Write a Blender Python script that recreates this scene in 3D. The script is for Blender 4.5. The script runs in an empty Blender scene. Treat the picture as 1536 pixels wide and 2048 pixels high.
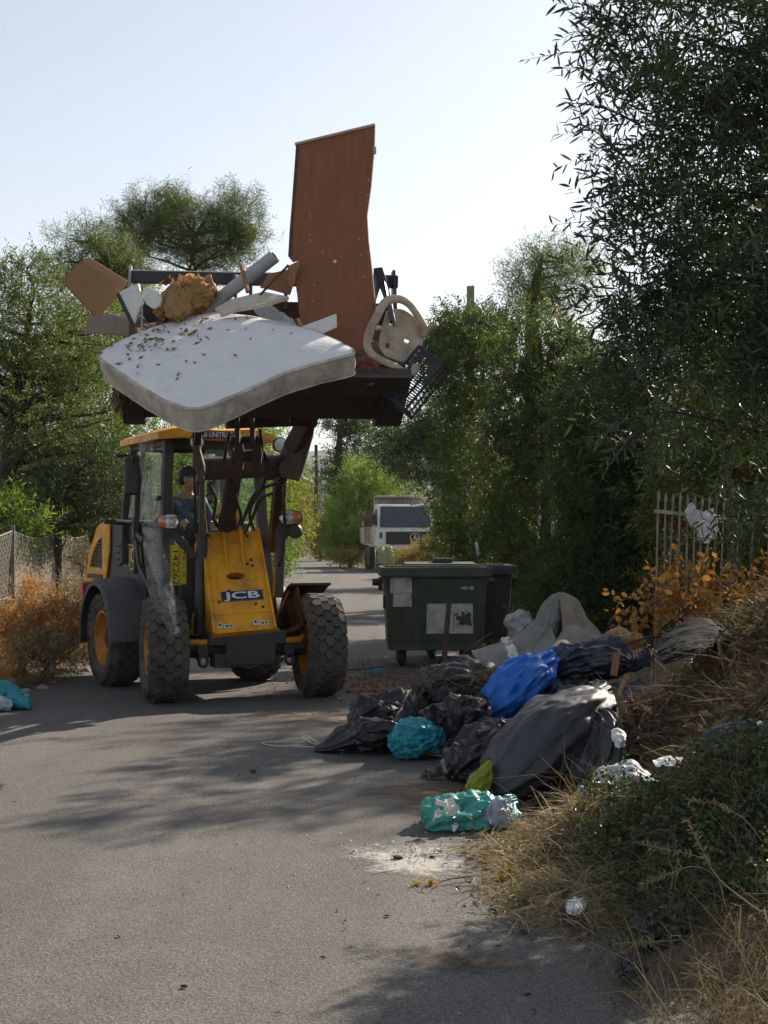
import bpy, bmesh, math, random
import numpy as np
from mathutils import Vector, Matrix, Euler, noise
R = math.radians
SC = bpy.context.scene
COL = SC.collection
# ------------------------------------------------------------------ camera, sky, sun, exposure
F, HZ, CZ = 2850.0, 1072.0, 1.6          # focal length in photo pixels, horizon row, eye height
cam_d = bpy.data.cameras.new('camera')
cam = bpy.data.objects.new('camera', cam_d)
COL.objects.link(cam)
SC.camera = cam
cam.location = (0, 0, CZ)
cam.rotation_euler = (R(90), 0, 0)
cam_d.sensor_fit = 'VERTICAL'
cam_d.sensor_height = 36.0
cam_d.lens = 36.0 * F / 2048.0
cam_d.shift_y = (HZ - 1024.0) / 2048.0
cam_d.clip_start = 0.05
cam_d.clip_end = 30000
SUN_AZ, SUN_EL = R(37), R(31)            # azimuth to the right of straight ahead
sun_dir = Vector((math.sin(SUN_AZ) * math.cos(SUN_EL), math.cos(SUN_AZ) * math.cos(SUN_EL), math.sin(SUN_EL)))
wd = bpy.data.worlds.new('World')
SC.world = wd
wd.use_nodes = True
wn = wd.node_tree
bg = wn.nodes['Background']
sky = wn.nodes.new('ShaderNodeTexSky')
sky.sky_type = 'NISHITA'
sky.sun_disc = False
sky.sun_elevation = SUN_EL
sky.sun_rotation = SUN_AZ
sky.altitude = 100
sky.air_density = 1.0
sky.dust_density = 0.8
sky.ozone_density = 0.8
hs = wn.nodes.new('ShaderNodeHueSaturation')
hs.inputs['Saturation'].default_value = .50      # thin summer haze washes the blue out
wn.links.new(sky.outputs[0], hs.inputs['Color'])
wn.links.new(hs.outputs[0], bg.inputs['Color'])
bg.inputs['Strength'].default_value = 0.048
sl = bpy.data.lights.new('sun', 'SUN')
sl.energy = 2.65
sl.angle = R(0.53)
sl.color = (1.0, 0.88, 0.72)
so = bpy.data.objects.new('sun', sl)
so.rotation_euler = sun_dir.to_track_quat('Z', 'Y').to_euler()
COL.objects.link(so)
SC.view_settings.view_transform = 'Standard'
SC.view_settings.look = 'None'
SC.view_settings.gamma = 1.0
SC.view_settings.exposure = 1.7
SC.view_settings.use_curve_mapping = False
SC.render.engine = 'CYCLES'
SC.cycles.max_bounces = 8
SC.cycles.transparent_max_bounces = 16
SC.cycles.caustics_reflective = False
SC.cycles.caustics_refractive = False
SC.cycles.use_denoising = True

# ------------------------------------------------------------------ helpers
def P(px, py, Y):
    """photo pixel + distance -> point in the world"""
    return Vector(((px - 768.0) / F * Y, Y, CZ - (py - HZ) / F * Y))
def G(px, py):
    return P(px, py, CZ * F / (py - HZ))
WM = {}                                   # object -> world matrix
def tag(o, label=None, cat=None, group=None, kind=None):
    if label: o['label'] = label
    if cat: o['category'] = cat
    if group: o['group'] = group
    if kind: o['kind'] = kind
    return o
def thing(name, label, cat, loc=(0, 0, 0), rotz=0.0, group=None, rot=None):
    o = bpy.data.objects.new(name, None)
    COL.objects.link(o)
    o.location = loc
    o.rotation_euler = rot if rot is not None else (0, 0, rotz)
    o.empty_display_size = 0.2
    WM[o] = Matrix.Translation(Vector(loc)) @ o.rotation_euler.to_matrix().to_4x4()
    return tag(o, label, cat, group)
def link_mesh(name, me, mat, parent=None, label=None, cat=None, group=None, kind=None):
    o = bpy.data.objects.new(name, me)
    COL.objects.link(o)
    if mat: me.materials.append(mat)
    n = len(me.vertices)
    if n:
        co = np.empty(n * 3, np.float32)
        me.vertices.foreach_get('co', co)
        co = co.reshape(-1, 3)
        if parent is not None:
            W = WM[parent].inverted()
            A = np.array(W.to_3x3()); t = np.array(W.translation)
            co = co @ A.T + t
            me.vertices.foreach_set('co', co.astype(np.float32).ravel())
            o.parent = parent
            WM[o] = WM[parent]
        else:
            org = np.array([(co[:, 0].min() + co[:, 0].max()) / 2, (co[:, 1].min() + co[:, 1].max()) / 2, co[:, 2].min()])
            co = co - org
            me.vertices.foreach_set('co', co.astype(np.float32).ravel())
            o.location = org
            WM[o] = Matrix.Translation(Vector(org))
        me.update()
    return tag(o, label, cat, group, kind)
def np_mesh(name, V, Fc, mat, parent=None, smooth=False, **kw):
    """V (n,3), Fc (m,k) constant-size faces"""
    me = bpy.data.meshes.new(name)
    V = np.asarray(V, np.float32); Fc = np.asarray(Fc, np.int32)
    k = Fc.shape[1]
    me.vertices.add(len(V)); me.vertices.foreach_set('co', V.ravel())
    me.loops.add(Fc.size); me.loops.foreach_set('vertex_index', Fc.ravel())
    me.polygons.add(len(Fc))
    me.polygons.foreach_set('loop_start', np.arange(0, Fc.size, k, dtype=np.int32))
    me.polygons.foreach_set('loop_total', np.full(len(Fc), k, np.int32))
    me.update(calc_edges=True)
    if smooth: me.shade_smooth()
    else: me.shade_flat()
    return link_mesh(name, me, mat, parent, **kw)
class MB:
    def __init__(s, xf=None):
        s.v = []; s.f = []; s.xf = xf if xf is not None else Matrix()
    def add(s, vs, fs):
        o = len(s.v)
        s.v += [s.xf @ Vector(v) for v in vs]
        s.f += [[i + o for i in f] for f in fs]
        return s
    def box(s, c, size, rot=None):
        x, y, z = (d / 2 for d in size)
        vs = [Vector(p) for p in ((-x,-y,-z),(x,-y,-z),(x,y,-z),(-x,y,-z),(-x,-y,z),(x,-y,z),(x,y,z),(-x,y,z))]
        if rot is not None:
            m = rot if isinstance(rot, Matrix) else Euler(rot).to_matrix()
            vs = [m.to_3x3() @ v for v in vs]
        c = Vector(c)
        return s.add([v + c for v in vs], [(0,3,2,1),(4,5,6,7),(0,1,5,4),(1,2,6,5),(2,3,7,6),(3,0,4,7)])
    def bar(s, p0, p1, w, h, up=(0, 0, 1), roll=0):
        p0 = Vector(p0); p1 = Vector(p1); t = (p1 - p0).normalized(); u = Vector(up)
        if abs(t.dot(u)) > .98: u = Vector((0, 1, 0))
        a = t.cross(u).normalized(); b = a.cross(t).normalized()
        a2 = a * w / 2; b2 = b * h / 2
        vs = [p + i * a2 + j * b2 for p in (p0, p1) for i, j in ((-1,-1),(1,-1),(1,1),(-1,1))]
        return s.add(vs, [(0,1,2,3),(7,6,5,4),(0,4,5,1),(1,5,6,2),(2,6,7,3),(3,7,4,0)])
    def tube(s, pts, r, n=10, cap=True, flat=None):
        pts = [Vector(p) for p in pts]; m = len(pts)
        rs = r if isinstance(r, (list, tuple)) else [r] * m
        rings = []; ref = None
        for i in range(m):
            t = (pts[min(i + 1, m - 1)] - pts[max(i - 1, 0)]).normalized()
            if ref is None:
                ref = Vector((0, 0, 1)) if abs(t.z) < .9 else Vector((1, 0, 0))
            a = (ref - t * ref.dot(t)).normalized(); ref = a; b = t.cross(a)
            k = flat if flat else 1.0
            rings.append([pts[i] + (a * math.cos(q) + b * math.sin(q) * k) * rs[i] for q in (2 * math.pi * j / n for j in range(n))])
        vs = [v for ring in rings for v in ring]; fs = []
        for i in range(m - 1):
            for j in range(n):
                k2 = (j + 1) % n
                fs.append((i*n+j, i*n+k2, (i+1)*n+k2, (i+1)*n+j))
        if cap:
            fs.append(tuple(range(n - 1, -1, -1))); fs.append(tuple(range((m-1)*n, m*n)))
        return s.add(vs, fs)
    def lathe(s, prof, mtx=None, n=32, close=False, cap=True):
        """prof: [(radius, axial)] turned round local Y"""
        mtx = mtx if mtx is not None else Matrix()
        vs = []; fs = []; m = len(prof)
        for r, h in prof:
            for j in range(n):
                q = 2 * math.pi * j / n
                vs.append(mtx @ Vector((r * math.cos(q), h, r * math.sin(q))))
        for i in range(m - 1 if not close else m):
            i2 = (i + 1) % m
            for j in range(n):
                k2 = (j + 1) % n
                fs.append((i*n+j, i*n+k2, i2*n+k2, i2*n+j))
        if not close and cap:
            if prof[0][0] > 1e-5: fs.append(tuple(range(n - 1, -1, -1)))
            if prof[-1][0] > 1e-5: fs.append(tuple(range((m-1)*n, m*n)))
        return s.add(vs, fs)
    def prism(s, poly, ext):
        poly = [Vector(p) for p in poly]; ext = Vector(ext); n = len(poly)
        vs = poly + [p + ext for p in poly]
        fs = [tuple(range(n - 1, -1, -1)), tuple(range(n, 2 * n))] + [(i, (i+1) % n, n + (i+1) % n, n + i) for i in range(n)]
        return s.add(vs, fs)
    def ball(s, c, r, n=12, m=8, scale=(1, 1, 1)):
        c = Vector(c); vs = []; fs = []
        for i in range(m + 1):
            th = math.pi * i / m
            for j in range(n):
                q = 2 * math.pi * j / n
                vs.append(c + Vector((math.sin(th)*math.cos(q)*scale[0], math.sin(th)*math.sin(q)*scale[1], math.cos(th)*scale[2])) * r)
        for i in range(m):
            for j in range(n):
                k2 = (j + 1) % n
                fs.append((i*n+j, (i+1)*n+j, (i+1)*n+k2, i*n+k2))
        return s.add(vs, fs)
    def build(s, name, mat, parent=None, smooth=0, bevel=0, seg=2, **kw):
        bm = bmesh.new()
        vs = [bm.verts.new(v) for v in s.v]
        for f in s.f:
            try: bm.faces.new([vs[i] for i in f])
            except ValueError: pass
        bmesh.ops.remove_doubles(bm, verts=bm.verts, dist=1e-5)
        bmesh.ops.recalc_face_normals(bm, faces=bm.faces)
        me = bpy.data.meshes.new(name); bm.to_mesh(me); bm.free()
        if smooth:
            me.shade_smooth(); me.set_sharp_from_angle(angle=R(smooth if smooth > 1 else 40))
        o = link_mesh(name, me, mat, parent, **kw)
        if bevel:
            b = o.modifiers.new('bevel', 'BEVEL'); b.width = bevel; b.segments = seg; b.limit_method = 'ANGLE'; b.angle_limit = R(40)
            b.harden_normals = False
        return o
def copy_tree(o, parent=None):
    c = o.copy(); COL.objects.link(c)
    if parent is not None: c.parent = parent
    for ch in [q for q in COL.objects if q.parent == o]: copy_tree(ch, c)
    return c
def text_mesh(name, body, mat, parent, origin, xdir, updir, height, bold=0.0, width=None, depth=.004, align='CENTER', shear=0.0, **kw):
    cu = bpy.data.curves.new(name, 'FONT'); cu.body = body; cu.align_x = align; cu.align_y = 'CENTER'
    cu.size = 1.0; cu.offset = bold; cu.extrude = depth / max(height, 1e-4) / 2; cu.shear = shear
    o = bpy.data.objects.new(name, cu); COL.objects.link(o)
    dg = bpy.context.evaluated_depsgraph_get(); dg.update()
    me = bpy.data.meshes.new_from_object(o.evaluated_get(dg)); bpy.data.objects.remove(o); bpy.data.curves.remove(cu)
    me.name = name
    x = Vector(xdir).normalized(); u = Vector(updir); u = (u - x * u.dot(x)).normalized(); n = x.cross(u)
    co = np.array([v.co[:] for v in me.vertices]); h = .70
    w = co[:, 0].max() - co[:, 0].min(); sx = height / h
    if width: sx = width / w
    M = np.array([[*(x * sx)], [*(u * (height / h))], [*(n * height)]])
    co = co @ M + np.array(Vector(origin))
    me.vertices.foreach_set('co', co.astype(np.float32).ravel())
    me.materials.clear()
    return link_mesh(name, me, mat, parent, **kw)

# ------------------------------------------------------------------ materials
MATS = {}
def nodes(name):
    m = bpy.data.materials.new(name); m.use_nodes = True
    nt = m.node_tree; nt.nodes.clear()
    out = nt.nodes.new('ShaderNodeOutputMaterial')
    return m, nt, out
def N(nt, t, **kw):
    n = nt.nodes.new(t)
    for k, v in kw.items():
        if k in n.inputs: n.inputs[k].default_value = v
        else: setattr(n, k, v)
    return n
def rgb(c): return (c[0], c[1], c[2], 1)
def mixc(nt, fac, a, b, blend='MIX'):
    n = nt.nodes.new('ShaderNodeMix'); n.data_type = 'RGBA'; n.blend_type = blend
    for sock, val in ((n.inputs[0], fac), (n.inputs[6], a), (n.inputs[7], b)):
        if hasattr(val, 'is_linked') or isinstance(val, bpy.types.NodeSocket): nt.links.new(val, sock)
        elif isinstance(val, (int, float)): sock.default_value = val
        else: sock.default_value = rgb(val)
    return n.outputs[2]
def ramp(nt, src, stops, interp='LINEAR'):
    n = nt.nodes.new('ShaderNodeValToRGB'); n.color_ramp.interpolation = interp
    e = n.color_ramp.elements
    while len(e) < len(stops): e.new(.5)
    for el, (p, c) in zip(e, stops):
        el.position = p; el.color = rgb(c) if not isinstance(c, (int, float)) else (c, c, c, 1)
    nt.links.new(src, n.inputs[0])
    return n.outputs[0]
def tex(nt, kind, scale, detail=4, rough=.55, vec=None, **kw):
    n = nt.nodes.new({'noise': 'ShaderNodeTexNoise', 'vor': 'ShaderNodeTexVoronoi', 'wave': 'ShaderNodeTexWave'}[kind])
    n.inputs['Scale'].default_value = scale
    if 'Detail' in n.inputs: n.inputs['Detail'].default_value = detail
    if 'Roughness' in n.inputs and kind == 'noise': n.inputs['Roughness'].default_value = rough
    for k, v in kw.items():
        if k in n.inputs: n.inputs[k].default_value = v
        else: setattr(n, k, v)
    if vec is not None: nt.links.new(vec, n.inputs['Vector'])
    return n
def coords(nt, scale=(1, 1, 1), rot=(0, 0, 0)):
    tc = nt.nodes.new('ShaderNodeTexCoord'); mp = nt.nodes.new('ShaderNodeMapping')
    mp.inputs['Scale'].default_value = scale; mp.inputs['Rotation'].default_value = rot
    nt.links.new(tc.outputs['Object'], mp.inputs['Vector'])
    return mp.outputs[0]
def pbr(name, col, rough=.5, metal=0.0, var=.2, vscale=4, dirt=None, damt=.5, dscale=5, bump=0.0, bscale=40, bdist=.01,
        spec=.5, transl=0.0, stretch=(1, 1, 1), coat=0.0, alpha=1.0, bdetail=4):
    if name in MATS: return MATS[name]
    m, nt, out = nodes(name)
    v = coords(nt, stretch)
    b = N(nt, 'ShaderNodeBsdfPrincipled', Roughness=rough, Metallic=metal)
    b.inputs['Specular IOR Level'].default_value = spec
    b.inputs['Coat Weight'].default_value = coat
    n1 = tex(nt, 'noise', vscale, 6, .6, v)
    lo = [c * (1 - var) for c in col]; hi = [min(1, c * (1 + var)) for c in col]
    c = ramp(nt, n1.outputs[0], [(.3, lo), (.7, hi)])
    if dirt is not None:
        n2 = tex(nt, 'noise', dscale, 8, .68, v)
        f = ramp(nt, n2.outputs[0], [(max(0, .62 - damt * .35), 0.0), (.80 - damt * .2, min(1.0, .35 + damt * .6))])
        c = mixc(nt, f, c, dirt)
        r = N(nt, 'ShaderNodeMapRange'); nt.links.new(f, r.inputs[0]); r.inputs[3].default_value = rough; r.inputs[4].default_value = max(rough, .8)
        nt.links.new(r.outputs[0], b.inputs['Roughness'])
    nt.links.new(c, b.inputs['Base Color'])
    if bump:
        n3 = tex(nt, 'noise', bscale, bdetail, .6, v)
        bp = N(nt, 'ShaderNodeBump', Strength=bump, Distance=bdist)
        nt.links.new(n3.outputs[0], bp.inputs['Height']); nt.links.new(bp.outputs[0], b.inputs['Normal'])
    sh = b.outputs[0]
    if transl:
        t = N(nt, 'ShaderNodeBsdfTranslucent'); nt.links.new(c, t.inputs[0])
        mx = N(nt, 'ShaderNodeMixShader'); mx.inputs[0].default_value = transl
        nt.links.new(sh, mx.inputs[1]); nt.links.new(t.outputs[0], mx.inputs[2]); sh = mx.outputs[0]
    if alpha < 1:
        t = N(nt, 'ShaderNodeBsdfTransparent'); mx = N(nt, 'ShaderNodeMixShader'); mx.inputs[0].default_value = alpha
        nt.links.new(t.outputs[0], mx.inputs[1]); nt.links.new(sh, mx.inputs[2]); sh = mx.outputs[0]
    nt.links.new(sh, out.inputs[0])
    MATS[name] = m
    return m
def leafmat(name, cols, transl=.4, tint=(1.25, 1.2, .55), rough=.5, spec=.35):
    """every leaf (mesh island) takes its own colour from the list"""
    if name in MATS: return MATS[name]
    m, nt, out = nodes(name)
    g = N(nt, 'ShaderNodeNewGeometry')
    k = len(cols)
    c = ramp(nt, g.outputs['Random Per Island'], [((i + .5) / k, col) for i, col in enumerate(cols)])
    b = N(nt, 'ShaderNodeBsdfPrincipled', Roughness=rough)
    b.inputs['Specular IOR Level'].default_value = spec
    nt.links.new(c, b.inputs['Base Color'])
    t = N(nt, 'ShaderNodeBsdfTranslucent')
    tc = mixc(nt, 1.0, c, tint, 'MULTIPLY')
    nt.links.new(tc, t.inputs[0])
    mx = N(nt, 'ShaderNodeMixShader'); mx.inputs[0].default_value = transl
    nt.links.new(b.outputs[0], mx.inputs[1]); nt.links.new(t.outputs[0], mx.inputs[2])
    nt.links.new(mx.outputs[0], out.inputs[0])
    MATS[name] = m
    return m
def glassmat(name, tintc, mixr=.12, rough=.03):
    """thin pane: tinted see-through plus sharp reflection"""
    if name in MATS: return MATS[name]
    m, nt, out = nodes(name)
    t = N(nt, 'ShaderNodeBsdfTransparent'); t.inputs[0].default_value = rgb(tintc)
    g = N(nt, 'ShaderNodeBsdfGlossy', Roughness=rough); g.inputs[0].default_value = (1, 1, 1, 1)
    fr = N(nt, 'ShaderNodeLayerWeight', Blend=.5)
    pw = N(nt, 'ShaderNodeMath', operation='POWER'); nt.links.new(fr.outputs['Facing'], pw.inputs[0]); pw.inputs[1].default_value = 5.0
    mt = N(nt, 'ShaderNodeMath', operation='MULTIPLY_ADD'); nt.links.new(pw.outputs[0], mt.inputs[0]); mt.inputs[1].default_value = .35; mt.inputs[2].default_value = mixr
    mx = N(nt, 'ShaderNodeMixShader'); nt.links.new(mt.outputs[0], mx.inputs[0])
    nt.links.new(t.outputs[0], mx.inputs[1]); nt.links.new(g.outputs[0], mx.inputs[2])
    nt.links.new(mx.outputs[0], out.inputs[0])
    MATS[name] = m
    return m

# ------------------------------------------------------------------ foliage, grass, bags, sheets
def unit(a): return a / np.maximum(np.linalg.norm(a, axis=-1, keepdims=True), 1e-9)
def leaf_quads(p, d, L, W, rng, fold=.15, six=False, droop=0.0):
    n = len(p); d = unit(d)
    s = unit(np.cross(d, rng.normal(size=(n, 3)) + np.array([0, 0, .6])))
    nn = np.cross(s, d)
    L = L[:, None]; W = W[:, None]
    if not six:
        V = np.stack([p, p + d*L*.45 + s*W*.5 + nn*W*fold, p + d*L + np.array([0, 0, -1.0])*L*droop, p + d*L*.45 - s*W*.5 + nn*W*fold], 1)
        idx = np.arange(n)[:, None] * 4
        return V.reshape(-1, 3), idx + np.array([[0, 1, 2, 3]])
    dz = np.array([0, 0, -1.0])
    V = np.stack([p, p + d*L*.28 + s*W*.42 + nn*W*fold + dz*L*droop*.1, p + d*L*.65 + s*W*.42 + nn*W*fold + dz*L*droop*.45,
                  p + d*L + dz*L*droop, p + d*L*.65 - s*W*.42 + nn*W*fold + dz*L*droop*.45, p + d*L*.28 - s*W*.42 + nn*W*fold + dz*L*droop*.1], 1)
    idx = np.arange(n)[:, None] * 6
    Fc = np.concatenate([idx + np.array([[0, 1, 2, 3]]), idx + np.array([[0, 3, 4, 5]])], 0)
    return V.reshape(-1, 3), Fc
def clump_centres(rng, blobs, n, inner=.45, flat=0.0):
    B = np.array([b[:6] for b in blobs], float)
    w = (B[:, 3] * B[:, 4] + B[:, 4] * B[:, 5] + B[:, 3] * B[:, 5]); w /= w.sum()
    k = rng.choice(len(B), n, p=w)
    o = unit(rng.normal(size=(n, 3)))
    rr = inner + (1 - inner) * rng.random(n) ** .6
    c = B[k, :3] + o * B[k, 3:6] * rr[:, None]
    return c, o
def sprigs(rng, c, o, per, rc, tl, nl, L, W, spread=.8, up=.25, ang=.7, six=False, droop=0.0, twig=0.0, jit=.35):
    """per sprigs round every clump centre, nl leaves on every sprig"""
    M = len(c) * per
    cc = np.repeat(c, per, 0) + rng.normal(size=(M, 3)) * rc * np.array([1, 1, .8]) * .6
    t = unit(np.repeat(o, per, 0) * .7 + rng.normal(size=(M, 3)) * spread + np.array([0, 0, up]))
    tln = tl * (.6 + .8 * rng.random(M))
    s = (np.arange(nl) + .5) / nl
    bend = np.array([0, 0, -1.0]) * droop
    pp = cc[:, None, :] + t[:, None, :] * (s[None, :, None] * tln[:, None, None]) + bend * ((s ** 2)[None, :, None] * tln[:, None, None])
    ref = unit(np.cross(t, rng.normal(size=(M, 3))))
    ref2 = np.cross(t, ref)
    ph = rng.random(M)[:, None] * 6.28 + np.arange(nl)[None, :] * 2.4
    side = ref[:, None, :] * np.cos(ph)[..., None] + ref2[:, None, :] * np.sin(ph)[..., None]
    d = t[:, None, :] * (1 - ang * .55) + side * ang + bend * .6 + rng.normal(size=(M, nl, 3)) * jit * .5
    p = pp.reshape(-1, 3); d = d.reshape(-1, 3); n = len(p)
    sz = .65 + .6 * rng.random(n)
    V, Fc = leaf_quads(p, d, L * sz, W * sz, rng, six=six, droop=droop * .3)
    TW = None
    if twig:
        e = cc + t * tln[:, None] + bend * tln[:, None]
        m = cc + t * tln[:, None] * .5 + bend * tln[:, None] * .25
        a = ref * twig
        TV = np.stack([cc - a, cc + a, m + a * .7, m - a * .7, e + a * .3, e - a * .3], 1).reshape(-1, 3)
        ix = np.arange(M)[:, None] * 6
        TW = (TV, np.concatenate([ix + np.array([[0, 1, 2, 3]]), ix + np.array([[3, 2, 4, 5]])], 0))
    return V, Fc, TW
def limbs(mb, rng, trunk, tr, targets, r0=.05, sag=.1, n=7):
    """trunk: polyline; every target gets a curved limb from the nearest lower trunk point"""
    tp = [Vector(p) for p in trunk]
    mb.tube(tp, tr, 10)
    fine = []
    for i in range(len(tp) - 1):
        for k in range(6): fine.append((tp[i].lerp(tp[i + 1], k / 6), (tr[i] + (tr[i + 1] - tr[i]) * k / 6)))
    for t in targets:
        t = Vector(t)
        best = min(fine, key=lambda q: abs((t - q[0]).length * .9 + (q[0].z - (t.z - (t - q[0]).length * .45)) ** 2 * .5 + (0 if q[0].z < t.z else 1.5)))
        p0, rr = best
        mid = p0.lerp(t, .5) + Vector((rng.normal() * .12, rng.normal() * .12, (rng.random() * .5 + .1) * (t - p0).length * .3))
        pts = []
        for k in range(n):
            u = k / (n - 1)
            pts.append(p0 * (1-u)**2 + mid * 2*u*(1-u) + t * u*u + Vector((rng.normal(), rng.normal(), rng.normal())) * .015 * (t - p0).length * (u * (1 - u) * 4))
        rb = min(rr * .6, r0)
        mb.tube(pts, [rb * (1 - .85 * k / (n - 1)) for k in range(n)], 6)
def BL(px, py, Y, rx, ry, dep):
    c = P(px, py, Y)
    return (c.x, c.y, c.z, rx * Y / F, dep, ry * Y / F)
def tree(name, label, cat, blobs, leaf, bark, seed, nclump, per, nl, rc, tl, L, W, trunk=None, tr=None, nlimb=14, group=None, inner=.45,
         up=.25, ang=.7, spread=.8, six=False, droop=0.0, twig=0.0, limb_r=.05, jit=.35, zmin=0.03):
    rng = np.random.default_rng(seed)
    if trunk is None:
        b0 = min(blobs, key=lambda b: b[2]); b1 = max(blobs, key=lambda b: b[2])
        trunk = [(b0[0], b0[1], 0), (b0[0] + .05, b0[1], max(.3, b0[2])), (b1[0], b1[1], b1[2] + b1[5] * .4)]
        r = .03 + .022 * b1[2]; tr = [r, r * .75, r * .2]
    root = thing(name, label, cat, (trunk[0][0], trunk[0][1], trunk[0][2]), group=group)
    c, o = clump_centres(rng, blobs, nclump, inner)
    k = c[:, 2] > zmin + .1; c = c[k]; o = o[k]
    mb = MB()
    pick = rng.choice(len(c), min(nlimb, len(c)), replace=False)
    limbs(mb, rng, trunk, tr, [c[i] for i in pick], limb_r)
    mb.build('trunk', bark, root, smooth=60)
    V, Fc, TW = sprigs(rng, c, o, per, rc, tl, nl, L, W, spread, up, ang, six, droop, twig, jit)
    V[:, 2] = np.maximum(V[:, 2], zmin)
    np_mesh('crown', V, Fc, leaf, root)
    if TW is not None: np_mesh('twigs', TW[0], TW[1], bark, root)
    return root
def blades(rng, base, d, L, W, bend=.5, grav=.4):
    """curved two-segment strips; base (n,3), d direction"""
    n = len(base); d = unit(d)
    s = unit(np.cross(d, rng.normal(size=(n, 3)))) * W[:, None] * .5
    b = rng.normal(size=(n, 3)) * bend
    L = L[:, None]
    m = base + d * L * .5 + b * L * .15
    e = base + d * L + b * L * .5 + np.array([0, 0, -1.0]) * grav * L * .5
    V = np.stack([base - s, base + s, m + s * .8, m - s * .8, e + s * .25, e - s * .25], 1).reshape(-1, 3)
    ix = np.arange(n)[:, None] * 6
    return V, np.concatenate([ix + np.array([[0, 1, 2, 3]]), ix + np.array([[3, 2, 4, 5]])], 0)
def cat_mesh(parts):
    V = []; Fc = []; o = 0
    for v, f in parts:
        V.append(v); Fc.append(f + o); o += len(v)
    return np.concatenate(V), np.concatenate(Fc)
def tri_fold(Pn, rng, k, freq, amp):
    """sum of random triangle waves: sharp creases like crumpled film"""
    out = np.zeros(len(Pn))
    for i in range(k):
        n = unit(rng.normal(size=(1, 3)))[0]; f = freq * (.5 + 1.3 * rng.random())
        q = Pn @ n * f + rng.random()
        # bend the fold lines a little
        n2 = unit(rng.normal(size=(1, 3)))[0]
        q = q + .18 * np.sin(Pn @ n2 * f * 1.7 + rng.random() * 6)
        out += (np.abs((q % 1.0) - .5) * 2 - .5) / (f / freq)
    return out * amp / math.sqrt(k)
def cr(pts, n):
    """Catmull-Rom resample of an (m,k) array"""
    A = np.asarray(pts, float); m = len(A)
    Q = np.concatenate([[2 * A[0] - A[1]], A, [2 * A[-1] - A[-2]]])
    t = np.linspace(0, m - 1 - 1e-6, n); i = t.astype(int); u = (t - i)[:, None]
    p0, p1, p2, p3 = Q[i], Q[i + 1], Q[i + 2], Q[i + 3]
    return .5 * ((2 * p1) + (-p0 + p2) * u + (2*p0 - 5*p1 + 4*p2 - p3) * u**2 + (-p0 + 3*p1 - 3*p2 + p3) * u**3)
def ridged(Pn, seed, f):
    o = Vector((seed*1.37 % 50, seed*2.11 % 50, seed*.73 % 50))
    return np.array([.32 - abs(noise.noise(Vector(p)*f + o)) for p in Pn])*2.4
def bag(name, spine, mat, seed, amp=.05, freq=3.5, pleat=.0, npl=13, nu=110, nv=84, ground=0.0, fine=.35, parent=None, solid=True, k=9, **kw):
    """film bag lofted along spine points (px, py, Y, half-height px, half-depth m)"""
    rng = np.random.default_rng(seed)
    S = []
    for px, py, Y, hp, dep in spine:
        c = P(px, py, Y); S.append((c.x, c.y, c.z, hp * Y / F, dep))
    A = cr(S, nv)
    A[:, 3:] = np.maximum(A[:, 3:], .004)
    c = A[:, :3]; t = unit(np.gradient(c, axis=0))
    n1 = np.array([0, 1.0, 0]) - t * t[:, 1:2]; n1 = unit(n1); n2 = np.cross(t, n1)
    q = np.linspace(0, 2 * math.pi, nu, endpoint=False)
    cq = np.cos(q); sq = np.sin(q)
    rad = n1[:, None, :] * (cq[None, :, None] * A[:, 4][:, None, None]) + n2[:, None, :] * (sq[None, :, None] * A[:, 3][:, None, None])
    V = c[:, None, :] + rad
    nr = unit(rad)
    flat = V.reshape(-1, 3)
    size = max(A[:, 3].max(), A[:, 4].max())
    # creases run along the bag: squeeze the noise domain along the spine
    ax_ = unit((c[-1] - c[0])[None, :])[0]
    al = flat @ ax_
    q_ = (flat - np.outer(al, ax_)*.55) / size
    dsp = tri_fold(flat / size, rng, k, freq * .33, amp * .8)
    dsp = dsp + amp * (.50 * ridged(q_, seed, 1.5) - .34 * ridged(q_, seed + 7.7, 2.6) + .26 * ridged(q_, seed + 3.3, 4.6) * (1 + fine) - .14 * ridged(q_, seed + 5.1, 8.5) * (1 + fine))
    edge = np.minimum(1, np.minimum(A[:, 3], A[:, 4]) / (size * .45))
    dsp = dsp.reshape(nv, nu) * edge[:, None]
    if pleat:
        w = np.clip(1.15 - np.minimum(A[:, 3], A[:, 4]) / (size * .8), 0.05, 1)
        ph = rng.random() * 6 + 1.2 * np.sin(q * 2 + rng.random() * 6)
        dsp = dsp + pleat * (np.minimum(A[:, 3], A[:, 4]) * 1.0)[:, None] * w[:, None] * (np.abs(((q[None, :] * npl / 6.283 + ph[None, :] * .15) % 1) - .5) * 4 - 1)
    V = V + nr * dsp[..., None] * (size if False else 1.0)
    V = V.reshape(-1, 3)
    g = ground
    low = V[:, 2] < g + .004
    V[:, 2] = np.where(low, g + .004 + .003 * rng.random(len(V)), V[:, 2])
    idx = np.arange(nv * nu).reshape(nv, nu)
    a = idx[:-1, :]; b = idx[1:, :]
    Fc = np.stack([a, np.roll(a, -1, 1), np.roll(b, -1, 1), b], -1).reshape(-1, 4)
    return np_mesh(name, V, Fc, mat, parent, smooth=True, **kw)
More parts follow.
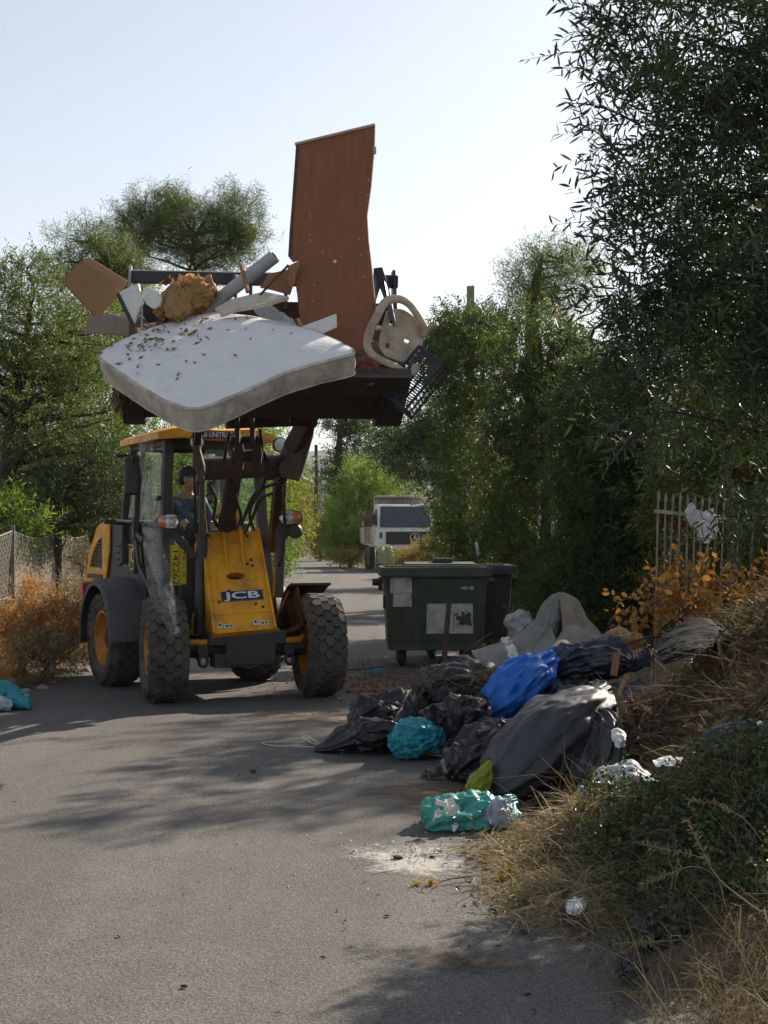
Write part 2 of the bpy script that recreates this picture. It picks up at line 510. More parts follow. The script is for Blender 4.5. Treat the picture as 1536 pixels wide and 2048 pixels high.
def sheet(name, grid, mat, seed=0, amp=.02, freq=4, res=(60, 60), thick=.004, parent=None, ground=None, k=7, fine=.4, keep=None, rnd=False, **kw):
    """crumpled sheet through a control grid of (px,py,Y) rows"""
    rng = np.random.default_rng(seed)
    Gd = np.array([[list(P(*p)) for p in row] for row in grid])
    nr_, nc_ = res
    rows = np.array([cr(Gd[i], nc_) for i in range(Gd.shape[0])])
    Sf = np.array([cr(rows[:, j], nr_) for j in range(nc_)]).transpose(1, 0, 2)
    V = Sf.reshape(-1, 3)
    du = np.gradient(Sf, axis=0); dv = np.gradient(Sf, axis=1)
    nn = unit(np.cross(du, dv)).reshape(-1, 3)
    size = max(np.ptp(V[:, 0]), np.ptp(V[:, 2]), np.ptp(V[:, 1]))
    V = V + nn * (tri_fold(V / size, rng, k, freq, amp) + tri_fold(V / size, rng, k, freq * 2.7, amp * fine))[:, None]
    if ground is not None: V[:, 2] = np.maximum(V[:, 2], ground + .004)
    idx = np.arange(nr_ * nc_).reshape(nr_, nc_)
    Fc = np.stack([idx[:-1, :-1], idx[:-1, 1:], idx[1:, 1:], idx[1:, :-1]], -1)
    if keep is not None:
        u, v = np.meshgrid((np.arange(nr_ - 1) + .5) / (nr_ - 1), (np.arange(nc_ - 1) + .5) / (nc_ - 1), indexing='ij')
        Fc = Fc[keep(u, v, rng)]
    o = np_mesh(name, V, Fc.reshape(-1, 4), mat, parent, smooth=True, **kw)
    if thick:
        sm = o.modifiers.new('thickness', 'SOLIDIFY'); sm.thickness = thick; sm.offset = 0
    return o

# ------------------------------------------------------------------ the setting: ground, road, hills, air
RY = np.array([-30, 4.5, 14, 20, 30, 45, 64, 78, 90, 100, 112, 128])
RL = np.array([-5.2, -4.2, -3.75, -3.8, -3.9, -4.2, -4.8, -5.5, -6.2, -7.2, -9.2, -13.5])
RR = np.array([1.3, 1.0, 0.95, 1.0, 1.0, .6, -.4, -1.6, -2.7, -4.1, -6.2, -10.5])
def road_l(y): return np.interp(y, RY, RL)
def road_r(y): return np.interp(y, RY, RR)
def sstep(a, b, x):
    t = np.clip((x - a) / (b - a), 0, 1); return t * t * (3 - 2 * t)
def wob(x, y, s=1.0):
    return (np.sin(x*2.1*s + 1.3*np.sin(y*1.7*s)) + np.sin(y*2.7*s + 1.1*np.sin(x*2.3*s + 1)) + .5*np.sin(x*6.1*s + y*4.3*s) + .4*np.sin(x*9.7*s - y*8.9*s)) / 2.9
# heaps: x, y, sx, sy, height
HEAPS = [(2.75, 9.2, .85, 1.1, 1.12), (1.68, 6.5, .46, .52, .47), (1.02, 6.98, .24, .34, .27), (2.1, 7.8, .55, .55, .42),
         (1.3, 9.7, .45, .9, .30), (1.55, 11.6, .55, .9, .42), (.85, 6.25, .2, .25, .06), (1.5, 5.4, .35, .5, .14)]
def H(x, y):
    x = np.asarray(x, float); y = np.asarray(y, float)
    l = road_l(y); r = road_r(y)
    out = -.03 + 0 * x
    w = wob(x, y)
    out = out + (.05 + .10 * sstep(.1, 1.4, l - x) + .035 * w) * sstep(-.12, .25, l - x + .10 * w)
    out = out + (.05 + .10 * sstep(.1, 1.6, x - r) + .035 * w) * sstep(-.10, .25, x - r + .10 * w)
    for hx, hy, sx, sy, hh in HEAPS:
        g = np.exp(-(((x - hx) / sx) ** 2 + ((y - hy) / sy) ** 2) * .8)
        out = out + hh * np.clip(g * 1.12 - .12, 0, 1) * (1 + .10 * wob(x, y, 2.2))
    return out
def axis(lo, hi, segs):
    a = [np.array([lo])]
    cur = lo
    for stop, step in segs:
        k = max(1, int(round((stop - cur) / step))); a.append(np.linspace(cur, stop, k + 1)[1:]); cur = stop
    return np.concatenate(a)
gx = axis(-6500, 6500, [(-400, 1000), (-40, 60), (-8, 2), (-3.2, .12), (.2, .6), (3.8, .07), (8, .4), (40, 3), (400, 60), (6500, 1000)])
gy = axis(-60, 6500, [(0, 5), (4.2, .6), (14, .09), (24, .3), (60, 1.5), (140, 4), (400, 40), (6500, 800)])
XX, YY = np.meshgrid(gx, gy)
ZZ = H(XX, YY)
Vg = np.stack([XX, YY, ZZ], -1).reshape(-1, 3)
ii = np.arange(len(gx) * len(gy)).reshape(len(gy), len(gx))
Fg = np.stack([ii[:-1, :-1], ii[:-1, 1:], ii[1:, 1:], ii[1:, :-1]], -1).reshape(-1, 4)
m, nt, out = nodes('dry_soil')
v = coords(nt)
b = N(nt, 'ShaderNodeBsdfPrincipled', Roughness=.95)
n1 = tex(nt, 'noise', .9, 8, .65, v); n2 = tex(nt, 'noise', 22, 6, .7, v)
c1 = ramp(nt, n1.outputs[0], [(.3, (.10, .067, .038)), (.55, (.17, .115, .066)), (.75, (.09, .075, .04))])
c2 = ramp(nt, n2.outputs[0], [(.3, (.045, .034, .02)), (.55, (.16, .115, .07)), (.75, (.26, .2, .125))])
nt.links.new(mixc(nt, .6, c1, c2), b.inputs['Base Color'])
bp = N(nt, 'ShaderNodeBump', Strength=.9, Distance=.05); nt.links.new(n2.outputs[0], bp.inputs['Height']); nt.links.new(bp.outputs[0], b.inputs['Normal'])
nt.links.new(b.outputs[0], out.inputs[0])
np_mesh('ground', Vg, Fg, m, smooth=True, kind='structure')

# road: asphalt strip 6 mm over the ground
m, nt, out = nodes('worn_asphalt')
v = coords(nt)
b = N(nt, 'ShaderNodeBsdfPrincipled', Roughness=.85)
b.inputs['Specular IOR Level'].default_value = .35
big = tex(nt, 'noise', .55, 5, .6, v); mid = tex(nt, 'noise', 5, 6, .65, v)
vs = coords(nt, (1.4, .12, 1)); streak = tex(nt, 'noise', 2.0, 5, .6, vs)
gr = tex(nt, 'noise', 92, 3, .8, v); gr2 = tex(nt, 'vor', 78, vec=v)
base = ramp(nt, big.outputs[0], [(.3, (.080, .078, .075)), (.5, (.098, .095, .091)), (.72, (.118, .112, .105))])
base = mixc(nt, .45, base, ramp(nt, streak.outputs[0], [(.35, (.080, .075, .070)), (.65, (.128, .117, .104))]))
base = mixc(nt, ramp(nt, mid.outputs[0], [(.42, 0.0), (.72, .55)]), base, (.072, .069, .067))
grain = ramp(nt, gr.outputs[0], [(.30, .22), (.46, .85), (.56, 1.12), (.70, 2.1)])
base = mixc(nt, .9, base, grain, 'MULTIPLY')
cv = nt.nodes.new('ShaderNodeTexVoronoi'); cv.feature = 'DISTANCE_TO_EDGE'; cv.inputs['Scale'].default_value = .55
wob_ = tex(nt, 'noise', 2.6, 6, .7, v); wv = N(nt, 'ShaderNodeVectorMath', operation='MULTIPLY_ADD'); nt.links.new(wob_.outputs['Color'], wv.inputs[0]); wv.inputs[1].default_value = (.9, .9, 0); nt.links.new(v, wv.inputs[2]); nt.links.new(wv.outputs[0], cv.inputs['Vector'])
crk = ramp(nt, cv.outputs['Distance'], [(0.0, 1.0), (.006, 0.0)]); msk = ramp(nt, tex(nt, 'noise', .8, 3, .5, v).outputs[0], [(.50, 0.0), (.62, .75)])
mc = N(nt, 'ShaderNodeMath', operation='MULTIPLY'); nt.links.new(crk, mc.inputs[0]); nt.links.new(msk, mc.inputs[1])
base = mixc(nt, mc.outputs[0], base, (.03, .028, .026))
wx_ = coords(nt, (1, 0, 0)); trk = tex(nt, 'wave', .19, 1, vec=wx_, Distortion=1.2); trk.bands_direction = 'X'
base = mixc(nt, ramp(nt, trk.outputs['Fac'], [(.35, 0.0), (.85, .22)]), base, (.06, .056, .052))
oil = tex(nt, 'noise', 1.1, 4, .55, v); base = mixc(nt, ramp(nt, oil.outputs[0], [(.66, 0.0), (.76, .45)]), base, (.045, .042, .04))
peb = ramp(nt, gr2.outputs['Color'], [(0.0, .62), (.8, 1.12), (.95, 1.75)])
base = mixc(nt, .55, base, peb, 'MULTIPLY')
nt.links.new(base, b.inputs['Base Color'])
bp = N(nt, 'ShaderNodeBump', Strength=.55, Distance=.006)
ad = N(nt, 'ShaderNodeMath', operation='ADD'); nt.links.new(gr.outputs[0], ad.inputs[0]); nt.links.new(gr2.outputs['Distance'], ad.inputs[1])
nt.links.new(ad.outputs[0], bp.inputs['Height']); nt.links.new(bp.outputs[0], b.inputs['Normal'])
nt.links.new(b.outputs[0], out.inputs[0])
ry = np.concatenate([np.arange(-25, 3, 2.0), np.arange(3, 22, .12), np.arange(22, 129, 1.0)])
rngr = np.random.default_rng(5)
el = road_l(ry) + .07 * np.sin(ry * 3.1) + .05 * np.sin(ry * 9.7 + 2); er = road_r(ry) + .06 * np.sin(ry * 2.7 + 1) + .05 * np.sin(ry * 11)
Vr = np.stack([np.stack([el, ry, 0*ry - .05], -1), np.stack([el, ry, 0*ry + .006], -1), np.stack([er, ry, 0*ry + .006], -1), np.stack([er, ry, 0*ry - .05], -1)], 1).reshape(-1, 3)
q = np.arange(len(ry) - 1)[:, None] * 4
Fr = np.concatenate([q + np.array([[0, 1, 5, 4]]), q + np.array([[1, 2, 6, 5]]), q + np.array([[2, 3, 7, 6]])])
np_mesh('road', Vr, Fr, m, kind='structure')

def splat(name, cx, cy, rx, ry_, z, mat, seed, rot=0, n=90, jag=.28):
    rng = np.random.default_rng(seed)
    a = np.linspace(0, 2*np.pi, n, endpoint=False)
    r = 1 + jag * (np.sin(a*3 + rng.random()*6)*.5 + np.sin(a*7 + rng.random()*6)*.35 + np.sin(a*13 + rng.random()*6)*.25 + rng.normal(size=n)*.12)
    x = np.cos(a)*r*rx; y = np.sin(a)*r*ry_
    V = np.stack([cx + x*math.cos(rot) - y*math.sin(rot), cy + x*math.sin(rot) + y*math.cos(rot), 0*a + z], -1)
    V = np.concatenate([V, [[cx, cy, z]]]); k = np.arange(n)
    return np_mesh(name, V, np.stack([k, (k+1) % n, np.full(n, n)], -1), mat, kind='structure')
def stainmat(name, col, scale, lo, hi, rad=1.0):
    """powder or soil lying thin on the road: patchy cover, thinner towards its rim"""
    m, nt, out = nodes(name)
    tc = nt.nodes.new('ShaderNodeTexCoord')
    b = N(nt, 'ShaderNodeBsdfPrincipled', Roughness=.95)
    n = tex(nt, 'noise', scale, 8, .7, tc.outputs['Object']); n2 = tex(nt, 'noise', scale * 9, 4, .7, tc.outputs['Object'])
    nt.links.new(ramp(nt, n2.outputs[0], [(.3, [c*.6 for c in col]), (.7, [min(1, c*1.25) for c in col])]), b.inputs['Base Color'])
    ln = N(nt, 'ShaderNodeVectorMath', operation='LENGTH')
    mp = nt.nodes.new('ShaderNodeMapping'); mp.inputs['Scale'].default_value = rad; nt.links.new(tc.outputs['Object'], mp.inputs[0]); nt.links.new(mp.outputs[0], ln.inputs[0])
    ad = N(nt, 'ShaderNodeMath', operation='ADD'); nt.links.new(n.outputs[0], ad.inputs[0])
    ml = N(nt, 'ShaderNodeMath', operation='MULTIPLY_ADD'); nt.links.new(ln.outputs['Value'], ml.inputs[0]); ml.inputs[1].default_value = -.42; ml.inputs[2].default_value = .22
    nt.links.new(ml.outputs[0], ad.inputs[1])
    a2 = N(nt, 'ShaderNodeMath', operation='MULTIPLY_ADD'); nt.links.new(n2.outputs[0], a2.inputs[0]); a2.inputs[1].default_value = .35; a2.inputs[2].default_value = -.17
    a3 = N(nt, 'ShaderNodeMath', operation='ADD'); nt.links.new(ad.outputs[0], a3.inputs[0]); nt.links.new(a2.outputs[0], a3.inputs[1])
    f = ramp(nt, a3.outputs[0], [(lo, 0.0), (hi, 1.0)])
    t = N(nt, 'ShaderNodeBsdfTransparent'); mx = N(nt, 'ShaderNodeMixShader'); nt.links.new(f, mx.inputs[0])
    nt.links.new(t.outputs[0], mx.inputs[1]); nt.links.new(b.outputs[0], mx.inputs[2]); nt.links.new(mx.outputs[0], out.inputs[0])
    return m
splat('white_powder_spill', .20, 7.08, .42, .52, .0105, stainmat('lime_powder', (.40, .385, .36), 3.2, .38, .60, (2.6, 1.9, 1)), 3, rot=.3)
splat('red_soil_patch', -.05, 15.3, 1.0, 1.7, .0105, stainmat('red_soil', (.17, .082, .048), 1.6, .40, .66, (1.0, .6, 1)), 4)
splat('brown_soil_patch', .45, 8.6, .75, 1.3, .0145, stainmat('brown_soil', (.20, .125, .075), 2.0, .46, .72, (1.3, .75, 1)), 6)
splat('brown_soil_patch', .3, 5.35, .5, .28, .0145, stainmat('rust_soil', (.12, .078, .055), 3.0, .50, .80, (2.0, 3.4, 1)), 8)
splat('brown_soil_patch', -.4, 12.6, 1.2, 1.2, .0145, stainmat('pale_soil', (.22, .165, .115), 1.4, .48, .78, (.8, .8, 1)), 9)

# far hills behind the sea haze
hx = np.linspace(-3000, 3000, 161)
prof = 245 + 26*np.sin(hx*.0013 + .6) + 12*np.sin(hx*.0041) + 6*np.sin(hx*.011 + 2) + 3*np.sin(hx*.03)
rows = []
for k, (yy, f) in enumerate(((3700, 0), (3800, .35), (3900, .75), (4000, 1.0), (4300, .8), (4700, 0))):
    rows.append(np.stack([hx, yy + 40*np.sin(hx*.004 + k), np.maximum(prof*f*(1 + .04*np.sin(hx*.013 + k*2)) - (2 if f == 0 else 0), -2)], -1))
Vh = np.array(rows).reshape(-1, 3); ih = np.arange(len(Vh)).reshape(6, -1)
np_mesh('hills', Vh, np.stack([ih[:-1, :-1], ih[:-1, 1:], ih[1:, 1:], ih[1:, :-1]], -1).reshape(-1, 4),
        pbr('hill_scrub', (.07, .085, .06), .95, var=.4, vscale=.01), smooth=True, kind='structure')
def build_haze(density=.00014):
    m, nt, out = nodes('thin_air')
    pv = N(nt, 'ShaderNodeVolumePrincipled', Density=density)
    pv.inputs['Color'].default_value = (.86, .92, 1.0, 1); pv.inputs['Anisotropy'].default_value = 0.0
    nt.links.new(pv.outputs[0], out.inputs['Volume'])
    MB().box((0, 3200, 159), (13200, 6700, 322)).build('haze', m, kind='stuff')

# ------------------------------------------------------------------ trees, hedge, fences
LF_olive = leafmat('grey_green_leaf', [(0.062, 0.106, 0.034), (0.115, 0.168, 0.050), (0.179, 0.232, 0.073), (0.095, 0.137, 0.042)], .42)
LF_bright = leafmat('fresh_green_leaf', [(0.095, 0.179, 0.038), (0.168, 0.274, 0.053), (0.232, 0.316, 0.062), (0.106, 0.190, 0.042)], .45)
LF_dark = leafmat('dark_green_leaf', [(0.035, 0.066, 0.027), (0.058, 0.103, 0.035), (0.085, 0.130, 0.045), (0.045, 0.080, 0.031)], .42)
LF_hedge = leafmat('oleander_leaf', [(0.036, 0.071, 0.024), (0.067, 0.111, 0.034), (0.100, 0.143, 0.040), (0.143, 0.168, 0.047), (0.047, 0.084, 0.027)], .42)
LF_yellow = leafmat('yellowing_leaf', [(0.128, 0.156, 0.037), (0.219, 0.229, 0.051), (0.292, 0.256, 0.054), (0.109, 0.137, 0.037)], .45)
LF_near = leafmat('willowy_leaf', [(0.033, 0.059, 0.026), (0.049, 0.083, 0.033), (0.074, 0.106, 0.046), (0.040, 0.066, 0.030)], .20, tint=(1.1, 1.15, .6), rough=.42, spec=.4)
LF_pine = leafmat('pine_needle', [(0.067, 0.115, 0.038), (0.115, 0.168, 0.050), (0.179, 0.221, 0.059), (0.084, 0.137, 0.042)], .35)
LF_orange = leafmat('withered_orange_leaf', [(.30, .16, .045), (.42, .24, .06), (.50, .31, .09), (.22, .11, .04), (.34, .21, .08), (.18, .10, .05)], .5, tint=(1.25, 1.0, .6))
LF_rust = leafmat('rusty_dry_leaf', [(.40, .20, .06), (.48, .26, .085), (.30, .16, .06), (.42, .28, .11)], .5, tint=(1.1, 1, .8))
LF_ivy = leafmat('ivy_cuttings_leaf', [(0.027, 0.049, 0.016), (0.046, 0.076, 0.024), (0.068, 0.101, 0.038), (0.121, 0.142, 0.068), (0.035, 0.059, 0.020)], .28, rough=.38)
STRAW = leafmat('straw', [(.27, .21, .115), (.37, .295, .175), (.17, .14, .08), (.47, .395, .255), (.28, .22, .12), (.19, .19, .10)], .30, tint=(1.1, 1, .8), rough=.7)
STRAW_D = leafmat('brown_straw', [(.155, .118, .066), (.225, .178, .107), (.10, .08, .05), (.31, .255, .165), (.13, .13, .06), (.175, .128, .077)], .22, tint=(1.1, 1, .8), rough=.75)
BARK = pbr('grey_bark', (.085, .07, .055), .9, var=.45, vscale=12, bump=.7, bscale=30, bdist=.02)
BARK_D = pbr('dark_bark', (.045, .036, .03), .9, var=.4, vscale=12, bump=.7, bscale=30, bdist=.02)

# --- trees behind the wire fence
tr_l = [P(8, 1075, 21), P(14, 960, 21), P(30, 820, 21), P(52, 700, 21.2), P(62, 600, 21.4)]
tr_l[0].z = .1
tree('olive_tree', 'tall grey-green tree with a forked dark trunk behind the wire fence', 'tree',
     [BL(50, 640, 21, 110, 105, 1.0), BL(150, 690, 21.5, 95, 105, 1.0), BL(55, 800, 20.5, 140, 130, 1.2), BL(190, 830, 21.5, 95, 120, 1.0), BL(-60, 640, 21, 90, 130, 1.0), BL(60, 560, 21, 75, 52, .6)],
     LF_olive, BARK_D, 11, 520, 6, 11, .22, .30, .075, .018, trunk=tr_l, tr=[.16, .14, .11, .07, .03], nlimb=54, limb_r=.06, twig=.004)
tree('shrub', 'dark leggy shrub with bare twigs behind the wire fence', 'shrub',
     [BL(165, 960, 20.5, 85, 80, .7), BL(240, 985, 20.8, 60, 85, .7), BL(110, 1010, 20.3, 60, 70, .6)], LF_dark, BARK_D, 12, 230, 6, 10, .18, .3, .06, .015, nlimb=60, limb_r=.02, twig=.004)
tree('shrub', 'bright green shrub reaching over the top wire of the fence', 'shrub',
     [BL(15, 1035, 18.9, 55, 42, .45), BL(-30, 1060, 18.9, 60, 60, .5), BL(60, 1050, 19, 30, 30, .3)], LF_bright, BARK, 13, 70, 5, 10, .12, .3, .10, .02, nlimb=14, limb_r=.015, twig=.004, up=.6)
tree('pine_tree', 'tall feathery pine rising above the load in the bucket', 'tree',
     [BL(300, 450, 36, 70, 50, 1.2), BL(385, 470, 36, 95, 75, 1.6), BL(475, 425, 36, 48, 32, .8), BL(350, 410, 36, 30, 26, .6), BL(440, 500, 36, 70, 60, 1.2), BL(260, 500, 36, 50, 40, .8), BL(500, 475, 36, 30, 30, .6)],
     LF_pine, BARK_D, 14, 420, 7, 14, .30, .35, .15, .014, trunk=[(-5.2, 36, 0), (-5.1, 36, 4), (-4.9, 36, 7), (-4.8, 36, 9.6)], tr=[.2, .17, .1, .03], nlimb=50, limb_r=.06, up=.9, ang=.95, spread=.6, inner=.3, twig=.006)
tree('pine_tree', 'thin pale pine standing behind the cardboard box', 'tree',
     [BL(180, 490, 31, 50, 38, .9), BL(215, 530, 31, 60, 50, 1.0), BL(140, 540, 31, 40, 40, .8), BL(240, 560, 31, 60, 50, 1.0)],
     LF_pine, BARK_D, 15, 170, 6, 13, .28, .35, .14, .013, nlimb=34, limb_r=.045, up=.8, ang=.9, spread=.7, inner=.3, twig=.006)
for k, (bl, lf, lab, nc) in enumerate((
    ([BL(300, 700, 30, 130, 130, 2), BL(330, 860, 29, 130, 130, 2), BL(420, 960, 29, 110, 110, 2), BL(280, 960, 29, 120, 120, 2)], LF_bright, 'leafy green tree seen between the cab roof and the bucket', 520),
    ([BL(520, 960, 42, 60, 120, 2), BL(470, 900, 42, 80, 120, 2), BL(440, 1020, 40, 90, 80, 2)], LF_bright, 'green tree showing through the cab windows', 330),
    ([BL(566, 1010, 58, 26, 50, 1.2), BL(570, 1060, 58, 26, 40, 1.2), BL(555, 975, 58, 26, 34, 1.2)], LF_yellow, 'yellow-green tree beside the raised loader arms', 200),
    ([BL(590, 1000, 128, 50, 55, 5), BL(640, 1020, 128, 40, 60, 5), BL(690, 1040, 128, 40, 60, 5), BL(600, 1080, 128, 60, 45, 5), BL(520, 1040, 128, 50, 70, 5)], LF_olive, 'hazy tree closing the far end of the road', 330))):
    Yk = bl[0][1]
    tree('broadleaf_tree', lab, 'tree', bl, lf, BARK_D, 20 + k, nc, 5, 10, .3 * Yk / 30, .4 * Yk / 30, .10 * Yk / 30, .028 * Yk / 30, nlimb=20, limb_r=.06)

for k, (bl, lf, lab, nc) in enumerate((
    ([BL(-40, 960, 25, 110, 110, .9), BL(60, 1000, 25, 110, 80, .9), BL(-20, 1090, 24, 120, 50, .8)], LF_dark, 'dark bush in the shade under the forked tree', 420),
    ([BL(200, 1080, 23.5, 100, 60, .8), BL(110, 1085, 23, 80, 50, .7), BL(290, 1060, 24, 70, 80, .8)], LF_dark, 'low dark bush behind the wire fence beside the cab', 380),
    ([BL(390, 1060, 34, 110, 60, 1.2), BL(500, 1070, 38, 90, 70, 1.2), BL(300, 1000, 33, 90, 90, 1.2)], LF_olive, 'grey-green bush seen through the lower cab glass', 330),
    ([BL(540, 1095, 50, 28, 40, .9)], LF_bright, 'low green bush at the road edge behind the loader', 110),
    ([BL(120, 880, 27, 130, 150, 1.3), BL(-20, 850, 27, 120, 150, 1.3), BL(170, 700, 27, 90, 110, 1.1)], LF_olive, 'dense grey-green tree filling in behind the forked one', 620))):
    Yk = bl[0][1]
    tree('bush' if k < 4 else 'broadleaf_tree', lab, 'bush' if k < 4 else 'tree', bl, lf, BARK_D, 90 + k, nc, 6, 11, .2 * Yk / 24, .28 * Yk / 24, .085 * Yk / 24, .02 * Yk / 24, nlimb=18, limb_r=.03, inner=.2)
# far wood that reads as one mass
rngw = np.random.default_rng(99)
bw_ = [(x, 150 + 20*rngw.random(), 2.0 + 1.8*rngw.random(), 6, 4, 2.4 + 2.2*rngw.random()) for x in np.arange(-90, 95, 5.5)]
c, o = clump_centres(rngw, bw_, 2600, .6)
V, Fc, _ = sprigs(rngw, c, o, 4, .7, .9, 7, .5, .2, .8, .4)
V[:, 2] = np.maximum(V[:, 2], .05)
np_mesh('far_wood', V, Fc, LF_olive, kind='stuff')

# --- beyond the bend
tree('ivy_clad_pine', 'tall bare-topped pine with an ivy-clad trunk beyond the parked truck', 'tree',
     [BL(700, 925, 82, 34, 42, 1.0), BL(690, 845, 82, 40, 26, 1.2), BL(730, 850, 82, 40, 30, 1.2), BL(675, 960, 82, 20, 45, .8)], LF_dark, BARK_D, 30, 210, 5, 10, .5, .8, .25, .06,
     trunk=[P(680, 1110, 82), P(680, 1000, 82), P(678, 900, 82), P(682, 830, 82), P(700, 800, 82)], tr=[.3, .28, .2, .13, .04], nlimb=26, limb_r=.12)
tree('pine_tree', 'bushy bright green young pine beside the parked truck', 'tree',
     [BL(715, 1010, 74, 48, 52, 1.5), BL(690, 1060, 73, 46, 50, 1.5), BL(745, 985, 74, 50, 45, 1.5), BL(700, 1095, 72, 40, 25, 1.2), BL(730, 950, 75, 30, 30, 1.0), BL(780, 1000, 76, 50, 60, 1.5)], LF_bright, BARK_D, 31, 420, 6, 11, .5, .55, .24, .045, nlimb=14, limb_r=.07, up=.8)
tree('shrub', 'small orange-yellow tree at the foot of the wooden pole', 'shrub',
     [BL(650, 1055, 90, 26, 22, .9), BL(640, 1085, 90, 22, 26, .9)], leafmat('orange_yellow_leaf', [(.2, .13, .04), (.26, .15, .05), (.15, .13, .04)], .4), BARK_D, 32, 90, 5, 9, .4, .5, .22, .06, nlimb=10, limb_r=.05)
tree('shrub', 'dark low bush at the foot of the wooden pole', 'shrub',
     [BL(655, 1100, 96, 22, 16, .8), BL(690, 1110, 92, 26, 14, .8)], LF_dark, BARK_D, 33, 80, 5, 9, .4, .5, .22, .06, nlimb=8, limb_r=.04)

# --- the dark hedge along the road
hed = [
 ('oleander', 'dark oleander drooping over the windscreen of the parked truck', [BL(860, 915, 46, 70, 62, 1.4), BL(800, 895, 48, 50, 40, 1.2), BL(925, 1015, 46, 34, 70, 1.2), BL(945, 1060, 44, 50, 80, 1.4), BL(900, 850, 46, 60, 70, 1.2), BL(945, 1110, 44, 56, 40, 1.3)], LF_dark, 640, 6, 12, .42, .5, .17, .034),
 ('oleander', 'tall oleander wrapped round the grey concrete pole', [BL(935, 760, 32, 80, 90, 1.2), BL(900, 690, 32, 55, 55, 1.0), BL(960, 670, 32, 75, 50, 1.0), BL(960, 880, 31, 90, 110, 1.2), BL(960, 1010, 30, 85, 110, 1.2), BL(1000, 1090, 30, 70, 80, 1.0), BL(880, 720, 33, 40, 60, .8), BL(938, 660, 30.5, 55, 48, .6), BL(945, 720, 30, 60, 60, .7), BL(980, 1150, 30, 90, 60, 1.1), BL(920, 1100, 32, 60, 60, 1.0)], LF_hedge, 1000, 6, 12, .24, .30, .095, .030),
 ('oleander', 'wide yellow-flecked oleander with pink flowers behind the wheeled bins', [BL(1080, 700, 24, 90, 80, 1.0), BL(1060, 820, 24, 80, 90, 1.0), BL(1130, 760, 24, 80, 100, 1.0), BL(1110, 900, 23.5, 95, 110, 1.0), BL(1080, 1030, 23, 90, 110, 1.0), BL(1090, 1150, 22.5, 80, 70, .9), BL(1000, 960, 24, 50, 110, .8), BL(1090, 1200, 22.2, 100, 55, .9), BL(1010, 1130, 23.5, 60, 90, .8)], LF_hedge, 1250, 6, 12, .20, .22, .070, .024),
 ('oleander', 'dark oleander beside the end of the spiked fence', [BL(1200, 820, 18.5, 80, 110, .8), BL(1190, 960, 18.5, 80, 110, .8), BL(1200, 1080, 18, 80, 110, .8), BL(1170, 1180, 17.5, 90, 60, .7), BL(1280, 900, 18.5, 60, 120, .7), BL(1270, 1060, 18, 55, 130, .6), BL(1260, 1180, 17.5, 60, 60, .5), BL(1180, 1240, 17.3, 120, 60, .7), BL(1290, 1240, 17.3, 70, 60, .5)], LF_dark, 1350, 6, 12, .18, .22, .070, .021),
 ('tamarisk', 'wispy grey tree standing above the hedge', [BL(1080, 560, 34, 60, 50, 1.0), BL(1140, 570, 34, 60, 60, 1.0), BL(1085, 520, 34, 40, 26, .6), BL(1140, 530, 34, 30, 22, .5), BL(1060, 600, 34, 50, 40, .8)], LF_olive, 260, 5, 13, .28, .5, .13, .016),
 ('oleander', 'sunlit oleander with pink flowers behind the spiked fence', [BL(1420, 900, 17.5, 110, 110, .8), BL(1500, 960, 17, 90, 120, .8), BL(1380, 1050, 17, 90, 120, .7), BL(1480, 1100, 16.5, 100, 110, .7), BL(1590, 1000, 17, 100, 150, .8), BL(1420, 1180, 16.5, 120, 70, .6), BL(1560, 1180, 16.5, 120, 80, .6)], LF_yellow, 900, 5, 12, .2, .26, .09, .018),
 ('oleander', 'shaded oleander filling the gap behind the near tree', [BL(1330, 750, 21, 110, 120, .9), BL(1430, 700, 21, 110, 140, .9), BL(1540, 760, 21, 120, 160, .9)], LF_hedge, 520, 5, 12, .24, .3, .1, .02)]
HEDGE = []
for k, (nm, lab, bl, lf, nc, per, nl, rc, tl, L, W) in enumerate(hed):
    HEDGE.append(tree(nm, lab, 'tree' if nm == 'tamarisk' else 'shrub', bl, lf, BARK_D, 40 + k, nc, per, nl, rc, tl, L, W, nlimb=16, limb_r=.035, group='hedge shrubs along the road', inner=.5, ang=.75, up=.3))
# oleander flowers are parts of their shrubs
rngf = np.random.default_rng(77)
for root, bl in ((HEDGE[2], hed[2][2]), (HEDGE[5], hed[5][2]), (HEDGE[0], hed[0][2])):
    c, o = clump_centres(rngf, bl, 60, .95)
    for cc in c[o[:, 1] < .1][:20]:
        p = cc + rngf.normal(size=(9, 3)) * .014
        V, Fc = leaf_quads(p, rngf.normal(size=p.shape), np.full(9, .05), np.full(9, .04), rngf)
        np_mesh('flower', V, Fc, leafmat('pink_petal', [(.55, .10, .13), (.6, .18, .2), (.45, .07, .09)], .4, tint=(1.1, 1, 1)), root)
# trees outside the frame on the sunny side, whose shade lies across the road
for k, (x, y, z, rx, rz, lab) in enumerate(((4.9, 16.4, 4.7, 1.5, 1.3, 'tall oleander further along the spiked fence, out over the lane'), (7.0, 21.5, 6.6, 1.6, 1.6, 'tall tree behind the spiked fence, topping the oleanders'), (8.8, 19.5, 6.6, 1.7, 1.7, 'round-topped tree well behind the spiked fence'))):
    tree('oleander', lab, 'shrub', [(x, y, z, rx, rx, rz), (x + .5, y + .4, z - 1.6, rx, rx, 1.4), (x - .5, y - .3, z - 2.6, rx, rx, 1.2)], LF_hedge, BARK_D, 60 + k, 340, 5, 11, .22, .32, .13, .034, nlimb=12, group='hedge shrubs along the road')

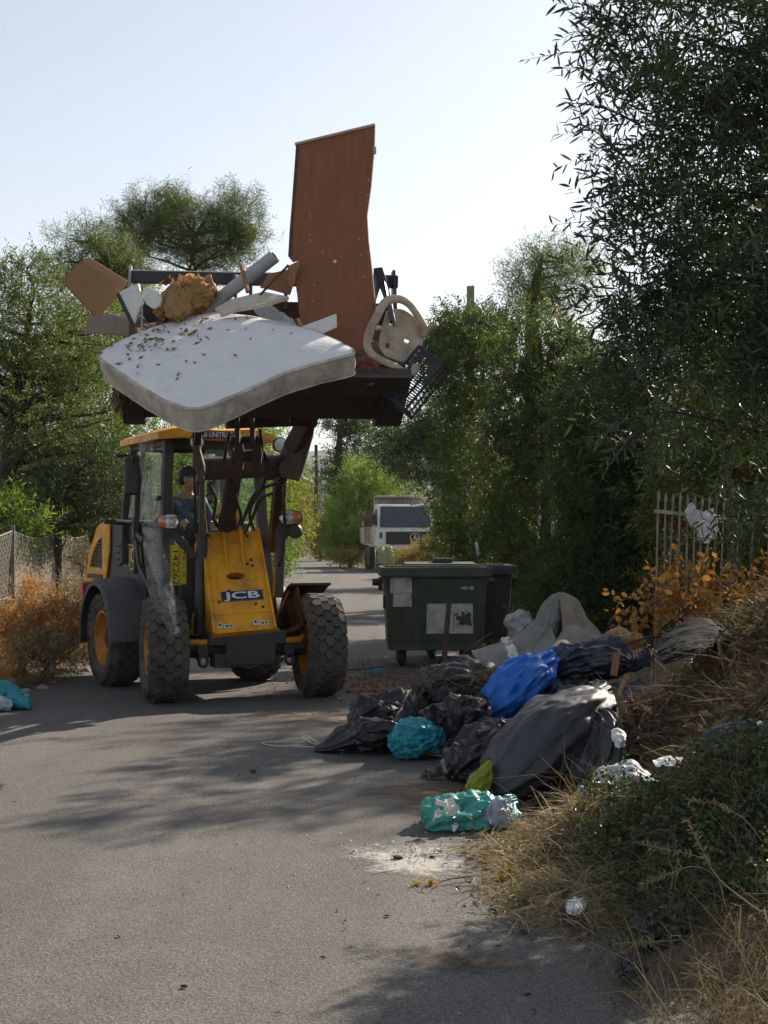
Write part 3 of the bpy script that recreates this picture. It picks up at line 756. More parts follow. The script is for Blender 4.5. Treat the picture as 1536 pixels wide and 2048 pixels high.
tree('oleander', 'unseen dark bush added to shade the road edge, behind the brush heap', 'shrub', [(2.80, 8.25, 2.15, .42, .60, .42), (3.05, 8.6, 1.5, .5, .5, .5), (2.62, 7.8, 2.3, .26, .3, .3)], LF_dark, BARK_D, 66, 210, 6, 11, .10, .2, .08, .02, nlimb=12, limb_r=.02, group='hedge shrubs along the road')  # added out of view so that its shade falls on the near asphalt
# --- the near tree hanging into the frame
near_bl = [BL(1400, 60, 6.45, 190, 190, 0.64), BL(1330, 250, 6.25, 125, 150, 0.51), BL(1480, 300, 6.65, 170, 190, 0.64), BL(1360, 480, 6.35, 110, 130, 0.51), BL(1490, 560, 6.45, 140, 170, 0.64),
           BL(1330, 640, 6.45, 120, 110, 0.47), BL(1300, 760, 6.25, 110, 75, 0.38), BL(1430, 770, 6.55, 140, 120, 0.51), BL(1600, 700, 6.45, 140, 220, 0.59), BL(1620, 250, 6.65, 150, 260, 0.68), BL(1420, -180, 6.65, 210, 170, 0.77), BL(1250, 60, 6.15, 55, 90, 0.30),
           BL(1270, 450, 6.15, 50, 50, 0.26), BL(1500, 1040, 6.25, 40, 60, 0.21)]
trunk = [(2.45, 7.0, .2), (2.4, 6.95, 1.5), (2.2, 6.8, 2.6), (1.9, 6.65, 3.6), (1.7, 6.55, 4.4)]
near = tree('willow_leaved_tree', 'large dark tree with long narrow leaves hanging over the rubbish', 'tree', near_bl, LF_near, BARK_D, 70, 560, 4, 14, .10, .24, .066, .0125,
     trunk=trunk, tr=[.12, .11, .08, .05, .025], nlimb=54, limb_r=.017, six=True, droop=.10, twig=.0022, ang=.8, spread=.75, up=.15, inner=.3, zmin=.5)
# long arching sprays on the open side of its crown
rngn = np.random.default_rng(71)
sp = [(1265, 150, 1170, 8), (1250, 110, 1155, 70), (1260, 330, 1165, 250), (1280, 250, 1135, 205), (1265, 520, 1160, 470), (1280, 420, 1185, 350), (1260, 560, 1180, 520), (1290, 590, 1190, 545), (1250, 60, 1160, 40),
      (1290, 830, 1185, 890), (1300, 790, 1160, 800), (1290, 760, 1150, 770), (1250, 690, 1165, 700), (1330, 830, 1210, 940), (1400, 860, 1290, 950), (1480, 860, 1440, 985), (1300, 470, 1190, 440), (1290, 300, 1185, 300), (1270, 200, 1175, 165), (1310, 850, 1240, 900)]
PV = []
for (x0, y0, x1, y1) in sp:
    Y = 6.05 + .2 * rngn.random()
    a = P(x0, y0, Y); b_ = P(x1, y1, Y - .12); mid = (a + b_) / 2 + Vector((0, 0, .05))
    ln = (b_ - a).length; nl = int(ln / .018)
    u = np.linspace(.05, 1, nl)[:, None]
    A = np.array(a); Bq = np.array(b_); Mq = np.array(mid)
    pts = A*(1-u)**2 + 2*Mq*u*(1-u) + Bq*u*u
    TVs = MB(); TVs.tube([Vector(A*(1-q)**2 + 2*Mq*q*(1-q) + Bq*q*q) for q in (0, .25, .5, .75, 1)], [.006, .005, .0045, .0035, .002], 5); TVs.build('spray_stem', BARK, near)
    t = unit((Bq - A)[None, :]); ref = unit(np.cross(t, [[.2, 1, .1]])); r2 = np.cross(t, ref)
    ph = np.arange(nl)[:, None] * 2.4
    d = t * .62 + (ref*np.cos(ph) + r2*np.sin(ph)) * .6 + rngn.normal(size=(nl, 3))*.15
    PV.append(leaf_quads(pts, d, .048 + .042*rngn.random(nl), .011 + .005*rngn.random(nl), rngn, six=True, droop=.1))
V, Fc = cat_mesh(PV)
np_mesh('sprays', V, Fc, LF_near, near)

# ------------------------------------------------------------------ the wheel loader
YEL = pbr('machine_yellow', (.82, .375, .014), .42, var=.08, vscale=3, dirt=(.20, .10, .03), damt=.55, dscale=4, bump=.06, bscale=60, bdist=.004, spec=.5)
RIMY = pbr('rim_orange', (.60, .235, .015), .5, var=.1, dirt=(.16, .08, .03), damt=.6, dscale=7)
BLK = pbr('machine_black', (.030, .031, .035), .5, var=.2, dirt=(.07, .06, .05), damt=.6, dscale=5, bump=.05, bscale=50, bdist=.004)
GREYP = pbr('dark_grey_plastic', (.050, .052, .058), .55, var=.15, dirt=(.10, .085, .07), damt=.5, dscale=5)
RUST = pbr('greasy_rusty_steel', (.038, .028, .022), .55, metal=.25, var=.4, vscale=7, dirt=(.12, .065, .035), damt=.6, dscale=6, bump=.2, bscale=40, bdist=.006)
BROWNST = pbr('worn_brown_steel', (.062, .042, .030), .6, var=.35, vscale=6, dirt=(.16, .11, .07), damt=.5, dscale=8, bump=.2, bscale=40, bdist=.005)
BUCKET = pbr('bucket_steel', (.030, .028, .028), .6, metal=.2, var=.4, vscale=4, dirt=(.11, .075, .05), damt=.6, dscale=5, bump=.25, bscale=25, bdist=.008)
BLUEBAR = pbr('blue_black_paint', (.022, .030, .050), .42, var=.2, dirt=(.09, .07, .06), damt=.45, dscale=6)
RUBBER = pbr('tyre_rubber', (.036, .035, .033), .85, var=.3, vscale=9, dirt=(.13, .11, .085), damt=.75, dscale=7, bump=.3, bscale=60, bdist=.004)
CHROME = pbr('bright_steel', (.55, .54, .52), .25, metal=1.0, var=.1)
STEEL = pbr('dull_steel', (.28, .27, .26), .45, metal=.8, var=.2, dirt=(.12, .09, .07), damt=.4)
LENS = pbr('lamp_lens', (.62, .62, .60), .12, var=.25, vscale=30, spec=.7, coat=.6)
AMBER = pbr('amber_lens', (.50, .15, .03), .15, var=.2, vscale=30, spec=.7, coat=.6)
WHITE = pbr('white_sticker', (.72, .72, .70), .5, var=.08, dirt=(.3, .25, .2), damt=.35, dscale=20)
INK = pbr('black_ink', (.012, .012, .013), .5, var=.1)
NAVY = pbr('navy_sticker', (.02, .03, .075), .4, var=.1)
PLATE = pbr('yellow_number_plate', (.75, .62, .06), .45, var=.08, dirt=(.25, .2, .08), damt=.4, dscale=12)
CABGL = glassmat('green_tinted_glass', (.84, .92, .89), .035, .02)
SEATM = pbr('seat_fabric', (.03, .032, .036), .85, var=.2)

LF_ = thing('wheel_loader', 'yellow compact wheel loader lifting a heaped bucket of rubbish on the road', 'wheel loader', (-1.9, 14.6, 0))
FA, RA = R(20), R(27)
PFL, PFR, PRL, PRR = (-2.12, 13.70), (-.655, 14.25), (-2.86, 15.2), (-1.44, 15.82)
def frame(cx, cy, a): return Matrix.Translation((cx, cy, 0)) @ Matrix.Rotation(a, 4, 'Z')
FM = frame((PFL[0]+PFR[0])/2, (PFL[1]+PFR[1])/2, FA)       # local: x to the viewer's right, y away, z up
RM = frame((PRL[0]+PRR[0])/2, (PRL[1]+PRR[1])/2, RA)

def wheel(cx, cy, ang, D=1.03, w=.375, out=-1, seed=0):
    """axis along local x; out = side (in x) the rim dish faces"""
    M = Matrix.Translation((cx, cy, D/2)) @ Matrix.Rotation(ang, 4, 'Z') @ Matrix.Rotation(seed*.37, 4, 'X') @ Matrix.Rotation(R(90), 4, 'Z')
    # local now: y axis = wheel axis ; lathe turns round y
    r = D/2; rr = .285; h = w/2
    tb = MB(M)
    prof = [(rr, -h*.74), (rr+.03, -h*.9), (rr+.12, -h*1.02), (r-.085, -h*.98), (r-.045, -h*.86), (r-.028, -h*.5), (r-.025, 0), (r-.028, h*.5), (r-.045, h*.86), (r-.085, h*.98), (rr+.12, h*1.02), (rr+.03, h*.9), (rr, h*.74)]
    tb.lathe(prof, n=72, close=True)
    rng = random.Random(seed + 3)
    rows = 5; cnt = 25
    for i in range(rows):
        yy = (i - (rows-1)/2) * (w*.96/(rows-.35))
        edge = (i in (0, rows-1))
        for j in range(cnt):
            q = 2*math.pi*(j + (.5 if i % 2 else 0))/cnt
            tilt = (.35 if i % 2 else -.35) + rng.uniform(-.08, .08)
            a, bq = (.060, .044) if not edge else (.062, .046)
            hexp = [(-a*.55, -bq), (a*.45, -bq*1.0), (a, -bq*.1), (a*.6, bq), (-a*.5, bq), (-a, bq*.15)]
            ctop = r if not edge else r - .012
            cbot = r - .06
            ring = []
            for rad, sc in ((cbot, 1.08), (ctop, .96)):
                for u, v in hexp:
                    u2 = (u*math.cos(tilt) - v*math.sin(tilt))*sc; v2 = (u*math.sin(tilt) + v*math.cos(tilt))*sc
                    yv = yy + v2
                    yv = max(-h*.99, min(h*.99, yv))
                    drop = max(0, abs(yv) - h*.62) / (h*.38)
                    rad2 = rad - .042*drop**1.6
                    th = q + u2/r
                    ring.append((rad2*math.cos(th), yv, rad2*math.sin(th)))
            tb.add(ring, [(6,7,8,9,10,11)] + [(k, (k+1) % 6, 6+(k+1) % 6, 6+k) for k in range(6)])
    # sidewall lugs
    for s in (-1, 1):
        for j in range(cnt):
            q = 2*math.pi*(j + (.5 if s > 0 else 0))/cnt
            ring = []
            for rad, hw in ((r-.045, .042), (r-.125, .026)):
                for e in (-1, 1):
                    th = q + e*hw/r
                    for dy in (0, .016):
                        ring.append((rad*math.cos(th), s*(h*.90 + dy + (.018 if rad < r-.1 else 0)), rad*math.sin(th)))
            tb.add(ring, [(0,1,3,2), (1,5,7,3), (0,4,5,1), (2,3,7,6), (4,6,7,5)])
    ty = tb.build('wheel', RUBBER, LF_, smooth=35)
    rim = MB(M); s = out
    rim.lathe([(rr+.012, s*h*.80), (rr-.012, s*h*.82), (rr-.02, s*h*.66), (rr-.045, s*h*.42), (rr-.05, s*h*.30), (.16, s*h*.16), (.12, s*h*.10), (.0, s*h*.10)], n=48, cap=False)
    rim.lathe([(rr+.012, -s*h*.80), (rr-.012, -s*h*.82), (rr-.03, -s*h*.5), (rr-.05, s*h*.1), (.13, s*h*.05), (0, s*h*.05)], n=48, cap=False)
    rim.build('rim', RIMY, ty, smooth=35)
    hb = MB(M)
    hb.lathe([(.115, s*h*.10), (.115, s*h*.42), (.10, s*h*.5), (.0, s*h*.5)], n=24)
    for k in range(8):
        q = 2*math.pi*k/8
        hb.lathe([(.014, 0), (.014, .03), (0, .03)], Matrix.Translation((.142*math.cos(q), s*h*.15, .142*math.sin(q))) @ (Matrix() if s > 0 else Matrix.Rotation(R(180), 4, 'X')), n=6)
    hb.build('hub', BLK, ty, smooth=35)
for (x, y), a, sd in ((PFL, FA - R(4), 1), (PFR, FA - R(4), 2), (PRL, RA, 3), (PRR, RA, 4)):
    wheel(x, y, a, out=1 if (x, y) in (PFL, PRL) else -1, seed=sd)

# front chassis: axle, belly, steps
ax = MB(FM)
ax.tube([(-.62, 0, .515), (-.3, 0, .50), (.3, 0, .50), (.62, 0, .515)], [.10, .085, .085, .10], 14)
ax.lathe([(.0, -.2), (.13, -.17), (.17, -.05), (.17, .08), (.1, .2), (0, .22)], Matrix.Translation((.05, .0, .47)) , n=18)
ax.box((0, .05, .61), (.78, .5, .13)); ax.box((.03, -.13, .46), (.50, .16, .22)); ax.box((-.22, -.1, .40), (.22, .2, .14)); ax.box((.20, -.16, .56), (.2, .06, .12))
ax.tube([(-.45, -.05, .60), (-.45, -.05, .40)], .03, 8); ax.tube([(.45, -.05, .60), (.45, -.05, .40)], .03, 8)
ax.tube([(-.6, .18, .46), (.6, .18, .46)], .028, 8)
ax.box((0, .5, .52), (.36, .7, .26)); ax.box((0, .95, .62), (.30, .5, .4))
ax.build('front_axle', BLK, LF_, smooth=35, bevel=.012)
for s in (-1, 1):
    lug = MB(FM)
    c = Vector((s*.43, -.17, .40))
    ring = [(c.x + (.042*math.cos(q)), c.y, c.z + .055*math.sin(q)) for q in (2*math.pi*k/14 for k in range(14))]
    lug.tube(ring + [ring[0]], .017, 8, cap=False)
    lug.box((c.x, c.y + .03, c.z + .10), (.10, .06, .09))
    lug.build('tie_down_lug', BLK, LF_, smooth=40)
    st = MB(FM)
    st.tube([(s*.30, -.14, .70), (s*.31, -.145, .60), (s*.36, -.15, .575), (s*.55, -.10, .575), (s*.60, -.05, .60)], .032, 10, flat=.8)
    st.build('step_bar', YEL, LF_, smooth=50)

# loader tower: the sloping yellow front
def tw(u, v):       # u across -1..1, v 0 bottom .. 1 top  -> point on the sloping face
    b = (P(430, 1268, 13.62), P(548, 1257, 13.82)); t = (P(404, 1064, 14.12), P(514, 1062, 14.30))
    l = b[0].lerp(t[0], v); r_ = b[1].lerp(t[1], v)
    return l.lerp(r_, (u + 1)/2)
nrm = (tw(1, 0) - tw(-1, 0)).cross(tw(-1, 1) - tw(-1, 0)).normalized()      # towards the viewer
if nrm.y > 0: nrm = -nrm
XT = (tw(1, .5) - tw(-1, .5)).normalized(); UT = (tw(0, 1) - tw(0, 0)).normalized()
tp = MB()
# face with a real slot: ring of quads round an oval hole
hole = [tw(-.02 + .34*math.cos(q), .545 + .036*math.sin(q)) for q in (2*math.pi*k/24 for k in range(24))]
def sq(q):
    c, s_ = math.cos(q), math.sin(q); m_ = max(abs(c), abs(s_)); return c/m_, s_/m_
outer = [tw(-.02 + .7*sq(2*math.pi*k/24)[0], .545 + .11*sq(2*math.pi*k/24)[1]) for k in range(24)]
tp.add(hole + outer, [(k, (k+1) % 24, 24 + (k+1) % 24, 24 + k) for k in range(24)])
deep = [h - nrm*.10 for h in hole]
tp.add(hole + deep, [(k, 24 + k, 24 + (k+1) % 24, (k+1) % 24) for k in range(24)])
for (u0, v0, u1, v1) in ((-1, 0, 1, .435), (-1, .655, 1, 1), (-1, .435, -.72, .655), (.68, .435, 1, .655)):
    tp.add([tw(u0, v0), tw(u1, v0), tw(u1, v1), tw(u0, v1)], [(0, 1, 2, 3)])
back = nrm * -.34
# side cheeks standing proud of the face, and the body behind
for s in (-1, 1):
    e = [tw(s, 0) + nrm*.030, tw(s, 1.02) + nrm*.030, tw(s, 1.02) + back*1.0, tw(s, -.03) + back*.8]
    tp.prism(e, XT*s*.022)
tp.add([tw(-1, 1), tw(1, 1), tw(1, 1) + back, tw(-1, 1) + back], [(0, 1, 2, 3)])
tp.add([tw(-1, 0), tw(1, 0), tw(1, -.03) + back*.8, tw(-1, -.03) + back*.8], [(0, 1, 2, 3)])
tower = tp.build('loader_tower', YEL, LF_)
fd = MB()
for pts in (((-.62, .60), (-.70, .60), (-.70, .36)), ((.60, .60), (.68, .60), (.68, .36))):
    for a, b_ in zip(pts[:-1], pts[1:]): fd.bar(tw(*a) + nrm*.003, tw(*b_) + nrm*.003, .007, .005, up=nrm)
fd.bar(tw(-.95, .18) + nrm*.004, tw(.95, .18) + nrm*.004, .02, .01, up=nrm)
fd.build('pressed_ridge', YEL, tower)
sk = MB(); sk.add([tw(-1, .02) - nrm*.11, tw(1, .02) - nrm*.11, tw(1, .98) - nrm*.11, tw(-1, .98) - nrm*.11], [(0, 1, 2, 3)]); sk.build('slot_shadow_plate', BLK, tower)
# rusted upper edge, bolts, badge, labels
rb_ = MB()
for u in (-.30, .30): rb_.prism([tw(u - .02, 1.0) + nrm*.002, tw(u - .02, .62) + nrm*.002, tw(u - .02, .70) + nrm*.03, tw(u - .02, 1.0) + nrm*.07], XT*.02)
rb_.build('face_rib', YEL, tower)
bt = MB()
for u, v in ((-.75, .955), (.62, .95), (-.72, .30), (.70, .31), (.45, .66), (.6, .70), (.62, .64), (-.35, .40), (-.25, .385), (.52, .255), (.75, .22)):
    bt.lathe([(.014, 0), (.014, .012), (0, .012)], Matrix.Translation(tw(u, v)) @ nrm.to_track_quat('Y', 'Z').to_matrix().to_4x4(), n=8)
bt.build('bolt_heads', RUST, tower)
def plate(mb, cu, cv, hw, hh, off, skew=0, th=.004):
    c = tw(cu, cv) + nrm*off
    q = [c - XT*(hw+skew) - UT*hh, c + XT*(hw-skew) - UT*hh, c + XT*(hw+skew) + UT*hh, c - XT*(hw-skew) + UT*hh]
    mb.prism(q, nrm*th)
bd = MB(); plate(bd, .10, .345, .210, .056, .002); bdo = bd.build('badge', STEEL, tower)
bd = MB(); plate(bd, .10, .345, .202, .049, .0055); bd.build('badge_face', NAVY, tower)
text_mesh('badge_lettering', 'JCB', WHITE, tower, tw(.10, .345) + nrm*.012, XT, UT, .070, bold=.022, width=.36, depth=.003)
for cu, xs in ((-.66, (0, 1)), (.55, (0, 1))):
    wl = MB(); plate(wl, cu - .14, .075, .022, .028, .003); plate(wl, cu + .14, .062, .045, .018, .003); wl.build('warning_label', WHITE, tower)
    wi = MB(); plate(wi, cu - .14, .078, .010, .014, .0072); plate(wi, cu + .09, .062, .014, .008, .0072); plate(wi, cu + .22, .062, .012, .008, .0072); wi.build('warning_pictogram', INK, tower)
cs_ = MB(); cs_.prism([P(372, 1205, 14.35), P(408, 1190, 14.35), P(430, 1262, 14.1), P(405, 1275, 14.05), P(372, 1268, 14.3)], (.05, .30, 0)); cs_.build('chassis_side', YEL, LF_, bevel=.008)
# two upright cheeks at the tower top carrying the tilt ram
for u, tp_ in ((-.30, (440, 1010)), (.30, (474, 1012))):
    ck = MB(); c0 = tw(u, .78); c1 = tw(u, 1.0); top = P(tp_[0], tp_[1], 14.22)
    ck.prism([c0 + nrm*.01, c1 + nrm*.07, top + nrm*.03, top - nrm*.08, c1 - nrm*.22], XT*.028); ck.build('ram_cheek', YEL, tower)

# lift arms (pixel rows sketched at their own depth)
def Q(px, py, Y): return P(px, py, Y)
arms = []
for nodes_, nm in (([(410, 1085, 14.45), (403, 1010, 13.9), (397, 940, 13.3), (394, 880, 12.85), (395, 852, 12.6)], 'L'), ([(546, 1090, 14.62), (552, 1020, 14.1), (560, 950, 13.5), (582, 900, 13.05), (612, 846, 12.75)], 'R')):
    am = MB(); pts = [Q(*n_) for n_ in nodes_]
    for a, b_ in zip(pts[:-1], pts[1:]):
        am.bar(a, b_ + (b_ - a).normalized()*.03, .085 if nm == 'R' else .06, .17, up=(0, -.4, 1))
    arms.append(am.build('lift_arm', RUST, LF_, bevel=.01))
# bell-shaped bracket plates at the head of each arm
for poly, Yk, sgn in (([(563, 955), (556, 938), (570, 915), (590, 893), (604, 866), (612, 838), (630, 842), (626, 870), (606, 940), (598, 962)], 12.95, 1), ([(386, 862), (399, 862), (400, 900), (408, 930), (408, 965), (398, 965), (387, 930)], 12.75, -1)):
    br = MB(); br.prism([Q(x, y, Yk) for x, y in poly], (0, .10, 0)); br.build('arm_head_bracket', BROWNST, LF_, bevel=.008)
ct = MB()
ct.tube([Q(396, 938, 13.05), Q(600, 930, 13.25)], .105, 22)
ct.tube([Q(392, 938, 13.04), Q(408, 938, 13.06)], .118, 22); ct.tube([Q(532, 934, 13.16), Q(546, 933, 13.18)], .125, 22); ct.tube([Q(466, 936, 13.1), Q(478, 936, 13.11)], .122, 22)
ct.build('cross_tube', BROWNST, LF_, smooth=40)
# bucket carrier tube and hitch
ht = MB(); ht.tube([Q(452, 846, 12.5), Q(624, 840, 12.75)], .052, 16); ht.tube([Q(612, 840, 12.72), Q(628, 839, 12.76)], .075, 16); ht.tube([Q(390, 850, 12.4), Q(408, 850, 12.45)], .07, 16)
ht.box(Q(540, 838, 12.62), (.36, .08, .10)); ht.build('hitch_tube', RUST, LF_, smooth=40)
# bell crank, tilt ram, links
bc = MB()
for dx in (0, 36):
    bc.prism([Q(472 + dx, 958, 12.85), Q(468 + dx, 905, 12.8), (Q(472 + dx, 872, 12.7)), Q(482 + dx, 872, 12.7), Q(488 + dx, 905, 12.8), Q(484 + dx, 958, 12.85)], (0, .06, 0))
bc.tube([Q(462, 912, 12.84), Q(520, 910, 12.88)], .05, 14); bc.tube([Q(462, 880, 12.75), Q(520, 878, 12.8)], .035, 12)
bc.build('bell_crank', RUST, LF_, smooth=40, bevel=.006)
tr_ = MB(); tr_.tube([Q(456, 1036, 14.0), Q(468, 950, 13.25)], .078, 18); tr_.tube([Q(454, 1050, 14.1), Q(456, 1034, 13.98)], .09, 18); tr_.build('tilt_ram', BLK, LF_, smooth=40)
ro = MB(); ro.tube([Q(468, 952, 13.26), Q(474, 900, 12.85)], .035, 14); ro.build('ram_rod', CHROME, LF_, smooth=40)
lk = MB()
for dx in (0, 30): lk.bar(Q(476 + dx, 885, 12.72), Q(474 + dx, 826, 12.42), .04, .09, up=(0, 1, 0))
lk.build('bucket_link', BROWNST, LF_, bevel=.008)
# lift rams, dark sleeves and bright rods
for a, b_, c_ in (((398, 1270, 13.95), (404, 1075, 14.0), (404, 960, 13.35)), ((556, 1195, 14.2), (563, 1040, 14.2), (568, 965, 13.5))):
    lr = MB(); lr.tube([Q(*a), Q(*b_)], .055, 16); lr.tube([Q(*b_), Q(*b_) + Vector((0, 0, .04))], .066, 16); lr.build('lift_ram', BLK, LF_, smooth=40)
    lr = MB(); lr.tube([Q(*b_), Q(*c_)], .03, 12); lr.build('ram_rod', STEEL, LF_, smooth=40)
tb_ = MB(); tb_.bar(Q(388, 862, 12.72), Q(392, 1060, 13.6), .03, .05); tb_.build('hose_carrier', BLK, LF_)
# hydraulic hoses
rng = random.Random(8)
for pts in (((548, 985, 13.5), (520, 1000, 13.8), (505, 1035, 14.1), (488, 1068, 14.25)), ((556, 965, 13.4), (512, 985, 13.7), (490, 1030, 14.1), (478, 1066, 14.25)), ((420, 970, 13.2), (432, 1000, 13.6), (428, 1040, 14.0), (450, 1070, 14.2)),
            ((500, 890, 12.8), (528, 905, 13.0), (530, 960, 13.4), (500, 1020, 14.0), (508, 1060, 14.3)), ((520, 860, 12.6), (524, 900, 12.9), (512, 930, 13.1)), ((458, 868, 12.6), (452, 900, 12.9), (448, 930, 13.1)), ((560, 1000, 14.0), (575, 1060, 14.2), (556, 1110, 14.2), (552, 1180, 14.2)),
            ((470, 1062, 14.0), (482, 1035, 14.0), (476, 1010, 13.7), (470, 985, 13.4))):
    hz = MB(); A = cr([list(Q(*p)) for p in pts], 22); hz.tube([Vector(a) for a in A], .016, 8); hz.build('hose', BLK, LF_, smooth=60)
# hand rail beside the tower, front mudguard with its stays
hr = MB(); hr.tube([Q(566, 965, 13.7), Q(570, 1050, 14.0), Q(566, 1105, 14.1), Q(556, 1130, 14.15), Q(548, 1132, 14.2)], .018, 10); hr.build('grab_rail', BLK, LF_, smooth=60)
mg = MB()
u = Matrix.Translation((PFR[0], PFR[1], .515)) @ Matrix.Rotation(FA, 4, 'Z')
prof = [(R(q), .60) for q in range(2, 84, 8)]
for hw0, hw1 in ((-.26, .16),):
    vs = []; n_ = len(prof)
    for q, rad in prof:
        for x in (hw0, hw1):
            for dr in (0, .02): vs.append(u @ Vector((x, math.cos(q)*(rad + dr), math.sin(q)*(rad + dr))))
    fs = []
    for i in range(n_ - 1):
        a = i*4; b_ = a + 4
        fs += [(a, a+2, b_+2, b_), (a+1, b_+1, b_+3, a+3), (a, b_, b_+1, a+1), (a+2, a+3, b_+3, b_+2)]
    fs += [(0, 1, 3, 2), ((n_-1)*4, (n_-1)*4+2, (n_-1)*4+3, (n_-1)*4+1)]
    mg.add(vs, fs)
mgo = mg.build('mudguard', RUST, LF_, smooth=30)
sy = MB(); sy.bar(u @ Vector((-.22, .25, .52)), u @ Vector((-.50, .1, .05)), .035, .05); sy.bar(u @ Vector((-.22, -.1, .2)), u @ Vector((-.55, .0, .05)), .03, .04); sy.bar(u @ Vector((-.2, .40, .42)), u @ Vector((-.2, .05, .15)), .05, .03)
sy.prism([u @ Vector(p) for p in ((-.20, .46, .36), (-.20, .1, .58), (-.20, -.12, .2), (-.20, .2, .0))], u.to_3x3() @ Vector((.02, 0, 0)))
sy.build('mudguard_stay', RUST, mgo)

# head lamps on stalks
for (x0, x1, y0, y1, Y, flip, foot) in ((314, 360, 1028, 1058, 13.75, 1, (388, 1112, 13.95)), (559, 606, 1020, 1050, 14.1, -1, (560, 1085, 14.15))):
    c = Q((x0+x1)/2, (y0+y1)/2, Y); w = (x1-x0)/2*Y/F; h = (y1-y0)/2*Y/F
    hd = MB(); ring = []
    for k in range(28):
        q = 2*math.pi*k/28; ex = math.copysign(abs(math.cos(q))**.6, math.cos(q)); ez = math.copysign(abs(math.sin(q))**.6, math.sin(q))
        tap = 1 + .12*ex*flip
        ring.append((ex*w, ez*h*tap))
    vs = []
    for d, s in ((-.05, .90), (-.045, 1.0), (.04, .98), (.11, .6)):
        vs += [c + Vector((x*s, d, z*s)) for x, z in ring]
    fs = [(i*28 + k, i*28 + (k+1) % 28, (i+1)*28 + (k+1) % 28, (i+1)*28 + k) for i in range(3) for k in range(28)] + [tuple(range(84, 112))]
    hd.add(vs, fs); ho = hd.build('head_lamp', BLK, LF_, smooth=40)
    for nm, xa, xb, mt in (('indicator_lens', -1.0, -.22, AMBER), ('lamp_lens', -.20, 1.0, LENS)):
        if flip < 0: xa, xb = -xb, -xa
        ln = MB(); pts = []
        for i in range(9):
            for j in range(7):
                xx = xa + (xb - xa)*i/8; zz = -1 + 2*j/6
                lim = (1 - min(1, abs(xx))**3.3)**(1/3.3) * (1 + .10*xx*flip)
                pts.append(c + Vector((xx*w*.9, -.048 - .022*(1 - xx*xx)*(1 - zz*zz), zz*lim*h*.88)))
        ln.add(pts, [(i*7+j, (i+1)*7+j, (i+1)*7+j+1, i*7+j+1) for i in range(8) for j in range(6)])
        ln.build(nm, mt, ho, smooth=60)
    rf = MB()
    for k in range(2):
        xx = (.12 + .46*k)*flip*w; rf.lathe([(.0, -.051), (.035, -.055), (.044, -.073), (.046, -.074)], Matrix.Translation(c + Vector((xx, 0, 0))), n=18, cap=False)
    rf.build('reflector', CHROME, ho, smooth=50)
    fm = MB(); fm.bar(c + Vector((0, .03, -h)), Q(*foot), .03, .07); fm.build('lamp_stalk', BLK, LF_)
il = MB(); il.lathe([(0, -.03), (.06, -.025), (.075, 0), (.06, .05), (0, .06)], Matrix.Translation(Q(590, 1062, 14.1)), n=20); il.build('round_work_lamp', BLK, LF_, smooth=50)

# ------------------------------------------------------------------ rear half: cab, engine cover, fenders
def rl(x, y, z): return RM @ Vector((x, y, z))
# local cab box measured on the rear frame: x across, y away from the viewer
XL, XR = -.66, .50
YF, YB = -1.22, .12                     # front and back of the cab
ZS, ZB, ZT = 1.02, .80, 2.60
def cabp(x, y, z): return rl(x, y, z)
# floor tub and door sills
cb = MB(RM)
cb.box((0, -.55, .74), (1.22, 1.35, .16)); cb.box((-.60, -.1, 1.15), (.05, .5, .75)); cb.box((.58, -.1, 1.15), (.05, .5, .75)); cb.box((0, .14, 1.3), (1.2, .06, .7))
cb.box((.0, -1.20, .95), (1.0, .05, .35))
cabo = cb.build('cab', BLK, LF_, bevel=.02)
# pillars
pil = [((XL, YF, .80), (XL+.06, YF+.12, 1.7), (XL+.10, YF+.16, 2.56)), ((XR, YF, .80), (XR-.06, YF+.12, 1.7), (XR-.10, YF+.16, 2.56)), ((XL, YB, 1.3), (XL+.02, YB, 2.0), (XL+.10, YB-.04, 2.56)), ((XR, YB, 1.3), (XR-.02, YB, 2.0), (XR-.1, YB-.04, 2.56)),
       ((XL, -.28, 1.2), (XL+.03, -.28, 2.0), (XL+.10, -.28, 2.56)), ((XR, -.28, 1.2), (XR-.03, -.28, 2.0), (XR-.10, -.28, 2.56))]
for k, p3 in enumerate(pil):
    pm = MB(RM); A = cr([list(p) for p in p3], 8); wd_ = (.10, .10, .075, .075, .045, .045)[k]
    for a, b_ in zip(A[:-1], A[1:]): pm.bar(a, Vector(b_) + (Vector(b_) - Vector(a))*.05, wd_, wd_*.9, up=(0, 1, 0))
    pm.build('cab_pillar', BLK, cabo, bevel=.01)
hd_ = MB(RM); hd_.bar((XL+.1, YF+.16, 2.53), (XR-.1, YF+.16, 2.53), .07, .09); hd_.bar((XL+.1, YB-.04, 2.54), (XR-.1, YB-.04, 2.54), .07, .07)
for s, x in ((-1, XL+.1), (1, XR-.1)): hd_.bar((x, YF+.16, 2.54), (x, YB-.04, 2.54), .06, .07)
hd_.build('roof_rail', BLK, cabo, bevel=.01)
# door frame (the side facing the viewer) with handle hardware
df = MB(RM)
df.bar((XL-.012, YF+.06, .86), (XL-.012, -.45, 1.30), .04, .05); df.bar((XL-.012, -.45, 1.30), (XL-.01, -.30, 1.72), .04, .05); df.bar((XL+.0, -.30, 1.70), (XL+.02, -.30, 2.45), .04, .04)
df.build('door_frame', BLK, cabo, bevel=.006); df = MB(RM)
df.bar((XL-.02, -.62, 1.55), (XL-.02, -.40, 1.62), .03, .05); df.box((XL-.02, -.33, 1.68), (.05, .08, .24)); df.build('door_handle', BLK, cabo, bevel=.006)
for z, h in ((1.98, .05), (1.72, .12)):
    df = MB(RM); df.box((XL-.0, -1.0, z), (.05, .1, h)); df.build('door_hinge', BLK, cabo, bevel=.006)
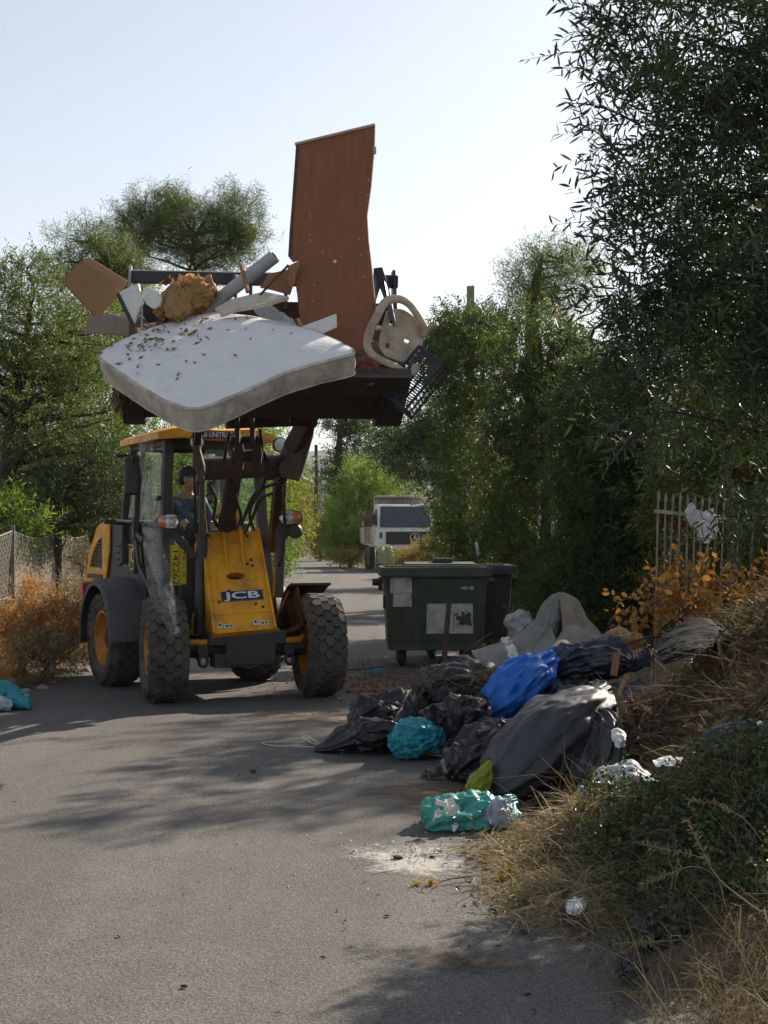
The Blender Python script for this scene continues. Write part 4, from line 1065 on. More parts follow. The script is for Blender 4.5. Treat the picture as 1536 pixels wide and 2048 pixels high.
# panes
def pane(name, pts, mat=CABGL):
    g = MB(RM); g.add(pts, [tuple(range(len(pts)))]); return g.build(name, mat, cabo)
pane('windscreen', [(XL+.05, YF+.03, 1.08), (XR-.05, YF+.03, 1.08), (XR-.08, YF+.13, 1.8), (XR-.13, YF+.16, 2.52), (XL+.13, YF+.16, 2.52), (XL+.08, YF+.13, 1.8)])
pane('door_glass', [(XL+.005, YF+.05, .95), (XL+.005, -.30, 1.72), (XL+.03, -.30, 2.0), (XL+.09, -.30, 2.5), (XL+.1, YF+.2, 2.5), (XL+.06, YF+.16, 1.7)])
pane('side_glass', [(XL+.005, -.25, 1.78), (XL+.005, YB-.03, 1.80), (XL+.09, YB-.05, 2.5), (XL+.09, -.25, 2.5)])
pane('door_glass', [(XR-.005, YF+.05, .95), (XR-.005, -.30, 1.72), (XR-.03, -.30, 2.0), (XR-.09, -.30, 2.5), (XR-.1, YF+.2, 2.5), (XR-.06, YF+.16, 1.7)])
pane('side_glass', [(XR-.005, -.25, 1.78), (XR-.005, YB-.03, 1.80), (XR-.09, YB-.05, 2.5), (XR-.09, -.25, 2.5)])
pane('rear_window', [(XL+.08, YB+.0, 1.55), (XR-.08, YB+.0, 1.55), (XR-.13, YB-.04, 2.5), (XL+.13, YB-.04, 2.5)])
# roof shell: crowned yellow lid with a dropped visor over the screen
rf = MB(RM); pts = []; nx, ny = 25, 13
def roofz(u, v):     # u across, v front-back
    return 2.66 + .035*(1 - abs(u)**2.5) + .03*math.exp(-((abs(u) - .62)/.3)**2) * (1 - v)
for layer in (0, 1):
    for j in range(ny):
        for i in range(nx):
            uu = -1 + 2*i/(nx-1); vv = j/(ny-1)
            hw = .63 - .03*vv; yy = -1.20 + (.20 - -1.20)*vv - .05*(1 - uu*uu)*(1 - vv)
            e = max(abs(uu)**8, (abs(2*vv - 1))**10)
            z = roofz(uu, vv) - .03*e if layer else 2.565 + .02*max(0, 1 - abs(abs(uu) - .62)/.3)*(1 - vv)
            pts.append((uu*hw - .08, yy, z))
k = nx*ny; fs = []
for j in range(ny-1):
    for i in range(nx-1):
        a = j*nx+i; fs += [(a, a+nx, a+nx+1, a+1), (k+a, k+a+1, k+a+nx+1, k+a+nx)]
bd_ = [i for i in range(nx)] + [j*nx + nx-1 for j in range(1, ny)] + [(ny-1)*nx + i for i in range(nx-2, -1, -1)] + [j*nx for j in range(ny-2, 0, -1)]
for a, b_ in zip(bd_, bd_[1:] + bd_[:1]): fs.append((a, b_, k+b_, k+a))
rf.add(pts, fs); roof = rf.build('roof', YEL, cabo, smooth=50)
fx = (RM.to_3x3() @ Vector((1, 0, 0))); fn = (RM.to_3x3() @ Vector((0, -1, 0)))
sg = MB(RM); sg.box((-.13, -1.262, 2.616), (.40, .012, .074)); sg.build('roof_name_strip', NAVY, roof)
text_mesh('roof_lettering', 'JCB UNITRAC', WHITE, roof, rl(-.13, -1.271, 2.616), fx, (0, 0, 1), .052, bold=.012, width=.37, depth=.003)
for x in (-.34, .56):
    wl = MB(RM); wl.lathe([(0, .05), (.055, .04), (.078, -.02), (.08, -.05), (.07, -.052)], Matrix.Translation((x, -1.25, 2.535)) @ Matrix.Rotation(R(0), 4, 'X'), n=24); wo = wl.build('work_lamp', BLK, roof, smooth=50)
    wl = MB(RM); wl.lathe([(.069, -.051), (.05, -.066), (0, -.072)], Matrix.Translation((x, -1.25, 2.535)), n=24); wl.build('lamp_lens', LENS, wo, smooth=60)
# mirror on the door side
mr = MB(RM); mr.box((-.80, -.62, 2.22), (.16, .07, .40), (0, 0, R(-15))); mro = mr.build('mirror', BLK, cabo, bevel=.03)
mr = MB(RM); mr.tube([(XL+.04, YF+.2, 2.45), (-.80, -.75, 2.48), (-.80, -.62, 2.3)], .014, 8); mr.build('mirror_arm', BLK, mro, smooth=40)
mr = MB(RM); mr.tube([(-.66, -.1, 1.74), (-.86, -.16, 1.75)], .028, 8); mr.box((-.9, -.16, 1.75), (.12, .05, .05)); mr.build('window_stay', BLK, cabo, smooth=40)
mr = MB(RM); mr.tube([(-.60, .1, 2.46), (-.76, .1, 2.46)], .02, 8); mr.build('roof_lug', BLK, cabo, smooth=40)
# the cab's inside: seat, steering wheel, dash
se = MB(RM); se.box((.02, -.20, 1.20), (.50, .46, .14)); se.box((.02, .02, 1.56), (.48, .12, .66), (R(-8), 0, 0)); se.box((.02, .03, 1.98), (.26, .10, .18)); se.build('driver_seat', SEATM, cabo, bevel=.04)
dsb = MB(RM); dsb.box((0, -1.02, 1.08), (.46, .2, .5), (R(12), 0, 0)); dsb.box((.50, -.35, 1.28), (.14, .6, .25)); dsb.tube([(.0, -.95, 1.25), (0, -.72, 1.52)], .04, 10); dsb.build('steering_column', BLK, cabo, bevel=.02)
sw = MB(RM @ Matrix.Translation((0, -.70, 1.55)) @ Matrix.Rotation(R(58), 4, 'X'))
ring = [(.20*math.cos(q), 0, .20*math.sin(q)) for q in (2*math.pi*k/28 for k in range(29))]
sw.tube(ring, .016, 8, cap=False); sw.tube([(-.2, 0, 0), (.2, 0, 0)], .014, 6); sw.tube([(0, 0, 0), (0, 0, -.2)], .014, 6); sw.build('steering_wheel', BLK, cabo, smooth=60)
# number plate turned on its side behind the door glass
npx = (rl(0, 0, 0) - rl(0, 0, 1)).normalized()
pc = rl(-.44, YF+.015, .98)
nb = MB()
def npt(a, b_): return P(357, 1130, 14.2) + Vector((0, 0, -1))*a + fx*b_
nb.prism([npt(-.20, -.085), npt(-.20, .085), npt(.20, .085), npt(.20, -.085)], fn*.006); nbo = nb.build('number_plate', PLATE, LF_)
text_mesh('plate_digits', '142262', INK, nbo, npt(0.02, -.035) + fn*.0085, (0, 0, -1), fx, .062, bold=.0, width=.34, depth=.002)
text_mesh('plate_letters', 'ME 11 IX', INK, nbo, npt(.0, .050) + fn*.0085, (0, 0, -1), fx, .030, bold=.0, width=.26, depth=.002)
nb = MB()
for b_ in (-.08, .012, .08): nb.bar(npt(-.195, b_) + fn*.007, npt(.195, b_) + fn*.007, .004, .003, up=fn)
nb.build('plate_frame_line', INK, nbo)
wp = MB(); wp.prism([npt(-.27, -.06), npt(-.29, .05), npt(-.20, .084), npt(-.20, -.03)], fn*.004); wp.build('paper_notice', WHITE, nbo)

# rear body: engine cover with yellow rear corner and grille, black side panel with badge
def RPx(px, py, Y): return P(px, py, Y)
ec = MB(RM)
ec.prism([(-.62, y, z) for y, z in ((-.42, 1.50), (-.30, 1.76), (.75, 1.78), (1.1, 1.71), (1.52, 1.34), (1.70, 1.0), (1.70, .75), (.70, .75), (.55, 1.0), (.1, 1.12), (-.28, 1.0), (-.42, .85))], (1.24, 0, 0))
eco = ec.build('engine_cover', BLK, LF_, bevel=.03, smooth=30)
yc = MB(RM)
o_ = [(.72, 1.80), (1.2, 1.71), (1.58, 1.38), (1.73, 1.06), (.9, 1.06), (.74, 1.4)]
i_ = [(1.0, 1.58), (1.17, 1.55), (1.40, 1.40), (1.53, 1.24), (1.0, 1.24), (1.0, 1.4)]
for s, x in ((-1, -.655), (1, .63)):
    n_ = len(o_); vs = [(x, a, b_) for a, b_ in o_] + [(x, a, b_) for a, b_ in i_] + [(x + .03, a, b_) for a, b_ in o_] + [(x + .03, a, b_) for a, b_ in i_]
    fs = []
    for k in range(n_):
        k2 = (k + 1) % n_
        fs += [(k, k2, n_+k2, n_+k), (2*n_+k, 3*n_+k, 3*n_+k2, 2*n_+k2), (k, 2*n_+k, 2*n_+k2, k2), (n_+k, n_+k2, 3*n_+k2, 3*n_+k)]
    yc.add(vs, fs)
yc.prism([(-.655, 1.1, 1.745), (-.655, 1.58, 1.39), (-.655, 1.74, 1.05), (-.655, 1.70, 1.05), (-.655, 1.54, 1.37), (-.655, 1.08, 1.71)], (1.31, 0, 0))
yc.build('rear_corner', YEL, eco, bevel=.012)
sl_ = MB(RM); sl_.box((-.66, 1.28, 1.14), (.01, .62, .05)); sl_.build('corner_slot', INK, eco)
gl = MB(RM)
for k in range(9): gl.box((-.642, 1.24 - .02*k, 1.25 + .038*k), (.012, .56 - k*.045, .016))
gl.build('side_grille', GREYP, eco)
vt = MB(RM)
for k in range(4): vt.box((-.632, .42, 1.50 - .07*k), (.03, .16, .025), (0, R(25), 0))
vt.build('louvre', BLK, eco, bevel=.006)
# diamond badge on the black panel
nL = (RM.to_3x3() @ Vector((-1, 0, 0))); yL = (RM.to_3x3() @ Vector((0, -1, 0)))
bcn = rl(-.625, -.16, 1.40)
def bp_(a, b_, off): return bcn + yL*a + Vector((0, 0, b_)) + nL*off
for nm, sc, off, mt in (('badge', 1.0, .006, PLATE), ('badge_face', .90, .011, INK)):
    b = MB(); q = [bp_(-.235*sc, .115*sc, off), bp_(.215*sc, .085*sc, off), bp_(.255*sc, -.095*sc, off), bp_(-.15*sc, -.165*sc, off)]
    b.prism(q, nL*.004); b.build(nm, mt, eco)
text_mesh('badge_lettering', 'JCB', PLATE, eco, bp_(.005, -.012, .018), yL + Vector((0, 0, -.03)), (0, 0, 1), .155, bold=.008, width=.33, depth=.003)
# rear fenders and bumper
for s, (wx, wy) in ((-1, PRL), (1, PRR)):
    u = Matrix.Translation((wx, wy, .515)) @ Matrix.Rotation(RA, 4, 'Z')
    fb = MB(); rings = []
    angs = [R(q) for q in (-8, 5, 20, 35, 50, 65, 80, 95, 110, 125, 140, 155, 168, 180)]
    for q in angs:
        rad = .60 + .02*math.sin(q)
        yb = math.cos(q)*rad; zb = math.sin(q)*rad
        rings.append([u @ Vector((s*x, yb*(1 + e), zb*(1 + e))) for x, e in ((.235, -.09), (.235, -.01), (.20, .03), (-.22, .05), (-.22, .0), (.19, -.02))])
    m_ = 6; vs = [v for r_ in rings for v in r_]; fs = []
    for i in range(len(rings)-1):
        for j in range(m_): fs.append((i*m_+j, i*m_+(j+1) % m_, (i+1)*m_+(j+1) % m_, (i+1)*m_+j))
    fs += [tuple(range(m_)), tuple(range((len(rings)-1)*m_, len(rings)*m_))]
    fb.add(vs, fs); fb.build('rear_fender', GREYP, LF_, smooth=45)
ru = MB(RM); ru.box((-.54, -.50, .56), (.16, .28, .56)); ru.box((.54, -.50, .56), (.16, .28, .56)); ru.box((0, -.1, .5), (.5, 1.3, .3)); ru.tube([(-.6, 0, .515), (.6, 0, .515)], .09, 12); ru.build('rear_chassis', BLK, LF_, bevel=.02)
cw = MB(RM); cw.box((0, 1.72, .93), (1.34, .24, .28)); cwo = cw.build('counterweight', GREYP, LF_, bevel=.03)
tl = MB(RM); tl.box((-.685, 1.72, .95), (.03, .16, .20)); tl.build('tail_lamp', pbr('red_lens', (.35, .03, .02), .2), cwo)
ex = MB(RM); ex.tube([(.42, .55, 1.36), (.42, .55, 1.95), (.42, .62, 2.02)], .035, 12); ex.build('exhaust', BLK, LF_, smooth=50)

# ------------------------------------------------------------------ bucket
def bk(px, py, Y): return P(px, py, Y)
BLc, BRc = Vector((-2.215, 12.12, 0)), Vector((.14, 12.38, 0))     # heel line ends (x, y)
bx = (BRc - BLc).normalized(); bw = (BRc - BLc).length; by = Vector((-bx.y, bx.x, 0))   # away
def bkt(s, d, z): return BLc + bx*(s*bw) + by*d + Vector((0, 0, z))
# profile (d away, z): cutting edge in front, heel, back, top
prof = [(-.78, 2.90), (-.74, 2.93), (-.10, 2.64), (.10, 2.62), (.28, 2.72), (.36, 2.95), (.34, 3.40), (.30, 3.66)]
inn = [(.26, 3.66), (.30, 3.40), (.31, 2.97), (.24, 2.78), (.09, 2.68), (-.09, 2.70), (-.74, 2.97)]
bq = MB()
full = prof + inn
bq.prism([bkt(0, d, z) for d, z in full], bx*bw)
bko = bq.build('bucket', BUCKET, LF_, smooth=30)
bq = MB(); bq.prism([bkt(0, d, z) for d, z in ((-.80, 2.885), (-.80, 2.91), (-.5, 2.79), (-.5, 2.765))], bx*bw); bq.build('cutting_edge', pbr('worn_edge_steel', (.09, .075, .065), .45, metal=.6, var=.3, dirt=(.1, .06, .04)), bko)
for s in (0, 1):
    bq = MB(); base = [(-.74, 2.96), (-.35, 2.98), (.0, 3.30), (.20, 3.60), (.28, 3.66), (.30, 3.4), (.31, 2.97), (.24, 2.76), (.09, 2.66), (-.09, 2.68)]
    bq.prism([bkt(s, d, z) for d, z in base], bx*(.025 if s == 0 else -.025)); bq.build('side_plate', BUCKET, bko)
    bq = MB(); bq.prism([bkt(s, d, z) for d, z in ((-.45, 2.74), (-.05, 2.56), (.16, 2.56), (.16, 2.64), (-.1, 2.66))], bx*(.18 if s == 0 else -.22)); bq.build('wear_shoe', BUCKET, bko)
bq = MB()
for s in (.2, .4, .6, .8): bq.prism([bkt(s, d, z) for d, z in ((.10, 2.6), (.38, 2.7), (.44, 2.95), (.38, 3.4), (.36, 2.95), (.26, 2.7))], bx*.03)
bq.build('back_rib', BUCKET, bko)
# top clamp: bar, uprights, plates and the hooked tines
tbm = MB(); tbm.prism([bkt(.015, d, z) for d, z in ((.22, 3.90), (.34, 3.93), (.36, 3.84), (.30, 3.80), (.24, 3.80))], bx*(bw*.99)); tbo = tbm.build('clamp_bar', BLUEBAR, bko, bevel=.006)
for s in (.20, .32, .45, .58, .70, .82):
    t_ = MB(); t_.prism([bkt(s, d, z) for d, z in ((.25, 3.90), (.33, 3.90), (.32, 3.60), (.26, 3.60))], bx*.03); t_.build('clamp_upright', BLUEBAR, tbo)
for s in (.012, .985):
    t_ = MB(); t_.prism([bkt(s, d, z) for d, z in ((.10, 3.60), (.16, 3.80), (.24, 3.955), (.37, 3.955), (.36, 3.62))], bx*.022); t_.build('clamp_end_plate', pbr('pale_worn_plate', (.34, .33, .34), .5, var=.2, dirt=(.15, .1, .08), damt=.5) if s < .5 else BLUEBAR, tbo)
tn = MB()
tine = [(747, 536), (765, 534), (778, 575), (786, 610), (791, 640), (790, 663), (783, 640), (772, 606), (760, 575), (752, 600), (748, 622), (745, 600)]
tn.prism([P(x, y, 12.40 - (max(y, 560) - 560)*.0072) for x, y in tine], (0, .05, 0)); tn.build('clamp_tine', BLUEBAR, tbo, bevel=.006)
tn = MB(); tn.bar(P(742, 612, 12.4), P(785, 614, 12.4), .03, .04); tn.build('tine_brace', BLUEBAR, tbo)
for s in (.24, .40):
    t_ = MB(); A = cr([list(bkt(s, d, z)) for d, z in ((.28, 3.86), (.10, 3.83), (-.06, 3.72), (-.14, 3.56))], 12)
    t_.tube([Vector(a) for a in A], [.035 - .025*k/11 for k in range(12)], 8); t_.build('clamp_tine', BUCKET, tbo, smooth=60)

# ------------------------------------------------------------------ the load heaped in the bucket
MATT = pbr('mattress_ticking', (.74, .74, .74), .85, var=.06, vscale=3, dirt=(.40, .37, .33), damt=.12, dscale=4, bump=.25, bscale=22, bdist=.02)
MATS_ = pbr('mattress_border', (.58, .54, .47), .85, var=.15, vscale=5, dirt=(.17, .13, .10), damt=.65, dscale=4, bump=.3, bscale=30, bdist=.01)
WOODV = pbr('veneer_door', (.225, .078, .028), .45, var=.14, vscale=3, stretch=(9, 9, .5), dirt=(.20, .068, .02), damt=.3, dscale=2.2, bump=.05, bscale=30, spec=.4)
WOODE = pbr('edge_band_sheen', (.40, .26, .18), .6, var=.2, stretch=(4, 4, .5))  # door's top edge band, its brighter reflection put into the colour
CARD = pbr('cardboard', (.30, .165, .08), .85, var=.12, vscale=5, dirt=(.2, .12, .065), damt=.35, dscale=5)
CARDG = pbr('grey_cardboard', (.24, .19, .15), .85, var=.15, dirt=(.12, .09, .07), damt=.4)
BOARDW = pbr('white_laminate', (.70, .70, .69), .45, var=.06, dirt=(.28, .24, .2), damt=.35, dscale=9)
BOARDC = pbr('cream_board', (.58, .52, .42), .6, var=.12, dirt=(.30, .22, .14), damt=.5, dscale=8)
SACK = pbr('brown_paper_sack', (.42, .25, .10), .75, var=.22, vscale=5, dirt=(.22, .12, .05), damt=.5, dscale=4, bump=.35, bscale=14, bdist=.02, transl=.15)
PIPEM = pbr('grey_pvc', (.34, .36, .40), .4, var=.08, dirt=(.22, .19, .16), damt=.4)
SPLINT = pbr('splintered_wood', (.30, .15, .065), .8, var=.35, vscale=8, stretch=(6, 6, 1), bump=.3)
REDC = pbr('red_cloth', (.24, .055, .04), .85, var=.4, vscale=6, bump=.3, bscale=18)
CHAIRM = pbr('dirty_white_plastic', (.56, .49, .38), .45, var=.12, vscale=6, dirt=(.24, .17, .11), damt=.6, dscale=7, transl=.25)
CRATEM = pbr('blue_black_crate', (.022, .026, .042), .4, var=.2, dirt=(.07, .06, .06), damt=.4)
CLEAR = pbr('cloudy_film', (.60, .60, .58), .3, var=.15, alpha=.45, spec=.6)

# rubbish packed under everything that shows
def clampd(a, b_, t): return a + (b_ - a)*t
rng = np.random.default_rng(90)
nu_, nv_ = 60, 26; pts = []
for j in range(nv_):
    for i in range(nu_):
        s = .02 + .96*i/(nu_-1); d = -.62 + .84*j/(nv_-1)
        z = 2.98 + .46*sstep(-.62, .1, d) + .10*noise.noise(Vector((s*9, d*5, 3))) + .05*noise.noise(Vector((s*26, d*14, 9)))
        pts.append(bkt(s, d, float(z)))
ix = np.arange(nu_*nv_).reshape(nv_, nu_)
np_mesh('packed_rubbish', np.array([list(p) for p in pts]), np.stack([ix[:-1, :-1], ix[:-1, 1:], ix[1:, 1:], ix[1:, :-1]], -1).reshape(-1, 4),
        pbr('mixed_debris', (.10, .065, .04), .9, var=.6, vscale=14, dirt=(.3, .22, .14), damt=.5, dscale=18, bump=.8, bscale=30, bdist=.03), smooth=True, kind='stuff')

MG = [[(190, 708, 11.47), (272, 668, 11.67), (350, 641, 11.87), (432, 622, 12.02)],
      [(244, 744, 11.17), (345, 700, 11.37), (440, 660, 11.62), (535, 638, 11.82)],
      [(308, 786, 10.87), (420, 737, 11.07), (530, 694, 11.37), (632, 664, 11.62)],
      [(386, 822, 10.57), (482, 782, 10.82), (592, 735, 11.12), (720, 704, 11.32)]]
def surf(grid, n, m_):
    Gd = np.array([[list(P(*p)) for p in row] for row in grid])
    rows = np.array([cr(Gd[i], m_) for i in range(len(Gd))])
    return np.array([cr(rows[:, j], n) for j in range(m_)]).transpose(1, 0, 2)
Sm = surf(MG, 44, 44)
du = np.gradient(Sm, axis=0); dv = np.gradient(Sm, axis=1); nm_ = unit(np.cross(du, dv))
if nm_[20, 20, 2] < 0: nm_ = -nm_
uu, vv = np.meshgrid(np.linspace(-1, 1, 44), np.linspace(-1, 1, 44), indexing='ij')
Sm2 = Sm + nm_*(.035*(1 - np.abs(uu)**6)*(1 - np.abs(vv)**6))[..., None]
for k in range(44):
    for l in range(44):
        Sm2[k, l] += nm_[k, l]*.008*noise.noise(Vector((k*.2, l*.2, 1)))
# round the corners off in plan
cen = Sm2.mean((0, 1)); rc = np.clip((np.abs(uu)**10 + np.abs(vv)**10) - 1, 0, 1)
Sm2 = Sm2 + (cen - Sm2)*(.055*rc)[..., None]
th_ = .205
loop = [(0, j) for j in range(43)] + [(i, 43) for i in range(43)] + [(43, j) for j in range(43, 0, -1)] + [(i, 0) for i in range(43, 0, -1)]
E0 = np.array([Sm2[a] for a in loop]); EN = np.array([nm_[a] for a in loop]); EN = unit(EN + np.roll(EN, 1, 0) + np.roll(EN, -1, 0))
tg = unit(np.roll(E0, -1, 0) - np.roll(E0, 1, 0)); EO = np.cross(tg, EN)
if ((E0 - cen)*EO).sum() < 0: EO = -EO
def ring(dep, bul): return E0 - EN*dep + EO*bul
rings = [ring(d, b_) for d, b_ in ((.004, .012), (.018, .021), (.05, .020), (.10, .027), (.15, .020), (.187, .021), (.201, .012))]
bot = Sm2 - nm_*th_
n_ = len(loop); V = [Sm2.reshape(-1, 3)] + rings + [bot.reshape(-1, 3)]
V = np.concatenate(V); idx = np.arange(44*44).reshape(44, 44); ob_ = 44*44 + 7*n_
top_f = np.stack([idx[:-1, :-1], idx[1:, :-1], idx[1:, 1:], idx[:-1, 1:]], -1).reshape(-1, 4); bot_f = top_f[:, ::-1] + ob_
L0 = [idx[a] for a in loop]; seq = [np.array(L0)] + [44*44 + r*n_ + np.arange(n_) for r in range(7)] + [np.array(L0) + ob_]
sf_ = np.concatenate([np.stack([a, np.roll(a, -1), np.roll(b_, -1), b_], -1) for a, b_ in zip(seq[:-1], seq[1:])])
mt_ = np_mesh('mattress', V, np.concatenate([top_f, bot_f, sf_]), MATT, smooth=True, label='grubby white mattress strewn with dead leaves, hanging over the bucket edge', cat='mattress')
mt_.data.materials.append(MATS_)
mi = np.zeros(len(top_f)*2 + len(sf_), np.int32); mi[len(top_f)*2:] = 1; mt_.data.polygons.foreach_set('material_index', mi)
for nm, off, bul, r_ in (('piping', .012, .021, .007), ('piping', .193, .021, .007), ('border_stitching', .075, .0245, .0022), ('border_stitching', .125, .0245, .0022)):
    pb = MB(); E = [Vector(e) for e in ring(off, bul)]; pb.tube(E + [E[0]], r_, 7, cap=False); pb.build(nm, MATS_, mt_, smooth=60)
# leaves scattered on it
k = 105; a = rng.integers(3, 30, k); b_ = rng.integers(3, 41, k)
cl = rng.random(k) < .55
a = np.where(cl, np.clip(rng.normal(9, 4, k), 2, 40), a).astype(int); b_ = np.where(cl, np.clip(rng.normal(14, 6, k), 2, 41), b_).astype(int)
pL = Sm2[a, b_] + nm_[a, b_]*.012 + rng.normal(size=(k, 3))*.006
dL = rng.normal(size=(k, 3)); dL = dL - nm_[a, b_]*(dL*nm_[a, b_]).sum(1, keepdims=True) + nm_[a, b_]*.15
V, Fc = leaf_quads(pL, dL, .03 + .05*rng.random(k), .012 + .022*rng.random(k), rng, fold=.35)
np_mesh('fallen_leaves', V, Fc, leafmat('fallen_leaf', [(.26, .15, .06), (.17, .17, .07), (.34, .20, .09), (.12, .085, .05)], .3), kind='stuff')

# the broken door
dr = MB(); 
def DY(y): return 12.02 + (700 - y)*.00045
outl = [(592, 291), (750, 252), (749, 292), (742, 372), (734, 430), (737, 480), (743, 530), (747, 575), (752, 618), (748, 660), (735, 705), (728, 770), (650, 770), (622, 690), (600, 640), (594, 590), (588, 545), (596, 520), (585, 524), (576, 512), (579, 460), (584, 400)]
dr.prism([P(x, y, DY(y)) for x, y in outl], (.006, .042, .004))
dro = dr.build('wooden_door', WOODV, label='tall reddish brown door, snapped and standing upright in the bucket', cat='door', bevel=.003)
es = MB(); es.bar(P(590, 289, DY(290) - .004), P(750, 250, DY(250) - .004), .022, .024, up=(0, -1, .2)); es.build('top_edge', WOODE, dro)
es = MB(); es.prism([P(x, y, DY(y) - .010) for x, y in ((592, 290), (598, 296), (589, 400), (583, 512), (576, 513), (584, 400))], (0, .008, 0)); es.build('edge_lipping', pbr('dark_lipping', (.065, .022, .012), .5, var=.2), dro)
es = MB(); es.box(P(749, 301, DY(300)), (.03, .03, .055)); es.box(P(747, 300, DY(300) - .015), (.012, .012, .03)); es.build('hinge', STEEL, dro)
es = MB()
es.lathe([(.014, 0), (.014, .006), (.007, .007), (.007, .003), (0, .003)], Matrix.Translation(P(670, 523, DY(523) - .001)) @ Matrix.Rotation(R(180), 4, 'Z'), n=16); es.build('lock_cylinder', BOARDW, dro)
es = MB()
for (x, y) in ((620, 427), (621, 436), (620, 470), (621, 482), (645, 505), (660, 507), (626, 602), (628, 570), (718, 478), (722, 510), (728, 554), (735, 390), (733, 402), (737, 360)):
    es.box(P(x, y, DY(y) - .0015), (.006, .004, .016))
es.build('chipped_nicks', BOARDC, dro)
sp_ = MB(); sp_.prism([P(x, y, 11.99) for x, y in ((576, 532), (600, 520), (585, 560), (582, 575), (572, 560))], (0, .012, 0)); sp_.prism([P(x, y, 11.985) for x, y in ((597, 522), (600, 527), (583, 578), (578, 574))], (0, .012, 0))
sp_.build('splintered_edge', SPLINT, dro)

# cardboard box, open end up to the left
f = [P(126, 560, 11.75), P(163, 524, 11.75), P(247, 578, 11.75), P(197, 634, 11.75)]
off = Vector((-.085, .30, .05))
bxm = MB()
def slab(mb, q, n_, t=.008): mb.prism(q, n_*t)
ny = Vector((0, 1, 0))
slab(bxm, f, ny); slab(bxm, [p + off for p in f], ny)
up_ = (f[1] - f[2]).cross(off).normalized()
for a, b_ in ((1, 2), (2, 3), (3, 0)):
    q = [f[a], f[b_], f[b_] + off, f[a] + off]; n_ = (f[b_] - f[a]).cross(off).normalized(); slab(bxm, q, n_, .007)
bxo = bxm.build('cardboard_box', CARD, label='open brown cardboard box poking up at the end of the bucket', cat='box')
fl = MB(); fl.prism([f[1] + Vector((0, -.002, 0)), f[2] + Vector((0, -.002, 0)), f[2] + Vector((.03, .05, .07)), f[1] + Vector((.05, .05, .05))], (0, .006, .004)); fl.build('flap', CARD, bxo)
sheet('cardboard_sheet', [[(166, 668, 11.7), (210, 669, 11.68), (258, 673, 11.7)], [(178, 640, 11.75), (218, 637, 11.72), (258, 640, 11.75)], [(184, 632, 11.78), (220, 628, 11.76), (250, 628, 11.8)]], CARDG, 3, .006, 3, (20, 26), .006, label='bent grey-brown cardboard piece under the open box', cat='cardboard')
br_ = MB(); br_.prism([P(x, y, 11.62) for x, y in ((236, 586), (256, 575), (276, 567), (281, 590), (285, 606), (277, 622), (270, 640), (266, 648))], (.01, .03, 0))
bro = br_.build('broken_board', BOARDW, label='larger white half of a shattered panel, beside the open box', cat='panel', group='shattered white panel', bevel=.003)
eb = MB(); eb.bar(P(235, 587, 11.615), P(266, 650, 11.615), .008, .03, up=(1, 0, 0)); eb.build('edge_band', INK, bro)
br_ = MB(); br_.prism([P(x, y, 11.66) for x, y in ((287, 578), (294, 572), (318, 584), (322, 600), (318, 612), (306, 618), (292, 608), (286, 598))], (.01, .03, 0))
br_.build('broken_board', BOARDW, label='smaller jagged white shard of a shattered panel, against the paper sacks', cat='panel', group='shattered white panel', bevel=.003)
sw_ = MB(); sw_.tube([P(284, 655, 11.6), P(284, 612, 11.62)], .009, 8); sw_.tube([P(284, 655, 11.6), P(283, 660, 11.6)], .014, 8); sw_.build('metal_rod', STEEL, label='short bright metal rod standing by the shattered panel', cat='rod', smooth=50)

bag('paper_sack', [(432, 590, 12.05, 10, .05), (412, 584, 12.05, 26, .14), (388, 592, 12.0, 33, .17), (362, 612, 12.0, 32, .16), (330, 640, 11.95, 16, .1)], SACK, 5, amp=.05, freq=2.6, pleat=.18, k=6, ground=2.6, label='big crumpled brown paper sack in the middle of the load', cat='sack', group='brown paper sacks')
bag('paper_sack', [(372, 556, 11.8, 14, .05), (366, 566, 11.8, 9, .04), (362, 580, 11.8, 15, .06), (358, 602, 11.78, 22, .09), (352, 624, 11.75, 24, .10), (346, 640, 11.75, 10, .06)], SACK, 6, amp=.025, freq=3, pleat=.4, npl=9, k=6, ground=2.6, label='upright twisted-neck brown paper sack by the shattered panel', cat='sack', group='brown paper sacks')
bag('paper_sack', [(312, 632, 11.85, 8, .05), (326, 618, 11.85, 16, .10), (340, 596, 11.85, 13, .10), (352, 572, 11.9, 10, .06)], SACK, 7, amp=.03, freq=3, pleat=.2, k=6, ground=2.6, label='flattened brown paper sack behind the upright one', cat='sack', group='brown paper sacks')
# dry plants stuck in the sacks
tk = rng.normal(size=(22, 3))*np.array([.16, .05, .05]) + np.array(P(372, 566, 11.95)); 
V, Fc = leaf_quads(tk, rng.normal(size=(22, 3)) + np.array([0, 0, .8]), .04 + .04*rng.random(22), .02 + .02*rng.random(22), rng, fold=.4)
np_mesh('withered_leaves', V, Fc, LF_orange, kind='stuff')
pp = MB(); a, b_ = P(398, 630, 12.25), P(550, 512, 12.0)
dd = (b_ - a).normalized(); mq = Matrix.Translation(a) @ dd.to_track_quat('Y', 'Z').to_matrix().to_4x4(); L_ = (b_ - a).length
pp.lathe([(.046, 0), (.058, 0), (.058, L_), (.047, L_), (.046, L_ - .3)], mq, n=32); pp.build('drain_pipe', PIPEM, label='grey plastic pipe sticking up out of the load', cat='pipe', smooth=40)
bm_ = MB(); bm_.bar(P(482, 530, 11.95), P(496, 585, 11.9), .022, .03); bm_.build('wood_batten', SPLINT, label='short broken batten leaning on the grey pipe', cat='batten')
bm_ = MB(); bm_.prism([P(x, y, 12.15) for x, y in ((536, 548), (578, 538), (590, 560), (580, 590), (545, 580), (520, 575))], (.0, .02, 0)); bm_.build('brown_board', pbr('pale_brown_board', (.24, .12, .055), .6, var=.2), label='pale brown board wedged behind the tall door', cat='board')
